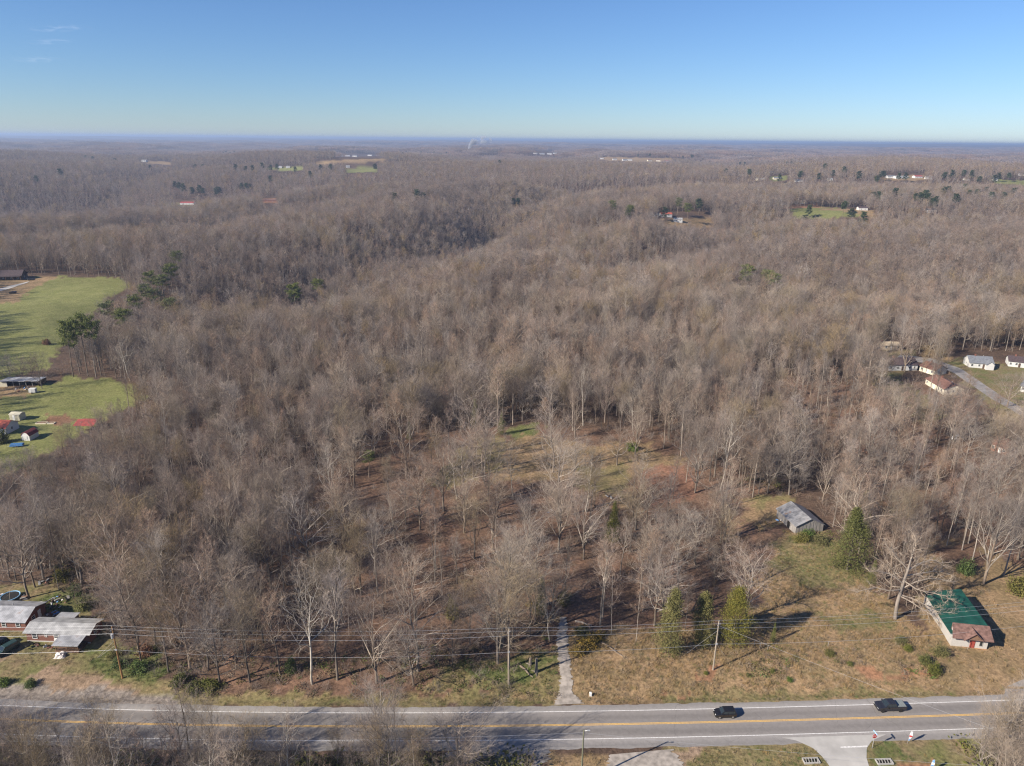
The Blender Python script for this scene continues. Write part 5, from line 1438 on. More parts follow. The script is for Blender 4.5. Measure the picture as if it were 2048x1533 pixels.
# --- white block building, green mono-pitch roof, brown shingled front with a little gable
def green_building():
    A, B = np.array([96.7, 129.2]), np.array([103.6, 128.1])
    t = frame_at('store_building', A, B, 'white block building with green metal roof and brown shingled front', 'building')
    L, D = 7.3, 15.5
    hl, hr = 2.9, 4.35
    MB().prism([(0, -0.6), (L, -0.6), (L, hr), (0, hl)], 'y', 1.72, D).build('wall', M_BLOCK, t)
    MB().hexa([(0.4, 0, -0.6), (L, 0, -0.6), (L, 1.719, -0.6), (0.4, 1.719, -0.6)], [(0.4, 0, 3.30), (L, 0, 3.30), (L, 1.719, 4.45), (0.4, 1.719, 4.45)]).build('front_wall', M_BLOCK, t)
    MB().hexa([(0, 0, -0.6), (0.399, 0, -0.6), (0.399, 1.719, -0.6), (0, 1.719, -0.6)], [(0, 0, 2.75), (0.399, 0, 2.75), (0.399, 1.719, 2.85), (0, 1.719, 2.85)]).build('front_wall', M_BLOCK, t)
    MB().prism([(-0.35, 2.86), (0.55, 3.04), (0.55, 3.12), (-0.35, 2.95)], 'y', 0.2, 1.74).build('roof', M_ROOF_GREEN, t)
    k = (hr - hl) / L; ov = 0.35
    MB().prism([(-ov, hl - ov * k + 0.012), (L + ov, hr + ov * k + 0.012), (L + ov, hr + ov * k + 0.13), (-ov, hl - ov * k + 0.13)], 'y', 1.75, D + 0.4).build('roof', M_ROOF_GREEN, t)
    # strip of green roof left of the shingles
    # front: shingled roof facing the road
    fr = MB().hexa([(-0.45, -1.0, 2.72), (L + 0.55, -1.0, 2.72), (L + 0.45, 1.72, 4.62), (0.3, 1.72, 4.62)],
                   [(-0.45, -1.0, 2.88), (L + 0.55, -1.0, 2.88), (L + 0.45, 1.72, 4.80), (0.3, 1.72, 4.80)]).build('front_roof', M_SHINGLE_B, t)
    MB().hexa([(0.3, 1.73, 3.0), (L + 0.4, 1.73, 4.3), (L + 0.4, 1.9, 4.3), (0.3, 1.9, 3.0)], [(0.3, 1.73, 4.78), (L + 0.4, 1.73, 4.78), (L + 0.4, 1.9, 4.78), (0.3, 1.9, 4.78)]).build('roof_upstand', M_SHINGLE_B, t)
    MB().prism([(2.2, 2.75), (5.7, 2.75), (3.95, 4.35)], 'y', -0.98, -0.9).build('gable_face', M_WOOD, t)
    for s in (-1, 1):
        a = (3.95 + s * 2.15, 2.55); b = (3.95, 4.52)
        MB().hexa([(a[0], -1.35, a[1]), (b[0], -1.35, b[1]), (b[0], 1.3, b[1]), (a[0], 0.0, a[1])] if s < 0 else [(b[0], -1.35, b[1]), (a[0], -1.35, a[1]), (a[0], 0.0, a[1]), (b[0], 1.3, b[1])],
                  [(a[0], -1.35, a[1] + .12), (b[0], -1.35, b[1] + .12), (b[0], 1.3, b[1] + .12), (a[0], 0.0, a[1] + .12)] if s < 0 else [(b[0], -1.35, b[1] + .12), (a[0], -1.35, a[1] + .12), (a[0], 0.0, a[1] + .12), (b[0], 1.3, b[1] + .12)]).build('gable_roof', M_SHINGLE_B, fr)
    door(t, 3.75, 0, 0.15, 1.0, 2.05, 'y-', M_DOOR_R)
    window(t, 5.6, 0, 0.75, 0.7, 1.5, 'y-', 0.08, M_GREYWOOD, False)
    MB().box(2.4, -0.06, -0.5, L, -0.004, 0.16).build('stained_base', M_ORANGEBASE, t)
    MB().tube([(3.2, -0.7, 0.1), (3.2, -0.7, 3.6)], 0.04).build('vent_pipe', M_GREYWOOD, t)
    window(t, L, 6.0, 1.2, 1.0, 1.0, 'x+', 0.08)
green_building()

# --- old grey shed
def grey_shed():
    A, B = G(1590, 1068)[:2], G(1645, 1063)[:2]
    t = frame_at('wooden_shed', A, B, 'old grey board shed with rusting tin gable roof', 'shed')
    L = float(np.linalg.norm(B - A)); W = 10.0
    # gable end towards the road
    wh, rise = 2.5, 1.9
    MB().prism([(0, -0.6), (L, -0.6), (L, wh - 0.3), (L * 0.5, wh + rise), (0, wh)], 'y', 0.06, W).build('wall', M_GREYWOOD, t)
    n = 24
    for i in range(n):
        x0, x1 = L * i / n, L * (i + 1) / n - 0.03
        def top(x): return wh + rise * x / (L * 0.5) if x < L * 0.5 else (wh - 0.3) + (rise + 0.3) * (L - x) / (L * 0.5)
        d = 0.02 * ((i * 7) % 3)
        MB().hexa([(x0, -d - 0.02, -0.4), (x1, -d - 0.02, -0.4), (x1, 0.05, -0.4), (x0, 0.05, -0.4)], [(x0, -d - 0.02, top(x0) - 0.02), (x1, -d - 0.02, top(x1) - 0.02), (x1, 0.05, top(x1) - 0.02), (x0, 0.05, top(x0) - 0.02)]).build('plank', M_GREYWOOD, t)
    ov = 0.35
    def slope(x0, z0, x1, z1): return MB().prism([(x0, z0), (x1, z1), (x1, z1 + 0.09), (x0, z0 + 0.09)], 'y', -ov, W + ov)
    slope(-ov, wh - ov * rise / (L / 2) + 0.015, L / 2, wh + rise + 0.015).build('roof', M_ROOF_SHED, t)
    kk = (rise + 0.3) / (L / 2)
    slope(L / 2 + 0.002, wh + rise + 0.01, L + ov, wh - 0.3 - ov * kk + 0.015).build('roof', M_ROOF_SHED, t)
    MB().prism([(0, -0.3), (-0.06, -0.3), (-0.06, 2.0), (0, 2.0)], 'y', 3.0, 4.2).build('door', M_DARK, t)
grey_shed()

# --- simple houses
def simple_house(px0, py0, px1, py1, W, wh, rise, m_wall, m_roof, label, ridge='x', nwin=3, name='house', cat='house', group=None, ov=0.4, has_door=True, flip=False):
    A, B = G(px0, py0), G(px1, py1)
    t = frame_at(name, A[:2], B[:2], label, cat, group)
    L = float(np.hypot(*(B[:2] - A[:2])))
    gable_body(t, L, W, wh, rise, m_wall, m_roof, ov=ov, ridge=ridge, base=-1.2)
    for i in range(nwin):
        x = L * (i + 0.5) / nwin - 0.5 + (0.35 if i % 2 else -0.2)
        if has_door and i == nwin // 2: door(t, x, 0, 0.1, 0.95, 2.05, 'y-', M_DKWOOD if m_wall is M_SIDING else M_TRIM)
        else: window(t, x, 0, 0.95, min(1.1, L / 4), min(1.2, wh * 0.45), 'y-', 0.07)
    if L > 5: window(t, L, W * 0.4, 1.0, 1.0, 1.1, 'x+', 0.07); window(t, 0, W * 0.4, 1.0, 1.0, 1.1, 'x-', 0.07)
    return t, L

# farmhouse across the field
t, L = simple_house(-60, 562, 44, 560, 11, 3.2, 3.2, M_DKWOOD, M_SHINGLE_D, 'long dark-roofed farmhouse at the head of the green field', nwin=7)
MB().box(0, -2.4, 2.75, L, -0.02, 2.9).build('porch_roof', M_SHINGLE_D, t)
for i in range(8): MB().box(L * i / 7 - 0.1, -2.3, -0.8, L * i / 7 + 0.1, -2.1, 2.75).build('porch_post', M_WOOD, t)
# open barn by the lawn
def open_barn():
    A, B = G(2, 774), G(78, 773)
    t = frame_at('open_barn', A[:2], B[:2], 'long open-fronted barn with patched tin roof behind the lawn', 'barn')
    L = float(np.hypot(*(B[:2] - A[:2]))); W = 6.0
    MB().prism([(W - 0.1, -0.6), (W, -0.6), (W, 2.3), (W - 0.1, 2.3)], 'x', 0, L).build('back_wall', M_DKWOOD, t)
    for x in (0, L): MB().box(x - 0.05, 0.1, -0.6, x + 0.05, W - 0.12, 2.3).build('end_wall', M_DKWOOD, t)
    MB().box(-0.4, 0.02, -0.5, 2.6, 0.09, 2.2).build('front_panel', M_BEIGE, t)
    for i in range(1, 6): MB().box(L * i / 6 - 0.08, 0.0, -0.5, L * i / 6 + 0.08, 0.14, 2.55).build('post', M_GREYWOOD, t)
    n = 6
    for i in range(n):
        x0, x1 = L * i / n - (0.3 if i == 0 else 0), L * (i + 1) / n - 0.02 + (0.3 if i == n - 1 else 0)
        dz = 0.05 * ((i * 5) % 3)
        MB().prism([(-0.7, 2.55 + dz), (W + 0.3, 2.3 + dz * .3), (W + 0.3, 2.38 + dz * .3), (-0.7, 2.64 + dz)], 'x', x0, x1).build('roof_panel', M_ROOF_G2 if i % 2 else M_ROOF_SHED, t)
open_barn()
t, L = simple_house(20, 841, 40, 842, 3.2, 2.3, 0.5, M_BEIGE, M_BEIGE, 'beige garden shed beside the ploughed garden', nwin=1, name='garden_shed', cat='shed', has_door=True, ov=0.15)
def red_pavilion():
    A, B = G(152, 864), G(187, 864)
    t = frame_at('pavilion', A[:2], B[:2], 'open pavilion with bright red metal roof behind bare trees', 'pavilion')
    L = float(np.hypot(*(B[:2] - A[:2]))); W = 6.5
    for x in (0.3, L - 0.3):
        for y in (0.3, W - 0.3): MB().box(x - 0.08, y - 0.08, -0.6, x + 0.08, y + 0.08, 2.6).build('post', M_GREYWOOD, t)
    MB().prism([(-0.4, 2.45), (W / 2, 3.6), (W + 0.4, 2.45), (W + 0.4, 2.57), (W / 2, 3.72), (-0.4, 2.57)], 'x', -0.5, L + 0.5).build('roof', M_ROOF_RED, t)
red_pavilion()
def white_barn_shed():
    A, B = G(44, 881), G(57, 882)
    t = frame_at('garden_shed', A[:2], B[:2], 'white gambrel-roofed shed with dark red roof on the lawn', 'shed')
    L = float(np.hypot(*(B[:2] - A[:2]))) * 1.25; W = 4.5
    prof = [(0, -0.6), (L, -0.6), (L, 1.9), (L * 0.8, 2.75), (L * 0.5, 3.2), (L * 0.2, 2.75), (0, 1.9)]
    MB().prism(prof, 'y', 0, W).build('wall', M_SIDING, t)
    o = [(-0.15, 1.75), (L * 0.2, 2.77), (L * 0.5, 3.22), (L * 0.8, 2.77), (L + 0.15, 1.75), (L + 0.22, 1.80), (L * 0.82, 2.87), (L * 0.5, 3.34), (L * 0.18, 2.87), (-0.22, 1.80)]
    MB().prism(o, 'y', -0.15, W + 0.15).build('roof', mat('dark_red_shingles', (0.20, 0.045, 0.045), 0.9, 0.2, 2), t)
    door(t, L * 0.25, 0, 0.0, L * 0.5, 1.9, 'y-', M_SIDING)
white_barn_shed()
t, L = simple_house(-30, 868, 13, 870, 6.5, 2.6, 1.8, M_SIDING, M_ROOF_ORANGE, 'white house with orange-red metal roof beside a dark evergreen', nwin=4)

# houses on the residential street
t, L = simple_house(1938, 735, 1985, 739, 8.0, 2.8, 2.4, M_SIDING, M_SHINGLE_G, 'white cottage with steep grey roof on the residential street', nwin=4)
MB().prism([(1.5 + L * 0.5, -0.8), (4.9 + L * 0.5, -0.8), (4.9 + L * 0.5, 2.6), (3.2 + L * 0.5, 4.1), (1.5 + L * 0.5, 2.6)], 'y', -2.0, 0.9).build('front_wing', M_SIDING, t)
MB().prism([(1.2 + L * 0.5, 2.42), (3.2 + L * 0.5, 4.13), (5.2 + L * 0.5, 2.42), (5.2 + L * 0.5, 2.54), (3.2 + L * 0.5, 4.26), (1.2 + L * 0.5, 2.54)], 'y', -2.3, 2.2).build('front_wing_roof', M_SHINGLE_G, t)
simple_house(2016, 733, 2062, 738, 8.0, 2.8, 1.8, M_SIDING, M_SHINGLE_D, 'long white house next to the grey-roofed cottage', nwin=5)
simple_house(2040, 783, 2080, 792, 7.5, 2.7, 1.6, M_SIDING, M_SHINGLE_G, 'white house below the lawn of the residential street', nwin=4)
simple_house(1776, 742, 1834, 741, 9.0, 3.0, 2.2, M_SIDING, M_SHINGLE_D, 'white house with dark purple-brown roof at the street bend', nwin=5)
simple_house(1838, 742, 1868, 752, 8.0, 2.7, 1.9, M_CREAM, M_SHINGLE_R, 'cream house with reddish-brown roof joined behind the dark-roofed one', nwin=3)
simple_house(1850, 768, 1886, 790, 9.0, 2.7, 1.9, M_CREAM, M_SHINGLE_R, 'long cream house with wide reddish-brown roof by the street', nwin=5)
simple_house(1752, 700, 1800, 701, 7.0, 2.5, 1.2, M_TAN, M_TAN, 'tan bungalow at the head of the residential street', nwin=4)
simple_house(1574, 632, 1600, 631, 6.5, 2.8, 1.6, M_SIDING, M_SHINGLE_G, 'small white house showing through the bare woods, farther of three', nwin=3)
simple_house(1624, 628, 1642, 627, 6.0, 2.8, 1.6, M_SIDING, M_SHINGLE_G, 'little white outbuilding beside the white house in the bare woods', nwin=2)
simple_house(1654, 674, 1690, 675, 6.5, 2.8, 1.4, M_SIDING, M_SHINGLE_G, 'white house showing through the bare woods near the tan bungalow', nwin=3)
simple_house(1980, 900, 2012, 912, 8.0, 2.7, 1.8, M_BRICK2, M_SHINGLE_R, 'brick house half hidden by trees below the street', nwin=3)
simple_house(1168, 630, 1196, 630, 7.0, 2.6, 1.4, M_TAN, M_SHINGLE_G, 'grey-roofed house buried in the bare woods', nwin=3)

# far houses: pixel x, y, width px, wall, roof, label
FARH = [(360, 410, 24, M_SIDING, M_ROOF_RED, 'white house with red roof on the far wooded hill'), (526, 405, 26, M_BRICK2, M_SHINGLE_R, 'orange-brown barn on the far wooded hill'),
        (1717, 421, 16, M_SIDING, M_SHINGLE_D, 'white gabled farmhouse at the edge of the far green field'), (1588, 408, 26, M_SIDING, M_SHINGLE_G, 'white farmhouse behind the far green field'), (1565, 411, 6, M_SIDING, M_SHINGLE_G, 'tiny white shed by the far clay bank'),
        (1322, 434, 22, M_SIDING, M_ROOF_ORANGE, 'white house with orange-red roof beside the far pines'), (1302, 434, 14, M_SIDING, M_SHINGLE_G, 'white outbuilding beside the orange-roofed house'), (1348, 444, 16, M_SIDING, M_ROOF_G, 'pale blue-grey shed below the orange-roofed house'),
        (1775, 357, 14, M_SIDING, M_SHINGLE_G, 'white house beside the far store row'), (1792, 358, 34, M_SIDING, M_ROOF_G, 'long white store building in the far hamlet'), (1830, 357, 14, M_SIDING, M_ROOF_RED, 'white store with red roof in the far hamlet'), (1852, 359, 10, M_SIDING, M_ROOF_G, 'small white building at the end of the far store row'),
        (1530, 347, 16, M_SIDING, M_SHINGLE_G, 'white house on the far green knoll'), (1548, 360, 14, M_CREAM, M_SHINGLE_G, 'cream house below the far green knoll'), (1590, 365, 14, M_SIDING, M_SHINGLE_G, 'white house among trees beside the far green knoll'), (1515, 362, 16, M_CREAM, M_ROOF_G, 'cream barn in the woods near the far green knoll'),
        (1200, 319, 7, M_SIDING, M_SHINGLE_G, None), (1226, 321, 8, M_SIDING, M_SHINGLE_G, None), (1246, 322, 8, M_SIDING, M_SHINGLE_G, None), (1256, 322, 8, M_SIDING, M_ROOF_G, None), (1296, 323, 8, M_CREAM, M_SHINGLE_R, None), (1312, 323, 8, M_CREAM, M_SHINGLE_R, None), (1328, 324, 8, M_SIDING, M_ROOF_RED, None),
        (1066, 308, 8, M_SIDING, M_SHINGLE_G, None), (1080, 309, 9, M_SIDING, M_SHINGLE_G, None), (1094, 309, 9, M_SIDING, M_ROOF_G, None), (1106, 308, 7, M_SIDING, M_SHINGLE_G, None), (1126, 308, 6, M_SIDING, M_ROOF_G, None),
        (678, 313, 8, M_SIDING, M_SHINGLE_G, None), (690, 313, 9, M_SIDING, M_ROOF_G, None), (705, 314, 8, M_SIDING, M_SHINGLE_G, None), (735, 312, 8, M_SIDING, M_ROOF_G, None), (902, 313, 5, M_SIDING, M_SHINGLE_G, None), (965, 335, 6, M_SIDING, M_SHINGLE_G, None),
        (556, 337, 7, M_SIDING, M_ROOF_G, None), (572, 337, 7, M_SIDING, M_ROOF_G, None), (692, 336, 7, M_SIDING, M_ROOF_G, None), (282, 324, 9, M_SIDING, M_ROOF_G, None), (615, 308, 5, M_SIDING, M_ROOF_G, None),
        (1892, 386, 9, M_SIDING, M_SHINGLE_G, None), (1925, 388, 9, M_SIDING, M_SHINGLE_G, None), (1946, 388, 14, M_SIDING, M_SHINGLE_G, None), (1998, 415, 14, M_SIDING, M_SHINGLE_D, None), (2018, 413, 14, M_SIDING, M_SHINGLE_G, None), (2036, 392, 12, M_SIDING, M_SHINGLE_G, None), (1795, 415, 8, M_SIDING, M_SHINGLE_G, None), (1850, 425, 18, M_SIDING, M_SHINGLE_G, None), (1988, 362, 7, M_SIDING, M_SHINGLE_G, None), (1720, 390, 10, M_SIDING, M_SHINGLE_G, None), (1636, 372, 12, M_SIDING, M_SHINGLE_G, None)] + [(x_, y_, 9, M_SIDING, (M_SHINGLE_G, M_SHINGLE_D, M_ROOF_G)[x_ % 3], None) for x_, y_ in ((1905, 395), (1970, 394), (2006, 398), (1870, 402), (1820, 396), (1760, 402), (1678, 392), (1955, 408), (1700, 374), (1655, 362), (1480, 352), (1450, 346), (1400, 342), (1372, 336), (1930, 362), (2040, 352), (1125, 405), (1158, 410), (1262, 428), (790, 352), (440, 352), (150, 336), (1020, 330), (880, 326))]
def far_house(px, py, w, mw, mr, label):
    A = G(px, py); s = math.hypot(A[0], A[1]) / F
    L = float(np.clip(w * s, 7, 30)); W = float(np.clip(L * 0.6, 5, 11)); wh = float(np.clip(2.6 + s * 1.0, 2.6, 4.6))
    rz = ((px * 13) % 50 - 25) / 100.0
    t = empty('house', (A[0], A[1], A[2]), rz, 1, label or 'small white house in a gap of the far woods', 'house', None if label else 'small houses scattered over the far woods')
    gable_body(t, L, W, wh, wh * 0.5, mw, mr, ov=0.3, base=-3.0)
    for i in range(2): window(t, L * (0.25 + 0.4 * i), 0, 1.0, 1.3, 1.4, 'y-', 0.08)
for a in FARH: far_house(*a)
# ------------------------------------------------------------------ vehicles
M_BLACKCAR = mat('black_car_paint', (0.012, 0.012, 0.014), 0.22, 0.1, 3, spec=0.6)
M_NAVYCAR = mat('charcoal_car_paint', (0.022, 0.023, 0.030), 0.25, 0.1, 3, spec=0.6)
M_GREENCAR = mat('dark_green_car_paint', (0.025, 0.05, 0.042), 0.25, 0.1, 3, spec=0.6)
M_WHITECAR = mat('white_car_paint', (0.62, 0.62, 0.62), 0.3, 0.05, 3, spec=0.6)
M_TYRE = mat('tyre_rubber', (0.018, 0.018, 0.018), 0.9, 0.2, 8)
M_RIM = mat('alloy_rim', (0.45, 0.45, 0.45), 0.35, 0.1, 4, metal=0.8)
M_RIM_D = mat('dark_rim', (0.05, 0.05, 0.05), 0.4, 0.1, 4, metal=0.6)
M_CGLASS = mat('tinted_car_glass', (0.02, 0.028, 0.032), 0.06, 0.1, 3, spec=0.8)
M_LAMP = mat('headlamp_glass', (0.75, 0.75, 0.72), 0.15, 0.05, 4, spec=0.7)
M_TAIL = mat('tail_lamp', (0.35, 0.02, 0.02), 0.2, 0.05, 4)
M_BEDCOVER = mat('grey_bed_cover', (0.20, 0.225, 0.225), 0.6, 0.08, 3)

def loft(sections, name, m, parent, cap=True):
    """sections: list of rings (same point count) -> smooth-ish closed body"""
    n = len(sections[0]); v = [p for s in sections for p in s]
    f = []
    for i in range(len(sections) - 1):
        for k in range(n): f.append((i * n + k, i * n + (k + 1) % n, (i + 1) * n + (k + 1) % n, (i + 1) * n + k))
    if cap: f += [tuple(range(n - 1, -1, -1)), tuple(range((len(sections) - 1) * n, len(sections) * n))]
    mb = MB(); mb.v = [tuple(map(float, p)) for p in v]; mb.f = f
    return mb.build(name, m, parent)

def body_sections(stations, half):
    """stations: (x, z_bottom, z_shoulder, z_top, width factor, top width factor): ring of 10 points"""
    out = []
    for x, zb, zs, zt, wf, tf in stations:
        w, t = half * wf, half * tf
        out.append([(x, -w * 0.94, zb), (x, -w, zb + 0.12), (x, -w, zs), (x, -(w + t) / 2, (zs + zt) / 2 + 0.02), (x, -t, zt),
                    (x, t, zt), (x, (w + t) / 2, (zs + zt) / 2 + 0.02), (x, w, zs), (x, w, zb + 0.12), (x, w * 0.94, zb)])
    return out

def wheel(parent, x, y, r, w, rim):
    o = MB().tube([(x, y - w / 2, r), (x, y + w / 2, r)], r, 18).build('wheel', M_TYRE, parent)
    s = 1 if y > 0 else -1
    MB().tube([(x, y + s * (w / 2 - 0.03), r), (x, y + s * (w / 2 + 0.015), r)], r * 0.66, 14).build('rim', rim, o)

def glass_quad(parent, pts, m=M_CGLASS, name='window', off=0.012):
    a, b, c = (Vector(pts[0]), Vector(pts[1]), Vector(pts[2]))
    n = (b - a).cross(c - a).normalized()
    P = [Vector(p) for p in pts]
    mb = MB()
    k = len(P)
    mb.v = [tuple(p + n * off) for p in P] + [tuple(p - n * 0.03) for p in P]
    mb.f = [tuple(range(k)), tuple(range(2 * k - 1, k - 1, -1))] + [(i, k + i, k + (i + 1) % k, (i + 1) % k) for i in range(k)]
    return mb.build(name, m, parent)

def suv(loc, rz, paint, label, rim=M_RIM, L=4.15, half=0.9, boxy=True, group=None, cat='car', name='car'):
    """boxy compact car; front towards -x in its own frame"""
    t = empty(name, loc, rz, 1, label, cat, group)
    x0, x1 = -L / 2, L / 2
    low = [(x0, 0.34, 0.60, 0.70, 0.80, 0.72), (x0 + 0.12, 0.24, 0.72, 0.84, 0.93, 0.84), (x0 + 0.55, 0.22, 0.84, 0.97, 1.0, 0.92), (x0 + 1.15, 0.22, 0.92, 1.05, 1.0, 0.94),
           (0.2, 0.22, 0.94, 1.06, 1.0, 0.94), (x1 - 0.4, 0.24, 0.95, 1.06, 0.99, 0.93), (x1 - 0.08, 0.30, 0.93, 1.03, 0.94, 0.86), (x1, 0.40, 0.86, 0.95, 0.88, 0.80)]
    loft(body_sections(low, half), 'body', paint, t)
    xa, xb, xc, xd = x0 + 1.08, x0 + 1.75, x1 - (0.35 if boxy else 0.9), x1 - 0.10
    zt = 1.62 if boxy else 1.46
    w0, w1 = half * 0.93, half * (0.80 if boxy else 0.72)
    v = [(xa, -w0, 1.03), (xd, -w0, 1.03), (xd, w0, 1.03), (xa, w0, 1.03), (xb, -w1, zt - 0.03), (xc, -w1, zt - 0.03), (xc, w1, zt - 0.03), (xb, w1, zt - 0.03)]
    MB().hexa(v[:4], v[4:]).build('cabin', paint, t)
    MB().hexa([(xb + 0.02, -w1 * 0.98, zt - 0.028), (xc - 0.02, -w1 * 0.98, zt - 0.028), (xc - 0.02, w1 * 0.98, zt - 0.028), (xb + 0.02, w1 * 0.98, zt - 0.028)],
              [(xb + 0.12, -w1 * 0.85, zt + 0.03), (xc - 0.1, -w1 * 0.85, zt + 0.03), (xc - 0.1, w1 * 0.85, zt + 0.03), (xb + 0.12, w1 * 0.85, zt + 0.03)]).build('roof', paint, t)
    def lerp(a, b, s): return tuple(a[i] + (b[i] - a[i]) * s for i in range(3))
    def panel(a, b, c, d, u0, u1, v0, v1, nm='side_window'):
        P = lambda u, w: lerp(lerp(a, b, u), lerp(d, c, u), w)
        return glass_quad(t, [P(u0, v0), P(u1, v0), P(u1, v1), P(u0, v1)], name=nm)
    for (a, b, c, d) in ((v[0], v[1], v[5], v[4]), (v[2], v[3], v[7], v[6])):
        panel(a, b, c, d, 0.08, 0.42, 0.12, 0.88); panel(a, b, c, d, 0.46, 0.74, 0.12, 0.88); panel(a, b, c, d, 0.78, 0.93, 0.2, 0.88)
    panel(v[3], v[0], v[4], v[7], 0.07, 0.93, 0.1, 0.92, 'windscreen'); panel(v[1], v[2], v[6], v[5], 0.08, 0.92, 0.15, 0.9, 'rear_window')
    for s in (-1, 1):
        wheel(t, x0 + 0.82, s * (half - 0.09), 0.335, 0.22, rim); wheel(t, x1 - 0.78, s * (half - 0.09), 0.335, 0.22, rim)
        MB().hexa([(x0 + 0.02, s * half * 0.58 - .14, 0.62), (x0 + 0.22, s * half * 0.66 - .14, 0.62), (x0 + 0.22, s * half * 0.66 + .14, 0.62), (x0 + 0.02, s * half * 0.58 + .14, 0.62)],
                  [(x0 + 0.04, s * half * 0.58 - .14, 0.80), (x0 + 0.26, s * half * 0.66 - .14, 0.84), (x0 + 0.26, s * half * 0.66 + .14, 0.84), (x0 + 0.04, s * half * 0.58 + .14, 0.80)]).build('headlight', M_LAMP, t)
        MB().box(x1 - 0.12, s * half * 0.76 - .1, 0.70, x1 + 0.01, s * half * 0.76 + .1, 0.98).build('tail_light', M_TAIL, t)
        MB().box(xa + 0.25, s * (half + 0.1) - .08, 1.04, xa + 0.4, s * (half + 0.1) + .08, 1.18).build('mirror', paint, t)
    MB().box(x0 - 0.015, -0.45, 0.42, x0 + 0.08, 0.45, 0.58).build('grille', M_DARK, t)
    return t

def pickup(loc, rz, label):
    t = empty('pickup_truck', loc, rz, 1, label, 'pickup truck')
    L, half = 5.75, 0.99
    x0, x1 = -L / 2, L / 2
    low = [(x0, 0.48, 0.82, 0.95, 0.86, 0.8), (x0 + 0.1, 0.36, 0.92, 1.06, 0.95, 0.88), (x0 + 0.6, 0.34, 1.00, 1.13, 1.0, 0.93), (x0 + 1.5, 0.34, 1.05, 1.18, 1.0, 0.95),
           (0.6, 0.34, 1.08, 1.20, 1.0, 0.95), (x1 - 0.25, 0.36, 1.08, 1.20, 1.0, 0.95), (x1, 0.48, 1.05, 1.17, 0.97, 0.92)]
    loft(body_sections(low, half), 'body', M_NAVYCAR, t)
    xa, xb, xc, xd = x0 + 1.42, x0 + 2.15, x0 + 3.55, x0 + 3.85
    w0, w1, zt = half * 0.93, half * 0.78, 1.86
    v = [(xa, -w0, 1.17), (xd, -w0, 1.17), (xd, w0, 1.17), (xa, w0, 1.17), (xb, -w1, zt - 0.03), (xc, -w1, zt - 0.03), (xc, w1, zt - 0.03), (xb, w1, zt - 0.03)]
    MB().hexa(v[:4], v[4:]).build('cab', M_NAVYCAR, t)
    MB().hexa([(xb, -w1, zt - 0.028), (xc, -w1, zt - 0.028), (xc, w1, zt - 0.028), (xb, w1, zt - 0.028)], [(xb + 0.1, -w1 * 0.88, zt + 0.025), (xc - 0.08, -w1 * 0.88, zt + 0.025), (xc - 0.08, w1 * 0.88, zt + 0.025), (xb + 0.1, w1 * 0.88, zt + 0.025)]).build('roof', M_NAVYCAR, t)
    def lerp(a, b, s): return tuple(a[i] + (b[i] - a[i]) * s for i in range(3))
    def panel(a, b, c, d, u0, u1, v0, v1, nm='side_window'):
        P = lambda u, w: lerp(lerp(a, b, u), lerp(d, c, u), w)
        return glass_quad(t, [P(u0, v0), P(u1, v0), P(u1, v1), P(u0, v1)], name=nm)
    for (a, b, c, d) in ((v[0], v[1], v[5], v[4]), (v[2], v[3], v[7], v[6])):
        panel(a, b, c, d, 0.1, 0.5, 0.12, 0.88); panel(a, b, c, d, 0.54, 0.9, 0.12, 0.88)
    panel(v[3], v[0], v[4], v[7], 0.07, 0.93, 0.1, 0.92, 'windscreen'); panel(v[1], v[2], v[6], v[5], 0.08, 0.92, 0.15, 0.9, 'rear_window')
    n = 4
    bx0, bx1 = xd + 0.08, x1 - 0.08
    for i in range(n):
        a, b = bx0 + (bx1 - bx0) * i / n, bx0 + (bx1 - bx0) * (i + 1) / n - 0.05
        MB().box(a, -half * 0.88, 1.205, b, half * 0.88, 1.245).build('bed_cover_panel', M_BEDCOVER, t)
    for s in (-1, 1):
        wheel(t, x0 + 1.0, s * (half - 0.1), 0.41, 0.27, M_RIM_D); wheel(t, x1 - 1.25, s * (half - 0.1), 0.41, 0.27, M_RIM_D)
        MB().box(x0 + 0.0, s * half * 0.70 - .15, 0.78, x0 + 0.16, s * half * 0.70 + .15, 0.97).build('headlight', M_LAMP, t)
        MB().box(x1 - 0.06, s * half * 0.84 - .08, 0.75, x1 + 0.01, s * half * 0.84 + .08, 1.08).build('tail_light', M_TAIL, t)
        MB().box(xa + 0.25, s * (half + 0.14) - .1, 1.16, xa + 0.42, s * (half + 0.14) + .1, 1.36).build('mirror', M_DARK, t)
    MB().box(x0 - 0.02, -0.55, 0.55, x0 + 0.1, 0.55, 0.86).build('grille', M_DARK, t)
    return t

def on_road(px, py):
    p = G(px, py, 0.04); sl = math.atan2(float(road_y(p[0] + 1) - road_y(p[0] - 1)), 2.0)
    return (p[0], p[1], 0.042), sl
loc, sl = on_road(1447, 1425.5); suv((loc[0], road_y(loc[0]) - 1.75, 0.042), sl, M_BLACKCAR, 'black boxy compact car driving along the highway')
loc, sl = on_road(1775, 1412); pickup((loc[0], road_y(loc[0]) - 1.2, 0.042), sl, 'charcoal crew-cab pickup truck with grey bed cover on the highway')
def park(px, py, deg, paint, label, boxy=True, group=None, rim=M_RIM_D, L=4.5):
    p = G(px, py); p = G(px, py) + [0, 0, 0.02]
    return suv(p, math.radians(deg), paint, label, rim, L=L, boxy=boxy, group=group)
park(15, 1303, 62, M_GREENCAR, 'dark green station wagon parked on the gravel drive', L=4.7)
park(-6, 1296, 62, M_BLACKCAR, 'black car parked behind the dark green wagon', L=4.6)
park(52, 560, 10, M_BLACKCAR, 'dark car parked nearest the farmhouse wall', False); park(63, 561, 20, M_NAVYCAR, 'dark car parked outermost beside the farmhouse', False)
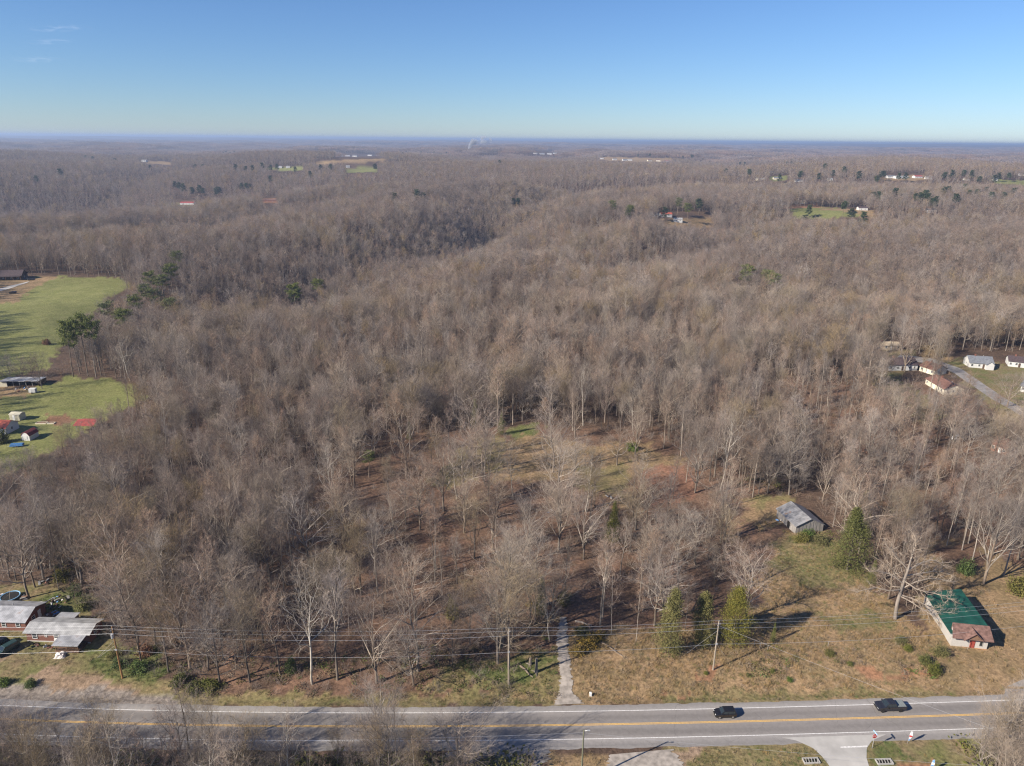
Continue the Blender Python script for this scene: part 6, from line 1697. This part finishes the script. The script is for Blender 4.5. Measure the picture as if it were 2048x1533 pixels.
park(1912, 880, 20, M_WHITECAR, 'white car parked under bare trees by the brick house', True)
park(26, 587, 15, M_DKWOOD, 'small brown car beside the farm lane', False)

# ------------------------------------------------------------------ utility poles and wires
M_POLE = mat('grey_pole_wood', (0.30, 0.255, 0.200), 0.9, 0.2, 1.0, stretch=(4, 4, 0.3))
M_POLE_B = mat('brown_pole_wood', (0.30, 0.165, 0.070), 0.9, 0.25, 0.6, stretch=(3, 3, 0.3))
M_WIRE = mat('aluminium_wire', (0.55, 0.56, 0.58), 0.4, 0.05, 1, metal=0.5)
M_GALV = mat('galvanised_steel', (0.50, 0.51, 0.52), 0.45, 0.1, 3, metal=0.4)
M_PORC = mat('insulator_porcelain', (0.42, 0.42, 0.44), 0.3, 0.05, 3)
TIPS = {}
def pole(key, bx, by, ty, m, label, transformer=False, arm=False, brace=None):
    b, h = height_at(bx, by, ty)
    t = empty('utility_pole', b, 0, 1, label, 'utility pole')
    MB().tube([(0, 0, -1.0), (0, 0, h * 0.5), (0, 0, h)], [0.19, 0.16, 0.12], 8).build('post', m, t)
    MB().tube([(0, 0, h), (0, 0, h + 0.3)], [0.05, 0.04], 6).build('insulator', M_PORC, t)
    for k, (dx, z) in enumerate(((0.25, h - 0.5), (-0.25, h - 0.9))):
        MB().tube([(0, -0.1, z), (dx, -0.3, z + 0.05), (dx, -0.3, z + 0.3)], 0.045, 6).build('insulator', M_PORC, t)
    if arm: MB().box(-1.1, -0.22, h - 0.75, 1.1, -0.12, h - 0.63).build('crossarm', M_POLE, t)
    if transformer:
        q = MB().tube([(0.0, -0.42, h - 2.4), (0, -0.42, h - 1.45)], 0.28, 12).build('transformer', M_GALV, t)
        MB().tube([(0.0, -0.42, h - 1.45), (0.0, -0.42, h - 1.2)], 0.05, 6).build('bushing', M_PORC, q)
    MB().box(-0.2, -0.24, h - 5.6, 0.2, -0.13, h - 5.2).build('cable_bracket', M_GALV, t)
    TIPS[key] = (np.array(b), h)
    return t
pole('A', 245, 1357, 1254, M_POLE_B, 'brown timber utility pole at the brick house lawn', transformer=True)
pole('B', 1017, 1370, 1258, M_POLE, 'plain pale utility pole left of the driveway')
pole('C', 1426, 1340, 1243, M_POLE, 'weathered utility pole with guy wires beside the cedars', transformer=False)
b, h = np.array([12.62, 93.96, -0.2]), 11.7
t = empty('utility_pole', b, 0, 1, 'lone dark green-grey pole on the far shoulder of the highway', 'utility pole')
MB().tube([(0, 0, -1), (0, 0, h)], [0.17, 0.12], 8).build('post', mat('green_grey_pole', (0.15, 0.15, 0.10), 0.9, 0.2, 1), t)
MB().tube([(0, 0, h - 0.25), (0.5, -0.1, h - 0.05), (0.8, -0.1, h)], 0.04, 6).build('lamp_arm', M_GALV, t)
MB().box(0.6, -0.2, h - 0.06, 1.05, 0.0, h + 0.04).build('lamp_head', M_GALV, t)
TIPS['S'] = (b, h)

def wire(p, q, sag, label, r=0.026, n=26):
    p, q = np.array(p, float), np.array(q, float)
    mid = (p + q) / 2
    s = np.linspace(0, 1, n)
    pts = p[None] * (1 - s[:, None]) + q[None] * s[:, None] - mid
    pts[:, 2] -= sag * 4 * s * (1 - s)
    v, f = tubes(pts[None], np.array([r]), np.array([r]), 4)
    o = link('power_line', np_mesh('power_line', v, f, M_WIRE), None, mid)
    return setp(o, label, 'power line', 'overhead lines strung along the highway')
def tip(k, dz, dy=0.0, dx=0.0): b, h = TIPS[k]; return b + np.array([dx, dy, h + dz])
ends = {'W': np.array([-190.0, 121, 13.2]), 'E': np.array([150.0, 136.0, 13.0])}
SPANS = (('W', 'A', 'from beyond the brick houses to the brown pole'), ('A', 'B', 'between the brown pole and the plain pale pole'), ('B', 'C', 'between the plain pale pole and the guyed pole'), ('C', 'E', 'from the guyed pole towards the green-roofed building'))
for a, b_, where in SPANS:
    for nm, dz, dy, sag, r in (('topmost bare wire', 0.25, 0.0, 1.1, 0.02), ('second wire just under the top', -0.25, -0.35, 1.2, 0.02), ('middle wire', -1.5, -0.2, 1.3, 0.024), ('low slack cable', -5.4, -0.2, 1.5, 0.024)):
        p = tip(a, dz, dy) if a in TIPS else ends[a] + [0, dy, dz]
        q = tip(b_, dz, dy) if b_ in TIPS else ends[b_] + [0, dy, dz]
        wire(p, q, sag * (np.linalg.norm(q - p) / 75) ** 1.6, nm + ' ' + where, r)
# guys and service drops
def guy(p, q, label, r=0.02): return setp(wire(p, q, 0.0, label, r, 2), label, 'guy wire', 'guy wires of the poles')
A_, B_, C_ = TIPS['A'], TIPS['B'], TIPS['C']
gA = G(195, 1316); guy(A_[0] + [0, 0, A_[1] - 3.2], gA, 'guy wire from the brown pole to the porch lawn'); guy(A_[0] + [0, 0, A_[1] - 4.4], gA + [0.2, 0.1, 0], 'lower guy wire from the brown pole to the porch lawn')
gC = G(1450, 1312); guy(C_[0] + [0, 0, C_[1] * 0.55], gC, 'short guy wire beside the guyed pole', 0.035)
gC2 = G(1372, 1308); guy(C_[0] + [0, 0, C_[1] - 2.2], gC2, 'long guy wire from the guyed pole to the cedars')
gC3 = G(1490, 1298); guy(C_[0] + [0, 0, C_[1] - 2.2], gC3, 'long guy wire from the guyed pole to the stakes')
wire(C_[0] + [0, 0, C_[1] - 1.0], (104, 84, 10.0), 0.8, 'service wire crossing the highway from the guyed pole', 0.016)
wire(tip('S', -0.6), (104, 88, 9.5), 1.0, 'service wire from the lone pole along the far shoulder', 0.016)
wire(tip('S', -0.6), (-120, 92, 10.5), 1.6, 'service wire from the lone pole over the roadside thicket', 0.016)

# ------------------------------------------------------------------ signs, flags and small things
def octagon(r): return [(r * math.cos(math.pi / 8 + k * math.pi / 4), r * math.sin(math.pi / 8 + k * math.pi / 4)) for k in range(8)]
M_SIGNRED = mat('stop_sign_red', (0.42, 0.025, 0.03), 0.5, 0.05, 3)
M_SIGNBLUE = mat('street_blade_blue', (0.30, 0.50, 0.72), 0.5, 0.05, 3)
def stop_sign():
    b = G(1744, 1497)
    t = empty('stop_sign', b, math.radians(8), 1, 'red stop sign with a pale blue street-name blade on its post', 'sign')
    H = 2.9
    MB().tube([(0, 0, -0.5), (0, 0, H + 0.9)], 0.04, 6).build('post', M_GALV, t)
    o = MB().prism([(x, z + H) for x, z in octagon(0.48)], 'y', -0.075, -0.045).build('sign_plate', M_SIGNRED, t)
    MB().prism([(x, z + H) for x, z in octagon(0.50)], 'y', -0.044, -0.04).build('sign_border', M_TRIM, o)
    cu = bpy.data.curves.new('lettering', 'FONT'); cu.body = 'STOP'; cu.size = 0.34; cu.align_x = 'CENTER'; cu.align_y = 'CENTER'; cu.extrude = 0.004
    dg = bpy.data.objects.new('lettering_source', cu); COL.objects.link(dg)
    bpy.context.view_layer.update()
    me = bpy.data.meshes.new_from_object(dg.evaluated_get(bpy.context.evaluated_depsgraph_get()))
    bpy.data.objects.remove(dg)
    me.materials.clear(); me.materials.append(M_TRIM)
    link('lettering', me, o, (0, -0.082, H), (math.pi / 2, 0, 0))
    MB().box(-0.03, -0.55, H + 0.62, 0.03, 0.55, H + 0.84).build('street_blade', M_SIGNBLUE, t)
stop_sign()
def feather_flag(px, py, H, label, cols):
    b = G(px, py)
    t = empty('feather_flag', b, math.radians(-20), 1, label, 'flag')
    pts = [(0, 0, 0), (0, 0, H * 0.7), (0.1, 0, H * 0.9), (0.35, 0, H), (0.6, 0, H * 0.98)]
    MB().tube(pts, 0.025, 5).build('pole', M_GALV, t)
    zz = np.linspace(H * 0.22, H * 0.97, 10)
    seg = len(cols)
    for k in range(seg):
        z = np.linspace(zz[0] + (zz[-1] - zz[0]) * k / seg, zz[0] + (zz[-1] - zz[0]) * (k + 1) / seg, 4)
        mb = MB()
        for i in range(3):
            def e(q): f = (q - zz[0]) / (zz[-1] - zz[0]); return 0.04 + 0.3 * max(0, f - .75), 0.16 + 0.36 * math.sin(min(1, f * 1.15) * 2.4), 0.08 * math.sin(f * 6)
            a0, b0, y0 = e(z[i]); a1, b1, y1 = e(z[i + 1])
            mb.hexa([(a0, 0, z[i]), (b0, y0, z[i]), (b0, y0 + .012, z[i]), (a0, .012, z[i])], [(a1, 0, z[i + 1]), (b1, y1, z[i + 1]), (b1, y1 + .012, z[i + 1]), (a1, .012, z[i + 1])])
        mb.build('sail', cols[k], t)
M_FW = mat('flag_white', (0.72, 0.72, 0.74), 0.7, 0.05, 3); M_FR = mat('flag_red', (0.50, 0.05, 0.05), 0.7, 0.05, 3); M_FB = mat('flag_blue', (0.16, 0.33, 0.62), 0.7, 0.05, 3)
feather_flag(1815, 1487, 2.9, 'white feather flag with red and blue bands beside the side street', (M_FB, M_FW, M_FR, M_FW, M_FW))
feather_flag(1858, 1545, 3.0, 'blue feather flag on the grass beyond the side street', (M_FB, M_FB, M_FW, M_FB))

def culvert(px, py, label, n=5, rz=0.06):
    b = G(px, py)
    t = empty('culvert_headwall', b + [0, 0, 0.05], rz, 1, label, 'culvert')
    L, W = 2.6, 0.9
    MB().box(-0.15, -0.15, -0.1, L + 0.15, 0.0, 0.28).build('kerb', M_CONC, t); MB().box(-0.15, W, -0.1, L + 0.15, W + 0.15, 0.28).build('kerb', M_CONC, t)
    MB().box(-0.15, 0.0, -0.1, 0.0, W, 0.26).build('kerb', M_CONC, t); MB().box(L, 0.0, -0.1, L + 0.15, W, 0.26).build('kerb', M_CONC, t)
    MB().box(0.0, 0.0, -0.1, L, W, 0.02).build('pit', M_DARK, t)
    for i in range(n):
        x = L * (i + 0.5) / n
        MB().hexa([(x - .06, 0.02, 0.16), (x + .06, 0.02, 0.16), (x + .3, W - .02, 0.16), (x + .18, W - .02, 0.16)], [(x - .06, 0.02, 0.24), (x + .06, 0.02, 0.24), (x + .3, W - .02, 0.24), (x + .18, W - .02, 0.24)]).build('grate_bar', M_CONC, t)
culvert(1610, 1528, 'concrete culvert headwall with grate between highway grass and side street'); culvert(1757, 1530, 'concrete culvert headwall with grate near the flags')

def log(p, q, r, label, m=None, branches=0):
    r *= 0.85
    p, q = np.array(p), np.array(q)
    t = empty('fallen_log', p, 0, 1, label, 'log')
    d = q - p
    MB().tube([(0, 0, r * 0.6), tuple(d * 0.35 + [0.1, 0.12, r * 0.7]), tuple(d * 0.7 + [-.05, -.1, r * 0.6]), tuple(d + [0, 0, r * 0.5])], [r, r * 0.9, r * 0.75, r * 0.5], 8).build('trunk', m or M_BARK, t)
    for i in range(branches):
        f = 0.35 + 0.5 * i / max(1, branches); s = 1 if i % 2 else -1
        MB().tube([tuple(d * f + [0, 0, r]), tuple(d * f + [0.4 * s, 0.8 * s, r + 0.7]), tuple(d * f + [0.7 * s, 1.5 * s, r + 1.0])], [r * 0.4, r * 0.25, 0.02], 5).build('branch', m or M_BARK, t)
log(G(1203, 1286), G(1246, 1314), 0.24, 'fallen grey log on the dry grass below the forsythia', branches=2)
log(G(1150, 1244), G(1184, 1252), 0.30, 'pale cut log lying at the wood edge above the driveway', M_BARK_P)
log(G(1040, 1333), G(1066, 1356), 0.25, 'leaning grey log on the green bank left of the driveway', branches=3)
log(G(1380, 1030), G(1420, 1038), 0.2, 'fallen branch on the leaf litter in the open woods', branches=3)
log(G(930, 1150), G(985, 1165), 0.22, 'fallen pale trunk with branches in the open woods', branches=5)
log(G(780, 1152), G(815, 1166), 0.22, 'fallen dark trunk on the leaf litter', M_BARK_D, branches=3)
def stump(px, py, h, label, M_BARK_P=M_BARK):
    b = G(px, py)
    t = empty('tree_stump', b, 0.4, 1, label, 'stump')
    MB().tube([(0, 0, -0.3), (0.05, 0, 0.2), (0.1, 0.1, h)], [0.5, 0.34, 0.24], 9).build('trunk', M_BARK_P, t)
    for a in (0.5, 2.2, 4.4): MB().tube([(0, 0, 0.15), (math.cos(a) * 0.8, math.sin(a) * 0.8, 0.02), (math.cos(a) * 1.3, math.sin(a) * 1.3, -0.1)], [0.18, 0.12, 0.04], 5).build('root', M_BARK_P, t)
stump(1072, 1345, 3.4, 'broken grey snag standing on the green bank'); stump(1060, 1330, 1.6, 'short stump on the green bank beside the snag')
for i, (px, py) in enumerate(((1508, 1292), (1519, 1298), (1535, 1301), (1655, 1294))):
    b = G(px, py)
    t = empty('stake', b, 0, 1, 'weathered wooden stake in the dry grass', 'stake', 'stakes in the dry roadside grass')
    MB().tube([(0, 0, -0.3), (0.12 * (i % 2), 0, 1.3)], [0.06, 0.05], 6).build('shaft', M_GREYWOOD, t); MB().tube([(0.12 * (i % 2), 0, 1.3), (0.12 * (i % 2), 0, 1.34)], [0.05, 0.02], 6).build('tip', M_TRIM, t)
def pedestal():
    b = G(1181, 1392)
    t = empty('utility_pedestal', b, 0, 1, 'small white utility pedestal beside the driveway mouth', 'utility box')
    MB().box(-0.22, -0.18, -0.2, 0.22, 0.18, 0.75).build('cabinet', M_TRIM, t); MB().hexa([(-.25, -.2, .75), (.25, -.2, .75), (.25, .2, .75), (-.25, .2, .75)], [(-.16, -.12, .86), (.16, -.12, .86), (.16, .12, .86), (-.16, .12, .86)]).build('lid', M_TRIM, t)
pedestal()
# yard things by the brick houses
def trampoline():
    b = G(22, 1199)
    t = empty('trampoline', b, 0, 1, 'round trampoline with light blue rim in the back yard', 'trampoline')
    R = 2.0
    ring = [(R * math.cos(a), R * math.sin(a), 0.9) for a in np.linspace(0, 2 * math.pi, 25)]
    MB().tube(ring, 0.14, 6, False).build('rim', mat('light_blue_pad', (0.22, 0.42, 0.62), 0.6, 0.08, 3), t)
    mb = MB(); mb.v = [(p[0] * 0.94, p[1] * 0.94, z) for z in (0.87, 0.89) for p in ring[:-1]]
    mb.f = [tuple(range(23, -1, -1)), tuple(range(24, 48))] + [(i, (i + 1) % 24, 24 + (i + 1) % 24, 24 + i) for i in range(24)]
    mb.build('mat', M_TYRE, t)
    for k in range(6): a = k * math.pi / 3; MB().tube([(R * math.cos(a), R * math.sin(a), 0.86), (R * 1.05 * math.cos(a), R * 1.05 * math.sin(a), -0.1)], 0.04, 5).build('leg', M_GALV, t)
trampoline()
M_JUNK = [M_TRIM, M_DKWOOD, M_GALV, M_TARP, M_TYRE, M_ROOF_G2, M_DARK, M_WOOD, M_WOOD, M_BRICK, M_GREYWOOD, M_FB]
def heap(px, py, w, n, label, seed):
    rng = np.random.default_rng(seed)
    b = G(px, py)
    t = empty('scrap_heap', b, 0, 1, label, 'scrap heap')
    for i in range(n):
        a, r_ = rng.random() * 6.28, w * math.sqrt(rng.random()) * 0.5
        s = rng.uniform(0.12, 0.5, 3) * [1.5, 0.7, 0.5]
        z = max(0.05, (1 - r_ / w) * rng.uniform(0, 0.7))
        me = MB().hexa([(-s[0], -s[1], 0), (s[0], -s[1] * .8, 0), (s[0] * .9, s[1], 0), (-s[0], s[1], 0)], [(-s[0] * .9, -s[1] * .7, s[2]), (s[0] * .8, -s[1] * .8, s[2] * .8), (s[0] * .9, s[1] * .8, s[2]), (-s[0] * .8, s[1] * .9, s[2] * 1.1)]).mesh('scrap_piece', M_JUNK[int(rng.integers(len(M_JUNK)))])
        link('scrap_piece', me, t, (r_ * math.cos(a), r_ * math.sin(a) * 0.7, z), (rng.normal(0, .3), rng.normal(0, .3), rng.random() * 6.28))
heap(112, 1206, 7.0, 26, 'heap of mixed scrap and boards in the back yard', 1); heap(104, 1232, 4.5, 12, 'scattered scrap behind the second brick house', 2)
heap(50, 1198, 2.4, 6, 'small clutter under the yard tree', 3); heap(90, 1165, 3.0, 6, 'pale clutter at the top of the back yard', 4)
heap(62, 1294, 3.0, 7, 'clutter along the brick house front wall', 5); heap(100, 1296, 3.0, 6, 'clutter below the brick house windows', 6)
heap(1565, 1045, 3.5, 9, 'old junk beside the grey shed', 7); heap(50, 779, 9.0, 16, 'farm clutter in front of the open barn', 8); heap(4, 1192, 4.0, 8, 'colourful clutter beside the trampoline', 9)
heap(1225, 996, 5.0, 8, 'pale rubble at the edge of the clearing', 10); heap(1110, 1025, 4.0, 7, 'old metal scrap in the open woods', 11); heap(1810, 1060, 5.0, 8, 'pale debris in the shade behind the massive cedar', 12)
def tarp():
    b = G(121, 1312)
    rng = np.random.default_rng(3)
    n = 7
    mb = MB()
    zs = 0.25 + 0.55 * rng.random((n, n)); zs[0, :] = zs[-1, :] = zs[:, 0] = zs[:, -1] = 0.02
    top = [(i * 0.36 - 1.1 + 0.25 * math.sin(j), j * 0.32 - 1, zs[i, j]) for i in range(n) for j in range(n)]
    mb.v = [tuple(map(float, p)) for p in top]; mb.f = [(i * n + j, (i + 1) * n + j, (i + 1) * n + j + 1, i * n + j + 1) for i in range(n - 1) for j in range(n - 1)]
    o = mb.build('tarpaulin', M_TARP, None, loc=b)
    setp(o, 'crumpled white tarpaulin on the lawn beside the porch', 'tarpaulin')
tarp()
# things on the farm lawn
def box_trailer(px, py):
    b = G(px, py)
    t = empty('box_trailer', b, 0.1, 1, 'small white box trailer on the lawn before the open barn', 'trailer')
    MB().box(0, 0, 0.45, 2.6, 1.7, 2.1).build('box', M_SIDING, t)
    for y in (-0.1, 1.8): MB().tube([(1.3, y - 0.1, 0.3), (1.3, y + 0.1, 0.3)], 0.32, 12).build('wheel', M_TYRE, t)
    MB().box(0.4, -0.03, 0.6, 1.1, -0.004, 1.9).build('door', M_TRIM, t); MB().tube([(2.6, 0.85, 0.5), (3.6, 0.85, 0.45)], 0.05, 5).build('tow_bar', M_GALV, t)
box_trailer(58, 788)
def raised_bed(px, py, L, W, label):
    b = G(px, py)
    t = empty('raised_bed', b, 0.05, 1, label, 'garden bed')
    for (x0, y0, x1, y1) in ((0, 0, L, .15), (0, W - .15, L, W), (0, .15, .15, W - .15), (L - .15, .15, L, W - .15)): MB().box(x0, y0, -0.2, x1, y1, 0.4).build('board', M_CREAM, t)
    MB().box(.15, .15, -0.2, L - .15, W - .15, 0.28).build('soil', mat('bed_soil', (0.16, 0.09, 0.055), 0.95, 0.3, 3), t)
raised_bed(70, 849, 4.0, 1.6, 'long pale-framed raised garden bed on the lawn'); raised_bed(94, 849, 2.6, 1.4, 'short pale-framed raised garden bed on the lawn')
def covered_trailer():
    b = G(19, 897)
    t = empty('covered_boat', b, 0.25, 1, 'blue tarpaulin-covered trailer near the white gambrel shed', 'trailer')
    MB().hexa([(0, 0, .5), (4.2, 0, .5), (4.2, 1.9, .5), (0, 1.9, .5)], [(.2, .2, 1.2), (4.0, .2, 1.1), (4.0, 1.7, 1.1), (.2, 1.7, 1.2)]).build('cover', mat('blue_tarp', (0.05, 0.16, 0.36), 0.6, 0.15, 2), t)
    for y in (0.1, 1.8): MB().tube([(2.2, y - .1, .3), (2.2, y + .1, .3)], .3, 12).build('wheel', M_TYRE, t)
    MB().tube([(-1.0, .95, .4), (0, .95, .5)], .05, 5).build('tow_bar', M_GALV, t)
covered_trailer()
# ------------------------------------------------------------------ smoke far away
def smoke():
    b = G(935, 304)
    rng = np.random.default_rng(12)
    s = math.hypot(b[0], b[1]) / F          # metres per pixel there
    path = [(0, 0), (3, 6), (6, 12), (11, 18), (20, 21), (32, 22), (46, 20)]
    rad = [1.0, 2.4, 4.0, 6.0, 7.0, 7.0, 4.0]
    pts = [Vector((x * s, 0, z * s)) for x, z in path]
    m, nt, bs = new_mat('smoke_plume'); nt.nodes.remove(bs)
    pv = nt.nodes.new('ShaderNodeVolumePrincipled'); pv.inputs['Color'].default_value = (0.9, 0.93, 1, 1)
    tc = nt.nodes.new('ShaderNodeTexCoord'); nz = nt.nodes.new('ShaderNodeTexNoise'); nz.inputs['Scale'].default_value = 0.022; nz.inputs['Detail'].default_value = 3
    nt.links.new(tc.outputs['Object'], nz.inputs[0])
    mr = nt.nodes.new('ShaderNodeMapRange'); mr.inputs[1].default_value = 0.42; mr.inputs[2].default_value = 0.7; mr.inputs[3].default_value = 0.0; mr.inputs[4].default_value = 0.22
    nt.links.new(nz.outputs['Fac'], mr.inputs[0]); nt.links.new(mr.outputs[0], pv.inputs['Density'])
    nt.links.new(pv.outputs[0], nt.nodes['Material Output'].inputs['Volume'])
    mb = MB().tube(pts, [r * s for r in rad], 12)
    o = mb.build('smoke', m, None, smooth=True, loc=b)
    setp(o, 'thin blue-white smoke plume rising from the far woods', None, None, 'stuff')
smoke()

# ------------------------------------------------------------------ faint ice-cloud wisps, high and far
def wisps():
    m, nt, b = new_mat('ice_cloud'); N, L = nt.nodes, nt.links
    tc = N.new('ShaderNodeTexCoord'); mp = N.new('ShaderNodeMapping'); mp.inputs['Scale'].default_value = (1.6, 0.5, 1); L.new(tc.outputs['Object'], mp.inputs[0])
    nz = N.new('ShaderNodeTexNoise'); nz.inputs['Scale'].default_value = 0.0011; nz.inputs['Detail'].default_value = 6; L.new(mp.outputs[0], nz.inputs[0])
    gr = N.new('ShaderNodeAttribute'); gr.attribute_name = 'edge'
    mr = N.new('ShaderNodeMapRange'); mr.inputs[1].default_value = 0.45; mr.inputs[2].default_value = 0.75; mr.inputs[4].default_value = 0.11; L.new(nz.outputs['Fac'], mr.inputs[0])
    mu = N.new('ShaderNodeMath'); mu.operation = 'MULTIPLY'; L.new(mr.outputs[0], mu.inputs[0]); L.new(gr.outputs['Fac'], mu.inputs[1])
    tl = N.new('ShaderNodeBsdfTranslucent'); tl.inputs[0].default_value = (0.95, 0.96, 1, 1)
    tp = N.new('ShaderNodeBsdfTransparent'); ms = N.new('ShaderNodeMixShader')
    L.new(mu.outputs[0], ms.inputs[0]); L.new(tp.outputs[0], ms.inputs[1]); L.new(tl.outputs[0], ms.inputs[2]); L.new(ms.outputs[0], N['Material Output'].inputs[0]); N.remove(b)
    for px, py, lx, ly, rz in ((72, 120, 2600, 3600, 0.25), (118, 58, 2000, 2600, 0.5), (100, 84, 1900, 1700, 0.1)):
        d = ray(px, py); t = (6000 - CAM_H) / d[2]; c = np.array([0, 0, CAM_H]) + d * t
        n = 14
        gx, gy = np.meshgrid(np.linspace(-1, 1, n), np.linspace(-1, 1, n))
        v = np.stack([gx.ravel() * lx, gy.ravel() * ly, 120 * np.sin(gx.ravel() * 2) + 60 * gy.ravel()], -1)
        i = (np.arange(n - 1)[:, None] * n + np.arange(n - 1)[None]).ravel()
        me = np_mesh('cloud_wisp', v, np.stack([i, i + 1, i + n + 1, i + n], -1), m, smooth=True)
        at = me.attributes.new('edge', 'FLOAT', 'POINT'); at.data.foreach_set('value', np.clip(1.2 - np.hypot(gx, gy).ravel() * 1.2, 0, 1).astype(np.float32))
        setp(link('cloud_wisp', me, None, c, (0, 0, rz)), 'faint white ice-cloud wisp in the blue sky', None, None, 'stuff')
wisps()
# ------------------------------------------------------------------ haze
def build_haze():
    zmin = -75.0
    m, nt, b = new_mat('haze_air')
    nt.nodes.remove(b)
    pv = nt.nodes.new('ShaderNodeVolumePrincipled')
    pv.inputs['Color'].default_value = (0.50, 0.65, 0.92, 1)
    pv.inputs['Density'].default_value = 1.05e-4
    pv.inputs['Anisotropy'].default_value = 0.2
    nt.links.new(pv.outputs[0], nt.nodes['Material Output'].inputs['Volume'])
    mb = MB().box(-125000, -1500, zmin, 125000, 47000, 135.0)
    o = mb.build('haze', m)
    return setp(o, 'thin blue haze over the distant woods', None, None, 'stuff')
build_haze()
